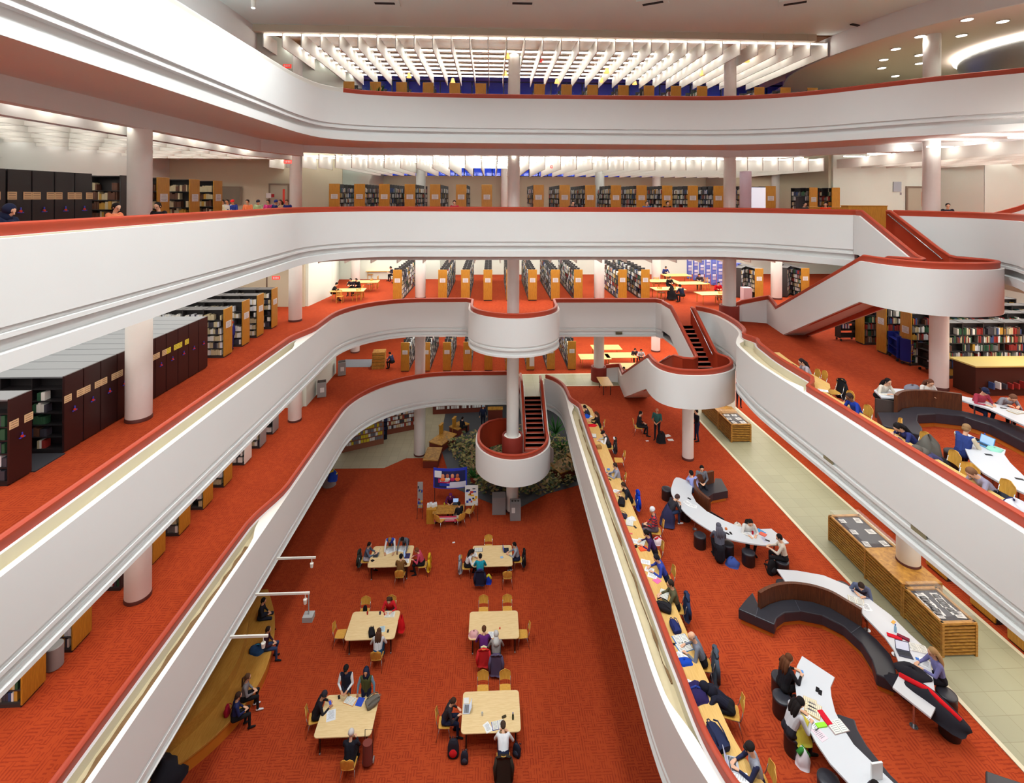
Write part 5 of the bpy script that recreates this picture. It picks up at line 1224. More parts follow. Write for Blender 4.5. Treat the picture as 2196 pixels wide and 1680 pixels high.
for nm, px, py, wd, h0, h1, lb in (('leaflet_rack', 901, 1108, .3, .5, 2.0, 'tall narrow grey leaflet rack left of the information desk'), ('easel_board', 1011, 1112, .75, .75, 1.9, 'white notice board on black easel right of the information desk')):
    x, y = U(px, py, Z[0]); o = empty(nm, (x, y, Z[0])); m = MB(); m.box((0, 0, (h0+h1)/2), (wd, .04, h1-h0)); b_ = m.build('board', [M_paper if nm[0] == 'e' else M_greymetal], o)
    m = MB()
    for k in range(14): m.box((R.uniform(-wd*.36, wd*.36), -.025, R.uniform(h0+.1, h1-.1)), (R.uniform(.06, wd*.3), .008, R.uniform(.05, .16)), k % 4)
    m.build('posted_leaflets', [mat('art_blue', (0, 0, 0)), cm((230, 180, 60)), cm((60, 60, 70)), cm((190, 60, 60))], b_)
    m = MB()
    for s in (-1, 1): m.tube([(s*wd*.45, 0, h0+.2), (s*wd*.5, -.25, 0)], .012, 6)
    m.tube([(0, .02, h0+.3), (0, .4, 0)], .012, 6); m.build('easel_legs', [M_dark], o); tag(o, lb, 'notice board' if nm[0] == 'e' else 'leaflet rack')
person(966, 1062, 0, 180, 'read', (90, 28, 74), (60, 20, 50), (96, 26, 84), 'scarf', 'person in purple head scarf seated behind the information desk', skin=1)
p = seat(984, 1080, 0, 30, 'lap', (26, 26, 32), (214, 206, 196), DARKH, 'bun', 'person in black jacket and pale trousers seated before the information desk', 'chair under the visitor at the information desk')
chair(p[0]-1.1, p[1]-.1, Z[0], math.radians(-35), 'empty chair left in front of the information desk'); chair(p[0]+.5, p[1]+.6, Z[0], math.radians(60), 'chair at the right end of the information desk')
laptop(977, 1081, Z[0]+.76, 0, 'dark laptop on the information desk'); cup(953, 1083, Z[0]+.76, 'yellow-green cup on the information desk', (200, 200, 60))
# bins by centre column
x, y = U(1070, 1098, Z[0]); m = MB(); m.box((0, 0, .5), (.8, .6, 1.0)); o = m.build('grey_cabinet', [mat('bin_grey', (140, 140, 142), .6)], loc=(x, y, Z[0]), bevel=.02); tag(o, 'plain grey box cabinet left of the central column foot', 'cabinet')
x, y = U(1105, 1112, Z[0]); m = MB(); m.box((0, 0, .5), (.62, .5, 1.0)); o = m.build('recycling_bin', [mat('bin_grey', (0, 0, 0))], loc=(x, y, Z[0]), bevel=.02); m = MB()
for k in (-1, 0, 1): m.cyl((.17*k, 0, 1.0), .06, .015, 12)
m.build('bin_holes', [M_dark], o); m = MB(); m.box((-.12, -.255, .62), (.2, .008, .3)); m.build('paper_notice', [M_paper], o); tag(o, 'grey recycling bin with white notice in front of the central column', 'recycling bin')
# timber bench island lower left
pts = spline([(-10.2, 23.0), (-9.3, 21.6), (-8.75, 20.2), (-8.55, 18.9), (-8.75, 17.7), (-9.35, 16.6), (-10.3, 15.7), (-12, 14.8)], 5)
o = empty('curved_bench', (0, 0, 0)); m = MB(); m.prism(pts+[(-14, 15), (-14, 23)], Z[0]+.42, Z[0]+.5); m.build('bench_top', [M_bench], o, bevel=.01)
m = MB(); m.prism([(x-.06, y) for x, y in pts]+[(-14, 15), (-14, 23)], Z[0], Z[0]+.42); m.build('bench_front', [mat('bench_orange', (206, 126, 40), .5)], o)
m = MB(); m.prism([(x-1.0, y-.2) for x, y in pts]+[(-14.2, 15), (-14.2, 23)], Z[0]+.5, Z[0]+.95); m.build('raised_back_step', [M_bench], o)
m = MB()
for px, py in ((1108, 1312), (1415, 755)): pass
for q in ((-10.3, 17.3), (-10.2, 20.9)): m.box((q[0], q[1], Z[0]+.505), (.22, .3, .012), 0, .4)
m.build('power_outlet_plate', [M_dark], o); tag(o, 'long curved oak platform bench under the lower left balcony', 'bench')
person(575, 1350, 0, -80, 'lap', (60, 30, 44), JEAN, (50, 34, 30), 'short', 'person in plaid shirt and jeans sitting on the curved oak bench', zoff=.02)
heap('coat', 553, 1390, Z[0]+.5, (.35, .25, .2), 'blue and teal coat heaped on the curved bench beside the plaid shirt', (40, 70, 110), 'coat', rgb2=(60, 150, 180))
person(565, 1288, 0, -80, 'lap', (34, 34, 44), (40, 44, 60), DARKH, 'short', 'person in dark clothes at the far end of the curved oak bench', zoff=.02)
person(531, 1452, 0, -70, 'lap', (130, 122, 124), BLACK, (88, 58, 40), 'tail', 'person in grey knit top and white shoes on the curved oak bench', zoff=.02, shoes=WHITE)
person(511, 1492, 0, -60, 'lap', (34, 40, 84), BLACK, (54, 36, 28), 'short', 'person in navy sweater at the near end of the curved oak bench', zoff=.02)
backpack(487, 1528, Z[0]+.5, 100, 'crimson backpack on the curved bench behind the navy sweater', (180, 30, 60), s=.8)
heap('dark_seat', 345, 1655, Z[0], (.7, .7, .7), 'dark rounded armchair at the near end of the curved bench', (40, 40, 48), 'armchair')
# track spotlight arms from level one parapet
for i, (px, py, ln) in enumerate(((600, 1198, 1.5), (565, 1275, 1.9), (510, 1366, 1.2))):
    x, y = U(px, py, 4.9); o = empty('spotlight_arm', (-8.35, y, 4.9)); m = MB(); m.box((ln/2, 0, 0), (ln, .05, .07)); m.build('arm', [M_fin], o)
    m = MB(); m.tube([(ln-.15, 0, -.02), (ln-.15, 0, -.2)], .015, 6); m.lathe([(.05, -.38), (.07, -.22), (.05, -.2)], (ln-.15, 0, 0), 14); m.build('lamp_head', [M_fin], o, smooth=True, angle=40)
    if i == 1: m = MB(); m.tube([(ln-.03, 0, 0), (ln-.03, 0, -.75)], .02, 6); m.box((ln-.03, 0, -.85), (.35, .3, .18)); m.build('projector', [M_greymetal], o)
    tag(o, ['white spotlight arm nearest the far curve of the lower left balcony', 'white arm carrying a spotlight and hanging projector above the bench', 'short white spotlight arm, nearest the camera over the bench'][i], 'spotlight arm')
# counters, shelves and people in the back of the ground floor
def gbox(nm, px, py, d, rz, mats, label, cat):
    x, y = U(px, py, Z[0]); m = MB(); m.box((0, 0, d[2]/2), d); m.box((0, 0, d[2]+.03), (d[0]+.06, d[1]+.06, .06), 1); o = m.build(nm, mats, loc=(x, y, Z[0]), rz=math.radians(rz)); return tag(o, label, cat)
pb = [mat('bench_red', (110, 40, 24), .6), M_slat]
for k, (px, py, d, rz, lb) in enumerate(((928, 990, (1.0, 1.7, .5), -4, 'low red-sided bench with slatted oak top, nearest the poster board'), (950, 955, (1.1, 1.9, .5), -30, 'low slatted bench, middle of the three left of the planting'), (985, 927, (.9, 1.3, .5), -40, 'low slatted bench below the seated person in dark coat'), (1210, 1015, (1.6, 1.3, .5), 30, 'low slatted bench right of the round landing'), (1240, 992, (1.3, 1.0, .5), 30, 'low slatted bench partly behind the right parapet, by the planting'), (1062, 900, (1.2, .5, .9), 0, 'oak counter behind the round landing'))):
    gbox('planter_bench', px, py, d, rz, pb, lb, 'bench')
for px, py, lb in ((946, 945, 'oak turnstile post beside the middle slatted bench'), (974, 930, 'oak turnstile post right of the middle slatted bench')): gbox('turnstile_post', px, py, (.12, .5, 1.2), -20, [M_oak, M_oak], lb, 'post')
person(992, 897, 0, -40, 'lap', (30, 30, 40), BLACK, DARKH, 'short', 'person in dark coat seated by the ground floor entrance benches')
person(1036, 872, 0, 0, 'side', NAVY, (20, 24, 44), (150, 170, 190), 'cap', 'person in dark navy standing at the far ground floor gate')
# planting bed
lf = MB(); rl = random.Random(5)
poly_bed = [(-3.4, 36.8), (-1.0, 31.6), (-.6, 30.6), (3.6, 30.4), (5.6, 31.9), (5.9, 36.5), (1, 39)]
def inpoly(x, y, P_):
    c = False
    for i in range(len(P_)):
        a, b = P_[i], P_[i-1]
        if (a[1] > y) != (b[1] > y) and x < (b[0]-a[0])*(y-a[1])/(b[1]-a[1])+a[0]: c = not c
    return c
n = 0
while n < 5200:
    x = rl.uniform(-4, 7); y = rl.uniform(30, 39)
    if not inpoly(x, y, poly_bed): continue
    n += 1; z = Z[0]+.05+rl.random()**2*.8; a = rl.uniform(0, 2*PI); l_ = rl.uniform(.14, .34); tl = rl.uniform(-.5, .9)
    d1 = Vector((math.cos(a)*math.cos(tl), math.sin(a)*math.cos(tl), math.sin(tl)))*l_; d2 = Vector((-math.sin(a), math.cos(a), rl.uniform(-.3, .3)))*l_*.35; p_ = Vector((x, y, z))
    lf.add([p_, p_+d1*.5+d2, p_+d1, p_+d1*.5-d2], [(0, 1, 2, 3)], rl.choice((0, 0, 1, 2)))
o = lf.build('foliage', [mat('leaf_olive', (150, 142, 84), .7), mat('leaf_brown', (150, 122, 86), .8), mat('leaf_dark', (74, 92, 54), .7)]); tag(o, 'low mixed foliage of the planting bed behind the round stair landing', 'plants', kind='stuff')
def frond_plant(px, py, z, h, label, nl=26, pot=True, colr=((60, 120, 50), (40, 96, 40))):
    x, y = U(px, py, z); o = empty('potted_plant', (x, y, z))
    if pot: m = MB(); m.lathe([(.16, 0), (.22, .35), (.2, .35), (.19, .3)], seg=18); m.build('pot', [cm((140, 60, 40))], o, smooth=True, angle=40)
    m = MB(); rp = random.Random(int(px))
    for k in range(nl):
        a = rp.uniform(0, 2*PI); l_ = h*rp.uniform(.6, 1); e = rp.uniform(.4, 1.3); pr = None
        for q in range(5):
            t = q/4; r_ = l_*t*math.cos(e)*.9; zz = .3+l_*(math.sin(e)*t-.45*t*t*(1.4-e)); c_ = Vector((r_*math.cos(a), r_*math.sin(a), zz)); w_ = Vector((-math.sin(a), math.cos(a), 0))*.045*math.sin(PI*(.1+.85*t))
            if pr: m.add([pr[0]-pr[1], pr[0]+pr[1], c_+w_, c_-w_], [(0, 1, 2, 3)], k % 2)
            pr = (c_, w_)
    m.build('leaves', [cm(colr[0]), cm(colr[1])], o); return tag(o, label, 'plant')
frond_plant(1015, 1035, Z[0], .9, 'green potted plant in a terracotta pot left of the round landing')
frond_plant(1192, 940, Z[0], 1.8, 'tall leafy plant right of the stair, lit by spotlights', 40, False); frond_plant(1205, 975, Z[0], 1.2, 'shorter leafy plant in front of the tall one right of the stair', 30, False)
m = MB(); x, y = U(1183, 1010, Z[0]); m.box((0, 0, .8), (.06, .5, 1.5)); m.box((0, 0, .03), (.3, .55, .06)); o = m.build('sign_stand', [mat('sign_pale', (196, 176, 176), .6)], loc=(x, y, Z[0]), rz=.3); tag(o, 'upright pale sign stand right of the round landing', 'sign')
x, y = U(706, 1040, Z[0]); m = MB(); m.lathe([(.42, 0), (.42, .7), (.38, .74)], seg=24); o = m.build('round_bin', [M_greymetal], loc=(x, y, Z[0]), smooth=True, angle=40); tag(o, 'round grey drum bin under the left balcony edge', 'bin'); heap('bag', 714, 1020, Z[0]+.74, (.3, .25, .6), 'blue and yellow bundle on top of the round grey bin', (30, 60, 150), 'bag', rgb2=(220, 200, 60))
# magazine walls at the back left
def magwall(px, py, wd, h, rz, label, cols, base):
    x, y = U(px, py, Z[0]); o = empty('magazine_rack', (x, y, Z[0]), math.radians(rz)); m = MB(); m.box((0, 0, h/2), (wd, .3, h)); m.build('rack', [base], o); m = MB()
    for r in range(5):
        k = -wd/2+.1
        while k < wd/2-.15: b = R.uniform(.12, .24); m.box((k+b/2, -.18, .55+.32*r), (b*.85, .05, .22), R.randrange(len(cols))); k += b
    m.build('magazines', [cm(c) for c in cols], o); return tag(o, label, 'magazine rack')
magwall(862, 925, 3.6, 2.2, 22, 'brick-toned wall rack full of magazines at the back of the ground floor', [(230, 230, 230), (60, 60, 66), (200, 180, 150), (150, 60, 50), (190, 190, 200)], cm((128, 70, 54)))
magwall(985, 885, 4.5, 2.2, 5, 'distant reddish magazine rack behind the ground floor column', [(200, 190, 190), (90, 50, 44), (230, 230, 230)], cm((110, 52, 40)))
magwall(778, 960, 3.0, 2.0, 25, 'magazine rack at far left of the ground floor with yellow and white covers', [(230, 230, 230), (220, 200, 60), (120, 120, 130)], cm((150, 96, 76)))
magwall(808, 945, 1.5, 2.4, 22, 'dark blue-black display rack between the magazine racks', [(30, 34, 60), (44, 50, 84)], cm((18, 20, 36)))
# ================= level one right side
T1 = Z[1]+.745; TW = Z[1]+.75
def strip(path, w0, w1, z0, z1, name, mats, label, cat, side=-1):
    a = offs(path, w0, side); b = offs(path, w1, side); m = MB()
    loft(m, [[(p[0], p[1], z0), (p[0], p[1], z1), (q[0], q[1], z1), (q[0], q[1], z0)] for p, q in zip(a, b)], 0, flip=True)
    o = m.build(name, mats); return tag(o, label, cat)
pth = [p for p in P1r if 3 < p[1] < 29.7]
def railside(path, wf_, e0, e1, zt, label):
    nn_ = normals(path, -1); m = MB()
    a = [(p[0]+n.x*(wf_(*p[:2])+e0), p[1]+n.y*(wf_(*p[:2])+e0)) for p, n in zip(path, nn_)]; b = [(p[0]+n.x*(wf_(*p[:2])+e1), p[1]+n.y*(wf_(*p[:2])+e1)) for p, n in zip(path, nn_)]
    loft(m, [[(p[0], p[1], zt-.04), (p[0], p[1], zt), (q[0], q[1], zt), (q[0], q[1], zt-.04)] for p, q in zip(a, b)], 0, flip=True)
    o = m.build('reading_counter', [M_counter]); tag(o, label, 'counter')
    for i in range(1, len(b)-1, 6):
        c_ = ((b[i][0]*3+a[i][0])/4, (b[i][1]*3+a[i][1])/4); m = MB(); m.tube([(c_[0], c_[1], zt-.04), (c_[0], c_[1], zt-.74)], .02, 6); m.build('leg', [M_steel], o, smooth=True)
    return o
pth = resample(pth, .3)
railside(pth, w1r, .04, .66, Z[1]+.74, 'long maple reading counter running along the level one parapet')
def PX(pts, z): return [U(x, y, z) for x, y in pts]
def wtable(name, px_pts, z, label, legs):
    pts = PX(px_pts, z); m = MB(); m.prism(pts, z-.05, z); o = m.build(name, [M_tabwhite], bevel=.006)
    a = sum(pts[i-1][0]*pts[i][1]-pts[i][0]*pts[i-1][1] for i in range(len(pts)))
    for px, py in legs:
        x, y = U(px, py, z); m = MB(); m.tube([(x, y, z-.05), (x, y, z-.73)], .025, 8); m.cyl((x, y, z-.75), .09, .02, 14); m.build('leg', [M_steel], o, smooth=True, angle=40)
    return tag(o, label, 'table')
t1o = spline([(1470, 1030), (1450, 1024), (1441, 1041), (1440, 1059), (1457, 1086), (1482, 1111), (1525, 1139), (1556, 1154), (1606, 1165), (1651, 1170), (1692, 1164)], 3)
t1 = t1o+[(1654, 1134), (1629, 1135), (1583, 1129), (1550, 1115), (1516, 1097), (1493, 1077), (1483, 1059), (1486, 1036)]
wtable('curved_table', t1, TW, 'white crescent table nearest the landing column on level one', [(1452, 1040), (1490, 1095), (1540, 1135), (1600, 1150), (1660, 1155)])
t2 = [(1666, 1221), (1709, 1224), (1766, 1234), (1814, 1254), (1866, 1286), (1911, 1320), (1951, 1360), (1980, 1386), (1997, 1430), (2004, 1475), (2007, 1517), (1996, 1539), (1914, 1474), (1927, 1449), (1929, 1426), (1917, 1394), (1897, 1366), (1866, 1334), (1846, 1314), (1780, 1280), (1729, 1261), (1689, 1254)]
wtable('curved_table', t2, TW, 'largest white arc table, black leather sofa nested inside it', [(1690, 1235), (1770, 1252), (1860, 1300), (1920, 1350), (1950, 1400), (1960, 1495)])
t3 = [(1720, 1407), (1790, 1453), (1781, 1474), (1783, 1494), (1791, 1526), (1809, 1563), (1831, 1597), (1866, 1631), (1917, 1680), (1995, 1745), (1900, 1745), (1820, 1680), (1780, 1637), (1751, 1594), (1723, 1543), (1709, 1500), (1704, 1457), (1709, 1429)]
wtable('curved_table', t3, TW, 'white arc table at the bottom right edge, leading out of the picture', [(1740, 1440), (1740, 1520), (1790, 1600), (1850, 1660)])
def sofa(name, seat, back, z, label, zb=.95, seams=()):
    pts = PX(seat, z+.45); o = empty(name)
    m = MB(); m.prism(pts, z+.14, z+.45); m.build('seat_cushion', [M_blk], o, bevel=.03)
    c = Vector((sum(p[0] for p in pts)/len(pts), sum(p[1] for p in pts)/len(pts)))
    q = offs(pts+[pts[0]], .06, 1)[:-1]; a1_ = sum(pts[i-1][0]*pts[i][1]-pts[i][0]*pts[i-1][1] for i in range(len(pts)))
    a2_ = sum(q[i-1][0]*q[i][1]-q[i][0]*q[i-1][1] for i in range(len(q)))
    if abs(a2_) > abs(a1_): q = offs(pts+[pts[0]], .06, -1)[:-1]
    m = MB(); m.prism(q, z, z+.14); m.build('wooden_plinth', [mat('plinth_oak', (190, 112, 34), .5)], o)
    if back:
        b = spline(PX(back, z+.45), 4); nb_ = offs(b, .1, 1); nb2 = offs(b, .1, -1)
        nn_ = nb_ if (Vector(nb_[len(b)//2])-c).length > (Vector(nb2[len(b)//2])-c).length else nb2
        m = MB(); loft(m, [[(p[0], p[1], z+.4), (p[0], p[1], z+zb), (r[0], r[1], z+zb), (r[0], r[1], z+.4)] for p, r in zip(b, nn_)], 0); m.build('wooden_backrest', [M_brownwood], o)
    for a_, b_ in seams:
        a_ = U(*a_, z+.455); b_ = U(*b_, z+.455); m = MB(); m.tube([(*a_, z+.455), (*b_, z+.455)], .008, 5); m.build('seam_piping', [mat('piping', (78, 78, 88), .5)], o)
    return tag(o, label, 'sofa')
sofa('curved_sofa', [(1614, 1270), (1597, 1288), (1583, 1306), (1661, 1340), (1666, 1326), (1683, 1314), (1717, 1311), (1763, 1320), (1809, 1343), (1846, 1377), (1869, 1414), (1879, 1446), (1923, 1464), (1921, 1434), (1909, 1403), (1880, 1371), (1846, 1343), (1812, 1322), (1780, 1303), (1740, 1290), (1700, 1285), (1671, 1288), (1650, 1295), (1631, 1306)],
     [(1631, 1306), (1650, 1295), (1671, 1288), (1700, 1285), (1740, 1290), (1780, 1303), (1812, 1322), (1846, 1343)], Z[1], 'long curved black leather sofa with wooden back inside the largest white arc table', .93, [((1625, 1305), (1620, 1325)), ((1705, 1288), (1716, 1311)), ((1846, 1343), (1825, 1358))])
sofa('curved_sofa', [(1551, 1112), (1524, 1098), (1503, 1080), (1493, 1063), (1496, 1050), (1507, 1043), (1531, 1036), (1534, 1026), (1547, 1027), (1561, 1053), (1529, 1059), (1516, 1068), (1512, 1080), (1520, 1094), (1553, 1114)],
     [(1524, 1098), (1503, 1080), (1493, 1063), (1496, 1050), (1507, 1043), (1531, 1036)], Z[1], 'small curved black leather sofa with wooden back inside the crescent table by the column', .97, [((1500, 1062), (1514, 1068))])
sofa('curved_sofa', [(1794, 1530), (1833, 1543), (1840, 1566), (1860, 1600), (1911, 1663), (1980, 1730), (1940, 1725), (1890, 1670), (1845, 1625), (1815, 1585), (1800, 1555)], None, Z[1], 'grey-black bench seat along the inner side of the bottom right table')
sofa('curved_sofa', [(2113, 1652), (2150, 1665), (2196, 1680), (2240, 1700), (2240, 1760), (2160, 1740), (2115, 1700)], None, Z[1], 'corner of a dark sofa at the very bottom right edge')
def stool(px, py, L, label):
    z = Z[L]; x, y = U(px, py, z+.46); o = empty('stool', (x, y, z)); m = MB(); m.lathe([(.21, 0), (.22, .04), (.22, .4), (.2, .41)], seg=28); m.build('base', [M_blk2], o, smooth=True, angle=40)
    m = MB(); m.lathe([(.22, .4), (.225, .42), (.22, .45), (.2, .465), (.1, .47)], seg=28); m.build('cushion', [M_blk], o, smooth=True, angle=50); return tag(o, label, 'stool', 'round black stools')
for px, py, L, lb in ((1430, 1048, 1, 'empty round black stool left of the crescent table end'), (1501, 1147, 1, 'empty round black stool in front of the middle of the crescent table'), (1605, 1183, 1, 'empty round black stool in front of the right half of the crescent table'), (1677, 1202, 1, 'round black stool under the person in cream hoodie'), (1677, 1494, 1, 'empty round black stool between the two readers of the bottom right table'), (1674, 1452, 1, 'round black stool under the long-haired person in black'), (1703, 1571, 1, 'round black stool under the person with yellow coat'), (1777, 1671, 1, 'round black stool cut by the bottom edge'), (2037, 1537, 1, 'round black stool holding the end of the red-lined coat'), (2030, 1486, 1, 'round black stool under the blonde reader'), (1680, 1252, 1, 'round black stool half hidden behind the left end of the large arc table'), (1808, 1256, 1, 'round black stool behind the reader in slate blue shirt'), (1470, 1135-45, 1, 'round black stool under the person in dark hoodie at the crescent table'), (1560, 1165, 1, 'round black stool under the long-haired person in grey and black'), (2046, 968, 2, 'round black stool under the person in varsity jacket on level two')): stool(px, py, L, lb)
# slatted display cases
def slatcase(x0, x1, y0, y1, z0, z1, label, glass=None, docs=0, name='display_case'):
    o = empty(name, ((x0+x1)/2, (y0+y1)/2, z0)); w_ = x1-x0; d = y1-y0; h = z1-z0
    m = MB(); m.box((0, 0, h/2), (w_-.08, d-.08, h)); m.build('body', [mat('case_inner', (58, 32, 12), .7)], o)
    m = MB(); n = 9
    for k in range(n):
        z = .08+(h-.16)*k/(n-1); m.box((0, -d/2, z), (w_, .04, h/n*.5)); m.box((-w_/2, 0, z), (.04, d, h/n*.5)); m.box((w_/2, 0, z), (.04, d, h/n*.5)); m.box((0, d/2, z), (w_, .04, h/n*.5))
    for sx in (-1, 1):
        for sy in (-1, 1): m.box((sx*w_/2, sy*d/2, h/2), (.07, .07, h))
    m.build('slatted_sides', [M_slat], o)
    m = MB()
    if glass:
        m.box((0, -d/2+.03, h+.03), (w_+.06, .1, .07)); m.box((0, d/2-.03, h+.03), (w_+.06, .1, .07)); m.box((-w_/2+.02, 0, h+.03), (.08, d, .07)); m.box((w_/2-.02, 0, h+.03), (.08, d, .07))
        b = MB(); b.box((0, 0, h+.005), (w_-.1, d-.1, .02)); b.build('display_board', [mat('display_navy', (44, 46, 60), .7)], o)
        g = MB(); g.box((0, 0, h+.25), (w_-.02, d-.02, .008)); g.box((0, -d/2+.01, h+.14), (w_-.02, .008, .22)); g.box((w_/2-.01, 0, h+.14), (.008, d-.02, .22)); g.box((-w_/2+.01, 0, h+.14), (.008, d-.02, .22)); g.build('glass_cover', [M_clear], o)
        for k in range(docs):
            a = MB(); a.box((0, 0, .01), (R.uniform(.2, .3), R.uniform(.2, .32), .012))
            for q in range(4): a.box((R.uniform(-.03, .03), .09-.05*q, .018), (.14, .02, .003), 1)
            dd = a.build('document', [M_paper, mat('photo_grey', (110, 112, 120), .7)], o, loc=(-w_*.26+(w_*.5)*(k % 2)+R.uniform(-.06, .06), -d/2+.3+(d-.6)*(k//2)/max(1, (docs-1)//2), h+.018), rz=R.uniform(-.25, .25))
    else: m.box((0, 0, h+.02), (w_+.06, d+.06, .05))
    m.build('top_frame', [M_slat], o, bevel=.005); return tag(o, label, 'display case')
z1_ = Z[1]+.015
slatcase(13.0, 14.0, 13.6, 16.05-1.15, z1_, Z[1]+.92, 'slatted oak display case with black and white prints under glass, nearest the camera', True, 14)
slatcase(13.0, 14.25, 14.98, 16.5, z1_, Z[1]+1.0, 'slatted oak plinth box built around the foot of the big right column', None)
slatcase(13.05, 14.2, 16.56, 18.4, z1_, Z[1]+.92, 'slatted oak display case behind the big right column, papers on it', True, 6)
slatcase(12.95, 14.0, 25.95, 27.4, z1_, Z[1]+.92, 'far slatted oak display case near the round landing, prints under glass', True, 6)
slatcase(12.95, 14.0, 27.5, 29.6, z1_, Z[1]+.95, 'far slatted oak plinth box around the column beside the round landing', None)
# low shelf ends peeking from under level two on the right of level one
for i, (px, py) in enumerate(((1655, 920), (1695, 954), (1742, 998), (1806, 1055), (1862, 1102), (1925, 1158), (2005, 1235), (2105, 1325), (2190, 1405))):
    x, y = U(px, py, Z[1]); bookcase((x+.12, y+.1, Z[1]), PI, 3.2, 'oak-ended bookcase beyond the tile walk, under the level two edge, %s from the far end' % ORD[i], 'bookcases on the right of level one', w_=.8, sign=False, books=False)
g_ = 'reader at the level one counter'
def cseat(px, py, face, pose, top, leg, hair, style, label, **kw):
    o, (x, y, z), rz = person(px, py, 1, face, pose, top, leg, hair, style, label, **kw); chair(x, y, z, rz, 'level one counter chair under '+label.split('person in ')[-1].split(' at ')[0].split(',')[0].split(' with ')[0]); return (x, y, z, rz)
p = cseat(1254, 873, 75, 'read', (40, 44, 60), BLACK, DARKH, 'short', 'person in dark navy coat, farthest reader at the level one counter')
heap('bag', 1256, 892, Z[1]+.74, (.25, .18, .15), 'bright blue bag at the far end of the level one counter', (30, 80, 190), 'bag')
p = cseat(1278, 887, 80, 'type', (30, 24, 26), BLACK, (70, 40, 28), 'long', 'person in black coat with long brown hair, far along the level one counter')
p = cseat(1294, 928, 80, 'read', (60, 56, 54), BLACK, DARKH, 'cap', 'person in charcoal waistcoat and white sleeves at the level one counter', sleeve=WHITE); coat(*p[:3], p[3], 'black and white jacket behind the charcoal waistcoat reader', (40, 38, 40), lining=WHITE)
chair(*[*U(1327, 985, Z[1]+.5)], Z[1], math.radians(85), 'empty chair pushed to the counter above the grey-shirted reader')
p = cseat(1319, 998, 80, 'type', (150, 152, 168), NAVY, (52, 36, 30), 'short', 'person in pale grey shirt with dark vest at the level one counter')
p = cseat(1337, 1040, 85, 'read', (30, 32, 42), BLACK, (60, 44, 34), 'short', 'person in black t-shirt with bare arms at the level one counter', sleeve=(198, 140, 106)); coat(*p[:3], p[3], 'bright blue jacket behind the black t-shirt reader', (20, 60, 190))
p = cseat(1399, 1094, 75, 'lap', (176, 36, 50), (96, 84, 96), (216, 214, 220), 'beanie', 'person in red and navy striped sweater and white cap, back from the counter')
_st = striped('red_navy_stripes', (190, 36, 50), (44, 50, 66), 11)
for k in (0, 1, 5): PEOPLE[-1].material_slots[k].material = _st
p = cseat(1386, 1143, 80, 'read', (60, 36, 86), BLACK, DARKH, 'tail', 'person in purple sweater at the level one counter'); heap('bag', 1412, 1160, Z[1]+.4, (.2, .16, .2), 'white and red bag hung on the chair behind the purple sweater', (222, 200, 204), 'bag', rgb2=(200, 40, 50))
p = cseat(1408, 1196, 85, 'read', (56, 72, 164), NAVY, (30, 30, 36), 'short', 'person in bright blue jacket, head down, at the level one counter')
p = cseat(1438, 1251, 80, 'type', (92, 88, 64), BLACK, (50, 40, 34), 'short', 'person in olive khaki jacket at the level one counter'); coat(*p[:3], p[3], 'navy blue jacket behind the olive jacket reader', (40, 52, 84))
p = cseat(1484, 1364, 75, 'read', (116, 120, 134), BLACK, (150, 132, 128), 'bald', 'person in grey shirt with shaved grey head at the level one counter'); coat(*p[:3], p[3], 'long grey-blue coat behind the shaved-headed reader', (74, 84, 98), bottom=.1)
p = cseat(1512, 1474, 70, 'slump', (28, 28, 44), BLACK, (26, 26, 40), 'hood', 'person in dark navy hoodie asleep over the level one counter')
p = cseat(1609, 1603, 80, 'type', (150, 154, 168), NAVY, (34, 28, 28), 'cap', 'person in pale grey hoodie and dark cap, nearest reader at the level one counter', sleeve=(40, 44, 76))
# counter items
C1 = Z[1]+.74
papers(1265, 893, C1, 10, 'white papers at the far end of the level one counter', 3); heap('scarf', 1269, 912, C1, (.3, .12, .1), 'red scarf on the level one counter before the brown-haired reader', (200, 20, 36), 'scarf'); openbook(1273, 935, C1, 80, 'open book before the charcoal waistcoat reader', (60, 50, 130)); papers(1287, 946, C1, 40, 'white sheets beside the charcoal waistcoat reader', 3); cbox('box', 1284, 962, C1, (.25, .2, .14), 10, [cm((160, 120, 70))], 'small brown box on the level one counter', 'box')
laptop(1306, 1018, C1, 80, 'grey laptop before the grey-shirted reader at the counter', (110, 112, 124)); cbox('blue_case', 1305, 1008, C1, (.12, .1, .05), 0, [cm((90, 130, 200))], 'light blue case beside the grey laptop', 'case'); phone(1308, 1029, C1, 30, 'black phone below the grey laptop on the counter')
papers(1323, 1055, C1, 60, 'white notes before the black t-shirt reader', 3); backpack(1333, 1076, C1, -20, 'black backpack on the counter below the black t-shirt reader', lay=True, s=.95); backpack(1336, 1104, C1, 60, 'small black and grey bag lying on the counter opposite the white-capped person', (50, 46, 66), lay=True, s=.7)
heap('scarf', 1354, 1112, C1, (.18, .12, .1), 'white crumpled scarf on the level one counter', (228, 228, 232), 'scarf'); openbook(1350, 1121, C1, 70, 'open grey book on the counter near the white scarf', (150, 160, 170)); phone(1362, 1131, C1, 20, 'black phone on the counter under the white scarf'); phone(1352, 1145, C1, 75, 'pink-red pen case on the counter', (220, 90, 90))
papers(1361, 1162, C1, 70, 'white papers before the purple sweater', 3); openbook(1375, 1164, C1, 60, 'open book before the purple sweater', (170, 80, 60)); cbox('folder', 1380, 1178, C1, (.32, .2, .03), 10, [cm((240, 90, 50))], 'orange-red folder on the counter', 'folder'); cbox('mouse', 1363, 1174, C1, (.12, .09, .06), 20, [cm(BLACK)], 'small black pouch beside the orange-red folder', 'pouch', .02)
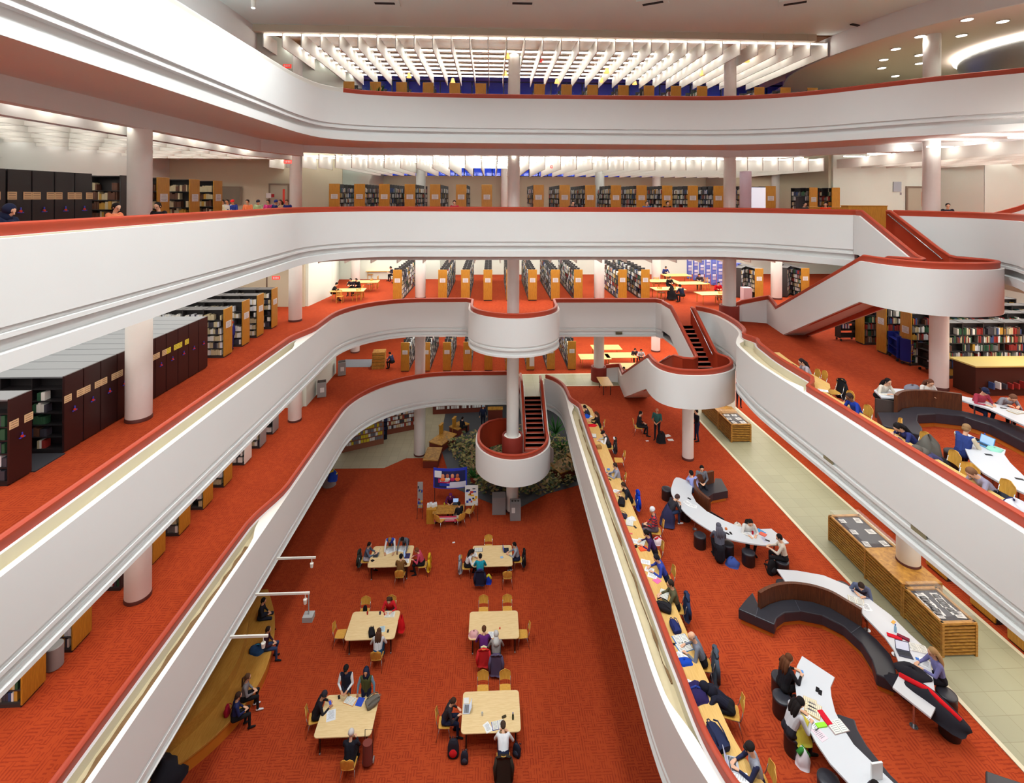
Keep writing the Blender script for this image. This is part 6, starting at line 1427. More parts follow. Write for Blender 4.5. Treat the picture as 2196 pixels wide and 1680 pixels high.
papers(1385, 1206, C1, 75, 'white papers before the bright blue jacket', 2); papers(1393, 1223, C1, 65, 'notes beside the bright blue jacket reader', 2); papers(1400, 1236, C1, 60, 'lined notes further down from the blue jacket', 2); cbox('pink_sheet', 1409, 1246, C1, (.22, .2, .008), 35, [cm((240, 110, 170))], 'bright pink paper on the counter', 'papers')
openbook(1424, 1276, C1, 60, 'large open book before the olive jacket reader', (60, 60, 64)); backpack(1423, 1301, C1, 70, 'black and red backpack lying on the counter below the large open book', (34, 32, 38), (200, 60, 70), lay=True)
backpack(1447, 1342, C1, 10, 'navy backpack alone on the counter above the shaved-headed reader', (34, 42, 96), lay=True, s=.85)
openbook(1460, 1372, C1, 10, 'blue and white book on the counter above the older reader hands', (60, 120, 190)); openbook(1467, 1389, C1, 15, 'open blue workbook under the older reader hands', (60, 130, 200)); papers(1461, 1410, C1, 60, 'white sheets near the older reader elbow', 3); heap('cloth', 1468, 1418, C1, (.22, .13, .08), 'royal blue cloth on the counter by the older reader', (24, 70, 180), 'cloth'); phone(1443, 1382, C1, 80, 'black glasses case on the counter edge', BLACK)
heap('scarf', 1493, 1482, C1, (.28, .3, .16), 'purple-navy scarf under the sleeping person arms', (44, 34, 84), 'scarf', rgb2=(40, 60, 140)); papers(1476, 1466, C1, 60, 'white sheet at the rail above the sleeping person', 1)
backpack(1537, 1582, C1, 15, 'navy backpack with straps on the counter below the sleeping person', (36, 42, 74), lay=True, s=1.2)
laptop(1572, 1641, C1, 75, 'silver laptop before the pale grey hoodie', (190, 190, 200), (150, 150, 190)); papers(1589, 1668, C1, 70, 'white book at the bottom end of the counter', 2)
# people around
p = seat(1374, 886, 1, -100, 'lap', (34, 26, 30), BLACK, DARKH, 'short', 'person in dark clothes seated alone on level one talking to the teal-shirted person', 'chair alone on the level one carpet under the dark-clothed person')
person(1409, 880, 1, 150, 'stand', (48, 92, 88), (30, 28, 36), (150, 96, 70), 'bald', 'person standing in teal t-shirt on the level one carpet', sleeve=(150, 96, 70), skin=1)
heap('backpack', 1418, 938, Z[1], (.25, .2, .55), 'black backpack on the carpet at the teal-shirted person feet', BLACK, 'bag'); cbox('paper_sheet', 1431, 935, Z[1], (.35, .25, .01), 20, [M_paper], 'white sheet on the carpet beside the black backpack', 'papers'); cbox('paper_sheet', 1438, 944, Z[1], (.3, .22, .01), 0, [M_paper], 'second white sheet lying right of the first on the carpet', 'papers'); cbox('paper_scrap', 1388, 946, Z[1], (.16, .1, .01), 10, [M_paper], 'white scrap on the carpet below the seated dark-clothed person', 'paper scrap')
person(1493, 882, 1, 95, 'stand', (28, 28, 38), NAVY, DARKH, 'short', 'person standing in black top and jeans behind the landing column')
person(1585, 818, 1, 160, 'side', NAVY, (26, 28, 44), (230, 100, 50), 'short', 'person in dark clothes walking on the tile walk far right of the landing')
person(1482, 1014, 1, 15, 'chin', (150, 156, 214), JEAN, DARKH, 'short', 'person in lavender shirt seen from behind at the crescent table end')
person(1505, 1004, 1, 170, 'lap', (110, 114, 124), (40, 40, 48), DARKH, 'short', 'person in grey jacket behind the wooden back of the small curved sofa')
person(1452, 1066, 1, -70, 'lean', (44, 42, 50), JEAN, (70, 50, 50), 'short', 'person in charcoal hoodie writing at the crescent table', shoes=WHITE); heap('coat', 1432, 1105, Z[1]+.05, (.3, .28, .75), 'navy coat draped over the stool of the charcoal hoodie', (50, 50, 84), 'coat')
person(1541, 1128, 1, -10, 'type', (84, 86, 100), (28, 26, 34), (90, 88, 100), 'long', 'person with long hair in grey top and long black skirt at the crescent table', robe=True)
person(1609, 1120, 1, 175, 'read', (220, 216, 212), (40, 40, 50), DARKH, 'long', 'person in cream top with long black hair facing us at the crescent table'); heap('bag', 1582, 1128, Z[1]+.5, (.16, .12, .22), 'small cream bag behind the crescent table left of the long-haired reader', (226, 216, 206), 'bag')
person(1671, 1152, 1, 65, 'type', (216, 204, 190), (30, 28, 32), DARKH, 'short', 'person in cream hoodie with striped track trousers at the crescent table right end'); backpack(1655, 1225, Z[1], 200, 'black backpack on the carpet beside the cream hoodie stool', s=1.1)
heap('shoes_bag', 1571, 1205, Z[1], (.25, .2, .25), 'blue and grey bag on the floor by the long black skirt', (60, 80, 150), 'bag')
person(1847, 1256, 1, 140, 'lean', (96, 104, 134), (70, 70, 90), (54, 40, 34), 'short', 'person in slate blue shirt leaning over a book at the large arc table')
person(2000, 1398, 1, 75, 'type', (118, 116, 168), (30, 28, 36), (178, 140, 96), 'long', 'person with long blonde hair and lilac sweater at the large arc table')
heap('coat', 1990, 1500, Z[1]+.45, (.85, .32, .4), 'large black coat with red lining sprawled over the arc table end', (38, 36, 44), 'coat', -62, (214, 24, 34)); heap('scarf', 1955, 1438, TW, (.4, .25, .14), 'dark bag and gloves on the arc table before the blonde reader', (34, 32, 40), 'bag', -30)
person(1692, 1412, 1, -80, 'type', (30, 28, 34), BLACK, (96, 56, 34), 'long', 'person with long brown hair in black holding a phone at the bottom right table')
person(1716, 1506, 1, -85, 'read', (196, 194, 200), (40, 38, 46), DARKH, 'long', 'person in pale top with yellow coat behind, at the bottom right table'); heap('coat', 1714, 1560, Z[1]+.35, (.28, .24, .5), 'lemon yellow coat around the waist of the pale-topped reader', (222, 208, 80), 'coat')
heap('carrier_bag', 1722, 1625, Z[1], (.16, .14, .38), 'white and green carrier bag on the carpet by the stool', (226, 222, 230), 'bag', rgb2=(60, 140, 60))
person(1878, 1688, 1, 100, 'read', (60, 60, 70), BLACK, DARKH, 'short', 'person cut by the bottom edge holding up a page')
# items on white tables
phone(1478, 1070, TW, 30, 'black gloves on the crescent table near the sofa', BLACK); papers(1474, 1080, TW, 30, 'white notes before the charcoal hoodie', 3); papers(1486, 1086, TW, 60, 'second spread of notes before the charcoal hoodie', 2)
cbox('orange_case', 1557, 1136, TW, (.07, .07, .06), 0, [cm((200, 110, 60))], 'small orange case left on the crescent table', 'case'); phone(1560, 1145, TW, 40, 'small black phone on the crescent table'); phone(1567, 1144, TW, 0, 'black earphone case on the crescent table')
papers(1606, 1148, TW, 20, 'papers before the cream-topped reader', 2); cbox('notebook', 1631, 1141, TW, (.2, .3, .02), 30, [cm((80, 160, 220))], 'light blue and orange notebook on the crescent table', 'notebook'); cbox('book', 1636, 1147, TW, (.18, .22, .03), 40, [cm((230, 110, 90))], 'coral book next to the light blue notebook', 'book'); cup(1614, 1146, TW, 'red can on the crescent table', (190, 30, 50)); papers(1640, 1158, TW, 0, 'lilac sheet at the near edge of the crescent table', 1, (206, 206, 226)); phone(1646, 1160, TW, 50, 'black phone on the lilac sheet')
openbook(1836, 1289, TW, -30, 'open book under the slate blue shirt reader', (210, 200, 180)); papers(1858, 1303, TW, -20, 'newspaper clipping beside the slate blue shirt reader', 2); phone(1916, 1335, TW, -60, 'orange highlighter on the arc table', (230, 170, 70)); bottle(1920, 1356, TW, 'clear blue-capped water bottle on the arc table'); cbox('folder', 1918, 1367, TW, (.34, .12, .03), -30, [cm((206, 20, 40))], 'red folder on the arc table', 'folder'); cbox('pencil_case', 1937, 1370, TW, (.28, .1, .05), -45, [cm((120, 40, 60))], 'dark red pencil case beside the red folder', 'pencil case')
papers(1945, 1385, TW, -30, 'white notes left of the open laptop on the arc table', 2); laptop(1940, 1404, TW, -20, 'dark laptop open on the arc table', (70, 70, 84), (210, 210, 225)); openbook(1970, 1392, TW, -20, 'large open binder before the blonde reader', (230, 226, 230)); papers(1985, 1425, TW, -40, 'loose papers under the blonde reader hands', 3); phone(1971, 1415, TW, 60, 'blue-screened tablet in the blonde reader hands', (40, 110, 200))
phone(1716, 1440, TW, 70, 'blue phone held by the person in black', (90, 150, 220)); phone(1753, 1480, TW, -40, 'black phone on the bottom right table'); phone(1759, 1486, TW, -40, 'dark case beside the black phone'); openbook(1738, 1515, TW, 60, 'open yellowed book before the pale-topped reader', (200, 160, 110), (236, 216, 180)); openbook(1746, 1524, TW, 50, 'second open yellowed book behind the first', (190, 150, 100), (236, 220, 190)); cbox('folder', 1769, 1541, TW, (.14, .34, .03), 5, [cm((200, 20, 44))], 'red binder on the bottom right table', 'folder'); cbox('notebook', 1761, 1557, TW, (.25, .1, .03), 5, [cm((150, 220, 60))], 'lime green notebook under the red binder', 'notebook'); papers(1742, 1552, TW, 30, 'white papers under the pale-topped reader', 2); openbook(1796, 1560, TW, 10, 'closed grey book stack at the inner edge', (170, 150, 150)); papers(1757, 1575, TW, 20, 'pinkish sheet lower on the bottom right table', 1, (226, 206, 216))
cbox('standing_page', 1880, 1672, TW, (.26, .04, .36), 5, [M_paper], 'white page held upright at the bottom edge', 'papers')

# ================= level two right side
C2 = Z[2]+.74; TW2 = Z[2]+.75
pth2 = [p for p in P2r if 7.0 < p[1] < 20.9]
wf = wband([(16.9, 22.0, .7)], .95, .3)
railside(resample(pth2, .3), wf, .03, .58, C2, 'maple reading counter along the level two parapet on the right')
t4 = [(1874, 837), (1883, 832), (1931, 834), (1980, 837), (2030, 843), (2096, 856), (2196, 882), (2260, 905), (2260, 940), (2196, 912), (2121, 877), (2063, 859), (1994, 850), (1944, 850), (1916, 854), (1890, 852)]
wtable('curved_table', t4, TW2, 'white arc table on level two beyond the black sofa', [(1890, 845), (1980, 845), (2090, 862), (2170, 888)])
m = MB(); q = PX([(1876, 850), (1915, 856)], TW2); m.prism([q[0], q[1], (q[1][0], q[1][1]-.06), (q[0][0], q[0][1]-.06)], Z[2]+.05, TW2-.06); o = m.build('modesty_panel', [mat('panel_dark', (72, 60, 56), .5)]); tag(o, 'dark modesty panel closing the left end of the level two arc table', 'panel')
t5 = [(2070, 963), (2062, 940), (2075, 930), (2110, 948), (2157, 965), (2154, 975), (2167, 993), (2196, 1021), (2260, 1070), (2260, 1110), (2196, 1057), (2146, 1035), (2108, 1013), (2081, 988)]
wtable('curved_table', t5, TW2, 'white arc table on level two at the right picture edge', [(2085, 960), (2130, 1000), (2185, 1035)])
sofa('curved_sofa', [(1881, 884), (1893, 912), (1979, 934), (1978, 918), (1967, 902), (1969, 889), (2007, 887), (2070, 894), (2121, 910), (2174, 937), (2240, 970), (2240, 940), (2190, 915), (2134, 898), (2063, 881), (2007, 874), (1960, 872), (1935, 876), (1925, 884)],
     [(1925, 884), (1935, 876), (1960, 872), (2007, 874), (2063, 881)], Z[2], 'curved black leather sofa with dark wooden back on level two', .98)
def c2seat(px, py, face, pose, top, leg, hair, style, label, ch=True, **kw):
    o, (x, y, z), rz = person(px, py, 2, face, pose, top, leg, hair, style, label, **kw)
    if ch: chair(x, y, z, rz, 'level two chair under '+label.split('person in ')[-1].split(' at ')[0].split(',')[0].split(' with ')[0])
    return (x, y, z, rz)
c2seat(1719, 775, 80, 'read', (168, 160, 168), BLACK, (40, 28, 28), 'long', 'person in grey cardigan with long dark hair, farthest at the level two counter')
x, y = U(1752, 812, Z[2]+.6); chair(x, y, Z[2], math.radians(80), 'empty chair next to the grey cardigan on level two'); x, y = U(1786, 832, Z[2]+.6); chair(x, y, Z[2], math.radians(85), 'empty chair with dark coat at the level two counter'); coat(x, y, Z[2], math.radians(85), 'black coat on the empty chair of the level two counter', BLACK)
x, y = U(1806, 858, Z[2]+.6); chair(x, y, Z[2], math.radians(85), 'empty chair left of the blue shirt on level two')
c2seat(1822, 850, 85, 'read', (30, 56, 150), NAVY, (60, 44, 40), 'short', 'person in royal blue shirt at the level two counter', skin=3); x, y = U(1905, 915, Z[2]+.6); chair(x, y, Z[2], math.radians(60), 'empty chair left of the navy sweatshirt on level two')
c2seat(1926, 915, 85, 'lean', (44, 50, 104), NAVY, DARKH, 'long', 'person in navy sweatshirt writing at the level two counter'); c2seat(1968, 965, 80, 'slump', (60, 60, 96), BLACK, (96, 90, 84), 'hood', 'person slumped on the level two counter under a grey hood'); heap('coat', 1990, 962, Z[2]+.3, (.35, .3, .6), 'grey-brown coat over the slumped person chair', (96, 92, 86), 'coat')
c2seat(2084, 1012, 80, 'lean', (146, 140, 160), NAVY, (120, 84, 60), 'short', 'person in grey t-shirt holding the head at the level two counter', sleeve=(224, 172, 140)); x, y = U(2062, 1015, Z[2]+.7); chair(x, y, Z[2], math.radians(100), 'empty chair behind the grey t-shirt on level two')
heap('coat', 2140, 1078, Z[2]+.3, (.4, .35, .4), 'dark coat on the seat right of the grey t-shirt', (40, 42, 52), 'coat'); heap('bag', 2172, 1088, Z[2]+.6, (.35, .3, .3), 'white, navy and blue bag at the right picture edge', (210, 210, 220), 'bag', rgb2=(40, 44, 90))
c2seat(1904, 818, 190, 'chin', (214, 204, 190), BLACK, DARKH, 'long', 'person in beige jacket resting head on hand at the level two arc table', ch=False); c2seat(1995, 820, 175, 'read', (216, 206, 200), BLACK, (96, 56, 40), 'long', 'person in cream jacket writing at the level two arc table', ch=False); heap('bag', 1957, 832, TW2, (.28, .18, .2), 'grey bag on the arc table between the two long-haired readers', (120, 118, 130), 'bag'); papers(1981, 838, TW2, -10, 'white newspaper before the cream jacket', 3, sz=(.5, .35)); papers(2012, 843, TW2, 20, 'papers with red edge at the level two arc table', 1)
c2seat(2112, 838, 180, 'read', (170, 60, 80), NAVY, (36, 40, 70), 'cap', 'person in red plaid shirt and navy cap at the level two arc table', ch=False); c2seat(2172, 852, 170, 'lean', (150, 148, 156), BLACK, (120, 80, 60), 'short', 'person in grey top with brown hair at the right of the level two arc table', ch=False)
papers(2112, 870, TW2, 10, 'sheet before the plaid shirt', 1); phone(2152, 876, TW2, 60, 'dark phone on the level two arc table'); openbook(2180, 884, TW2, 10, 'open book before the grey-topped reader', (190, 160, 110))
c2seat(2073, 918, -75, 'type', (44, 60, 120), (36, 48, 100), (150, 116, 80), 'short', 'person in navy and cream varsity jacket on a stool at level two', ch=False, sleeve=(222, 208, 180)); bottle(2112, 948, TW2, 'clear water bottle before the varsity jacket', (200, 205, 215)); laptop(2108, 955, TW2, -80, 'small light blue laptop before the varsity jacket', (90, 150, 200)); heap('pouch', 2092, 943, TW2, (.14, .08, .06), 'black pouch on the right-edge arc table', BLACK, 'pouch'); heap('plastic_bag', 2132, 962, TW2, (.2, .16, .05), 'mint green plastic bag on the right-edge arc table', (150, 210, 190), 'bag'); phone(2120, 976, TW2, 70, 'black phone on the right-edge arc table'); phone(2186, 1028, TW2, 60, 'dark phone farther along the right-edge arc table')
heap('bag', 1696, 786, C2, (.25, .18, .16), 'black bag at the far end of the level two counter', (36, 38, 50), 'bag'); papers(1716, 798, C2, 60, 'white and blue sheets before the grey cardigan', 3, (200, 214, 240)); papers(1764, 838, C2, 50, 'white sheets on the widened part of the level two counter', 2); papers(1762, 848, C2, 60, 'blue printed leaflets on the level two counter', 2, (110, 130, 210)); papers(1812, 885, C2, 60, 'white sheets before the royal blue shirt', 2); papers(1830, 893, C2, 60, 'second white sheet before the royal blue shirt', 1); openbook(1912, 940, C2, 60, 'white book before the navy sweatshirt', (60, 60, 130)); laptop(1928, 953, C2, 60, 'dark tablet beside the navy sweatshirt', (34, 32, 60), (50, 46, 80), 0); papers(1982, 988, C2, 55, 'white sheets beyond the slumped person', 2); cbox('keyboard', 2052, 1035, C2, (.5, .16, .03), 60, [cm((60, 40, 40))], 'dark keyboard before the grey t-shirt', 'keyboard'); papers(2080, 1050, C2, 60, 'grey laptop sheet before the grey t-shirt', 1, (200, 204, 214)); papers(2108, 1066, C2, 65, 'square white book right of the grey t-shirt', 2, lines=False, sz=(.3, .3)); papers(2160, 1100, C2, 60, 'large white sheet at the right picture edge', 1, sz=(.4, .5)); phone(2172, 1105, C2, 60, 'dark pencil case on the large white sheet')
# book carts
def cart(px, py, rz, label, rgb):
    x, y = U(px, py, Z[2]); o = empty('book_cart', (x, y, Z[2]), math.radians(rz)); c_ = cm(rgb, .4)
    m = MB()
    for s in (-1, 1): m = MB(); m.box((s*.45, 0, .65), (.03, .42, 1.0)); m.build('side_panel', [c_], o, bevel=.01)
    m = MB()
    for k in range(3): m.box((0, 0, .2+.36*k), (.9, .4, .02)); m.box((0, 0, .3+.36*k), (.9, .015, .2))
    m.build('shelf', [c_], o); 
    for sx in (-1, 1):
        for sy in (-1, 1): m = MB(); m.tube([(sx*.4-.015, sy*.16, .06), (sx*.4+.015, sy*.16, .06)], .06, 12); m.build('caster', [M_dark], o)
    m = MB()
    for k in range(8): m.box((-.35+.05*k, -.1, .67+.1), (.04, .16, .22), k % 3)
    m.build('cart_books', [M_books[3], M_books[0], M_books[2]], o); return tag(o, label, 'book cart')
cart(1925, 770, 70, 'blue steel book cart with books in front of the oak case', (34, 44, 130)); cart(1955, 780, 20, 'second blue book cart, right against the landing column', (30, 40, 120)); cart(1815, 730, 0, 'dark brown book cart under the stair slope', (60, 44, 40)); cart(1998, 800, 90, 'dark metal cart beside the oak end with blue notice', (56, 50, 48))
x, y = U(2092, 850, Z[2]); m = MB(); m.box((2.2, .45, .55), (4.4, .9, 1.1)); m.box((2.2, -.02, .3), (4.1, .06, .04), 1); m.box((2.2, .45, 1.12), (4.6, 1.1, .05), 2)
o = m.build('low_cabinet', [cm((66, 34, 26), .5), M_dkshelf, mat('top_olive', (206, 186, 110), .5)], loc=(x, y, Z[2])); tag(o, 'low dark cabinet with pale olive wooden top at the right edge of level two', 'cabinet')
for k in range(16):
    m = MB(); h = R.uniform(.18, .28); m.box((0, 0, h/2), (.05, .2, h)); b_ = m.build('book', [M_books[R.choice([0, 3, 8, 2, 1])]], loc=(x+.5+.24*k, y-.12, Z[2]+.32)); tag(b_, '%s volume from left on the front shelf of the low dark cabinet' % ORD[k], 'book', 'volumes before the low cabinet')
# level two back reading area
def rtable(px, py, L, wd, dp, rz, label, grp='back reading tables on level two'):
    x, y = U(px, py, Z[L]+.74); return table(x, y, Z[L], wd, dp, label, grp, .03, math.radians(rz), top=M_counter, cast=False, leg=M_chair)
for i, (px, py, lb) in enumerate(((747, 622, 'nearest reading table by the left white wall on level two'), (780, 604, 'reading table behind the nearest one by the left wall'), (815, 580, 'farthest left reading table on level two'), (1432, 619, 'reading table right of the stacks with dark jacket on chair'), (1420, 602, 'reading table behind the stacks end on level two'), (1530, 629, 'reading table before the tall striped windows, beside the column'), (1480, 607, 'reading table beyond, towards the tall windows'), (1450, 590, 'farthest right reading table on level two'))): rtable(px, py, 2, 2.3, 1.2, 4, lb)
for px, py, f, c_, st, lb in ((722, 609, -80, BLACK, 'short', 'person in black at the nearest left wall table'), (752, 600, 170, (40, 38, 50), 'short', 'person in dark top facing us at the nearest left wall table'), (764, 600, 160, BLACK, 'short', 'second person in black facing us at the nearest left wall table'), (838, 574, 120, NAVY, 'short', 'person in navy at the farthest left table'), (848, 578, 90, (40, 50, 110), 'short', 'person in blue at the farthest left table'), (1437, 596, 180, BLACK, 'short', 'person in black behind the right stacks table'), (1458, 613, 20, NAVY, 'short', 'person in navy jacket with back to us at the right stacks table'), (1541, 608, 170, (190, 20, 30), 'short', 'person in red sweater at the table before the tall windows'), (1428, 574, 180, (50, 60, 120), 'short', 'person in blue at the farthest right table'), (1500, 590, 150, (60, 50, 60), 'short', 'person in grey-purple by the tall windows')):
    person(px, py, 2, f, 'read', c_, BLACK, DARKH, st, lb)
for i, (px, py, f) in enumerate(((729, 640, 0), (765, 636, 60), (772, 630, 90), (792, 614, 80), (795, 592, 170), (1418, 632, -60), (1500, 612, 180), (1515, 612, 180), (1543, 642, 10), (1408, 610, -30), (1440, 632, 20), (805, 608, 90))):
    x, y = U(px, py, Z[2]+.3); place(wchP, wu, (x, y, Z[2]), math.radians(f), 'wooden chair, back of level two, %s' % ['in front of the nearest left wall table', 'at the right end of the nearest left wall table', 'right behind the nearest left wall table', 'by the second left wall table', 'beyond the second left wall table', 'left end of the table right of the stacks', 'beyond the window table, left', 'beyond the window table, right', 'before the window table', 'nearest the last stack end', 'in front of the table right of the stacks', 'right of the second left wall table'][i], 'chair', 'wooden chairs at the back tables')
heap('coat', 1440, 628, Z[2]+.1, (.35, .3, .85), 'black jacket over the chair at the right stacks table', BLACK, 'coat')
for px, py, lb in ((1760//1, 0, ''),): pass
# level one back
for px, py, lb in ((1275, 765, 'pale reading table behind the collared column on level one'), (1330, 762, 'pale reading table right of the collared column on level one'), (1345, 785, 'reading table just left of the stair wall on level one'), (1300, 745, 'farthest reading table in the back of level one')): rtable(px, py, 1, 2.4, 1.3, 0, lb, 'back reading tables on level one')
x, y = U(1297, 818, Z[1]+.74); table(x, y, Z[1], .8, 1.6, 'narrow pale side table against the end of the lower right stair', None, .03, top=M_counter, cast=False)
for px, py, f, c_, lb in ((836, 758, 60, (50, 60, 90), 'person in slate blue seated beside the oak steps on level one'), (1375, 752, 170, (200, 200, 206), 'person in white at the back table of level one'), (1362, 750, 180, (60, 50, 60), 'person in dark clothes beside the white-shirted one at the back'), (1338, 790, 150, (150, 170, 200), 'person in pale blue by the lower right stair rail')): person(px, py, 1, f, 'read', c_, BLACK, DARKH, 'short', lb)
x, y = U(812, 788, Z[1]); m = MB()
for k in range(5): m.box((0, .1*k, .16+.24*k-.08), (.95, .9-.1*k*0, .2), 0)
o = m.build('stepped_cabinet', [M_slat], loc=(x, y, Z[1]), rz=.1); tag(o, 'oak slatted catalogue cabinet at the back left of level one', 'cabinet')
x, y = U(760, 788, Z[1]); m = MB(); m.box((0, .9, .01), (2.4, 1.8, .02)); o = m.build('floor_level_one_grey', [mat('grey_stone_floor', (140, 146, 158), .4)], loc=(x, y, Z[1]), kind='structure')
for px, py, lb in ((690, 850, 'grey litter bin with notice by the left wall, nearer one'), (733, 804, 'grey litter bin by the left wall, farther one')):
    x, y = U(px, py, Z[1]); m = MB(); m.box((0, 0, .5), (.55, .55, .95)); m.box((0, 0, .99), (.5, .4, .05), 1); o = m.build('litter_bin', [M_greymetal, M_dark], loc=(x, y, Z[1]), rz=.3, bevel=.02); m = MB(); m.box((.03, -.28, .5), (.25, .01, .3)); m.build('paper_notice', [M_paper], o); tag(o, lb, 'bin')
m = MB(); x, y = U(117, 1430, Z[1]); m.lathe([(.2, .02), (.2, .6), (.18, .62)], seg=24); o = m.build('wire_bin', [M_greymetal], loc=(x, y, Z[1]), smooth=True, angle=40); tag(o, 'grey cylindrical waste bin between the near oak-ended bookcases on level one', 'bin')
o_ = MB(); x, y = U(1139, 790, Z[1]); o_.box((0, 0, 1.2), (.35, .05, 1.6)); o = o_.build('standing_sign', [M_paper], loc=(x, y-.7, Z[1])); tag(o, 'white standing sign before the back stacks of level one', 'sign')
x, y = U(1600, 652, Z[2]); m = MB(); m.box((0, 0, .6), (.6, .5, 1.1)); o = m.build('lilac_bin', [cm((200, 170, 176))], loc=(x, y, Z[2]), bevel=.02); tag(o, 'pale pink box bin right of the red-collared column', 'bin')
# striped magazine displays before the level two windows
for k in range(9):
    x, y = U(1478+13*k, 598+3.5*k, Z[2]); m = MB(); m.box((0, 0, 1.15), (.34, .3, 2.2)); 
    for q in range(7): m.box((0, -.16, .3+.28*q), (.28, .03, .2), 1+(q+k) % 3)
    o = m.build('periodical_stand', [cm((96, 110, 190)), cm((226, 226, 236)), cm((120, 130, 200)), cm((200, 190, 210))], loc=(x, y, Z[2])); tag(o, '%s tall blue and white periodical stand from the left, back of level two' % ORD[k], 'periodical stand', 'periodical stands by the windows')
# clothing of the left aisle, level two
person(501, 715, 2, 90, 'side', (40, 44, 130), (36, 40, 110), (180, 60, 50), 'cap', 'person in blue overalls between the oak-ended bookcases', s=.8)[0].location = (-12.3, 23.85, Z[2])
# ================= level three
def head(px, py, f, c_, hair, st, lb, pose='lap', **kw):
    o, _, _ = person(px, 470, 3, f, pose, c_, BLACK, hair, st, lb, **kw)
    Y = 26.6 if py < 455 else 0; u = px-1098; dx = u*math.cos(TH)+FP*math.sin(TH); dy = -u*math.sin(TH)+FP*math.cos(TH)
    if not Y: Y = -10.2*dy/dx
    if px > 1700: Y = {1723: 25.5, 1770: 25.2, 2031: 22.0}.get(px, 25)
    o.location = (dx*Y/dy, Y, Z[3])
head(241, 461, -100, (226, 130, 90), DARKH, 'short', 'person with black hair and orange top below the tan law volumes'); head(8, 484, -90, NAVY, NAVY, 'hood', 'dark hooded head at the extreme left above the rail'); head(344, 463, 180, BLACK, DARKH, 'short', 'dark head just right of the left column above the rail')
for i, (px, py, c_, hr, st, lb) in enumerate(((480, 440, (220, 214, 190), DARKH, 'short', 'seated reader in cream, leftmost of the level three group'), (501, 434, (40, 60, 150), (214, 36, 40), 'cap', 'seated reader in blue with red cap on level three'), (490, 442, WHITE, DARKH, 'short', 'seated reader in white beside the red cap'), (533, 440, (230, 130, 90), DARKH, 'short', 'seated reader in orange on level three'), (556, 437, (170, 190, 150), (40, 44, 60), 'cap', 'seated reader in pale green with dark cap on level three'), (577, 443, (200, 60, 130), DARKH, 'short', 'seated reader in magenta on level three'), (594, 434, (40, 50, 110), (44, 60, 140), 'cap', 'seated reader in blue cap left of the second column'), (603, 437, (214, 190, 150), (70, 50, 40), 'long', 'seated reader in tan left of the second column'), (617, 438, (36, 50, 130), (90, 60, 40), 'short', 'seated reader in royal blue touching the second column'), (975, 443, (180, 30, 60), (60, 30, 30), 'short', 'reader in crimson behind the centre of the level three rail'), (1386, 443, (60, 90, 150), (90, 60, 40), 'short', 'reader in denim blue behind the level three rail'), (1430, 443, BLACK, DARKH, 'short', 'reader in black behind the level three rail'), (1228, 446, (60, 40, 50), DARKH, 'short', 'dark head right of the centre above the level three rail'), (1723, 437, (50, 60, 60), DARKH, 'short', 'reader before the bright books at the right end'), (1770, 449, (220, 60, 30), DARKH, 'short', 'reader in orange-red beside the low oak desk'), (2031, 448, (40, 40, 50), DARKH, 'short', 'black-haired reader right of the big right column on level three'))): head(px, py+3, 180 if i < 14 else 150, c_, hr, st, lb)
def cb3(nm, px, Y, z0, d, mt, lb, cat, rz=0):
    u = px-1098; dx = u*math.cos(TH)+FP*math.sin(TH); dy = -u*math.sin(TH)+FP*math.cos(TH); m = MB(); m.box((0, 0, d[2]/2), d); m.box((0, 0, d[2]+.02), (d[0]+.04, d[1]+.04, .04)); o = m.build(nm, mt, loc=(dx*Y/dy, Y, z0), rz=rz, bevel=.01); return tag(o, lb, cat)
cb3('oak_desk', 1853, 23.8, Z[3], (2.0, .5, 1.15), [M_oak], 'broad oak desk front right behind the level three stair opening', 'desk'); cb3('oak_desk', 1765, 27.5, Z[3], (2.0, .6, 1.0), [M_oak], 'low oak desk behind the rail at the right end of level three', 'desk')
cb3('pale_desk', 520, 26.5, Z[3], (3.2, 1, .74), [M_counter], 'pale reading table under the level three group at the left', 'table')
cb3('grey_monitor', 1718, 30, Z[3]+.0, (.5, .3, 1.6), [cm((60, 60, 66))], 'dark kiosk before the bright doorway on level three', 'kiosk')
x, y = 17.2, 29.6; m = MB(); m.box((0, 0, 1.1), (1.0, .08, 2.2)); o = m.build('glazed_display', [mat('bright_panel', (236, 240, 250), .4, emit=(235, 240, 255), es=.5)], loc=(16.9, 30.6, Z[3])); tag(o, 'bright white backlit panel right of the level three stacks', 'panel')
m = MB(); m.lathe([(.34, 0), (.34, 3.2)], (15.9, 30.2, Z[3]), 30); o = m.build('column_lilac', [mat('lilac_paint', (214, 196, 214), .6)], smooth=True, angle=40, kind='structure')
# wall fittings on level three
for nm, px, py, Y, d, c_, lb, cat in (('wall_clock', 1924, 397, 29.2, (.5, .06, .6), (170, 180, 190), 'grey wall clock panel high on the white block wall', 'clock'), ('wall_switch', 1932, 412, 29.2, (.16, .05, .16), (150, 150, 156), 'small switch below the wall clock panel', 'switch'), ('fire_alarm', 585, 422, 30.6, (.16, .06, .2), (150, 30, 36), 'small dark red alarm box on the beige wall at left', 'alarm'), ('wall_notice', 576, 422, 30.6, (.3, .03, .3), (236, 236, 236), 'white notice beside the red alarm box', 'notice')):
    u = px-1098; v = py-422; dx = u*math.cos(TH)+FP*math.sin(TH); dy = -u*math.sin(TH)+FP*math.cos(TH); t = Y/dy; m = MB(); m.box((0, 0, 0), d); o = m.build(nm, [cm(c_)], loc=(dx*t, Y, CZ-v*t), bevel=.01); tag(o, lb, cat)
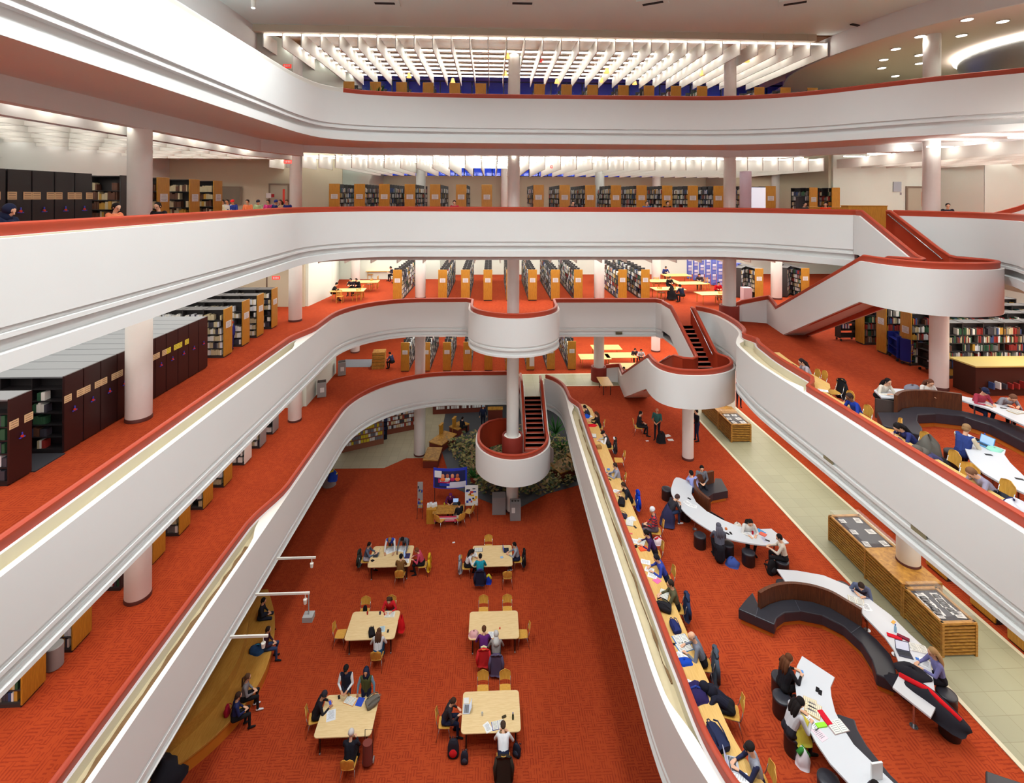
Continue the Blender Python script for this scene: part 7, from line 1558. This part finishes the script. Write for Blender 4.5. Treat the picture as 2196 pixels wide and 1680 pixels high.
# sloping stair to level four on the right, seen as parapet with red cap
M4 = [(22.5, 20.2, Z[3]+.2), (24.0, 17.9, Z[3]+1.6), (27, 14, Z[3]+1.75), (29, 11, Z[3]+1.75)]
s = empty('staircase'); tag(s, 'rising grey stair flank with dark red cap at the right edge of level three', 'staircase'); stairwall(s, [(21.8, 21.6, Z[3]-.4)]+M4, -1, .9)
# level four plant and extras
def UYp(px, py, Y):
    u = px-1098; v = py-422; dx = u*math.cos(TH)+FP*math.sin(TH); dy = -u*math.sin(TH)+FP*math.cos(TH); t = Y/dy; return dx*t, Y, CZ-v*t
x, y, z = UYp(806, 205, 26.6); o = frond_plant(800, 205, Z[4], 1.9, 'green leafy plant between the stack ends on the top balcony', 44); o.location = (x, y, Z[4]+.2)
for k, (px, py, Y) in enumerate(((1086, 104, 28), (1300, 127, 31), (1505, 160, 31), (1600, 110, 28), (1290, 160, 33.5), (1082, 152, 32), (876, 158, 33), (970, 178, 34), (1193, 176, 34), (1360, 180, 34), (1750, 130, 29))):
    x, y, z = UYp(px, py, Y); m = MB(); m.lathe([(.17, 0), (.13, .12), (.08, .3)], seg=16); o = m.build('pendant_lamp', [mat('amber_shade', (236, 176, 96), .5, emit=(255, 190, 100), es=1.5)], loc=(x, y, min(z, 27.0)), smooth=True); m = MB(); m.tube([(0, 0, .3), (0, 0, 28.15-min(z, 27.0))], .012, 5); m.build('cord', [M_dark], o); tag(o, 'small amber glowing lamp hanging among the top ceiling fins', 'pendant lamp', 'amber lamps in the top ceiling')
# vents on parapets
for i, (x, y, z, rz, lb) in enumerate(((7.9, 30.13, Z[2]-1.08, 0, 'small dark vent grille in the level two parapet right of the balcony'), (10.47, 11.6, Z[2]-.8, PI/2, 'small vent grille in the right level two parapet, nearer one'), (10.52, 14.9, Z[2]-.8, PI/2, 'small vent grille in the right level two parapet, farther one'))):
    m = MB(); m.box((0, 0, 0), (.42, .03, .16))
    for k in range(4): m.box((0, -.02, -.05+.035*k), (.36, .02, .01), 1)
    o = m.build('vent_grille', [mat('vent_olive', (132, 124, 96), .6), M_dark], loc=(x, y, z), rz=rz); tag(o, lb, 'vent')
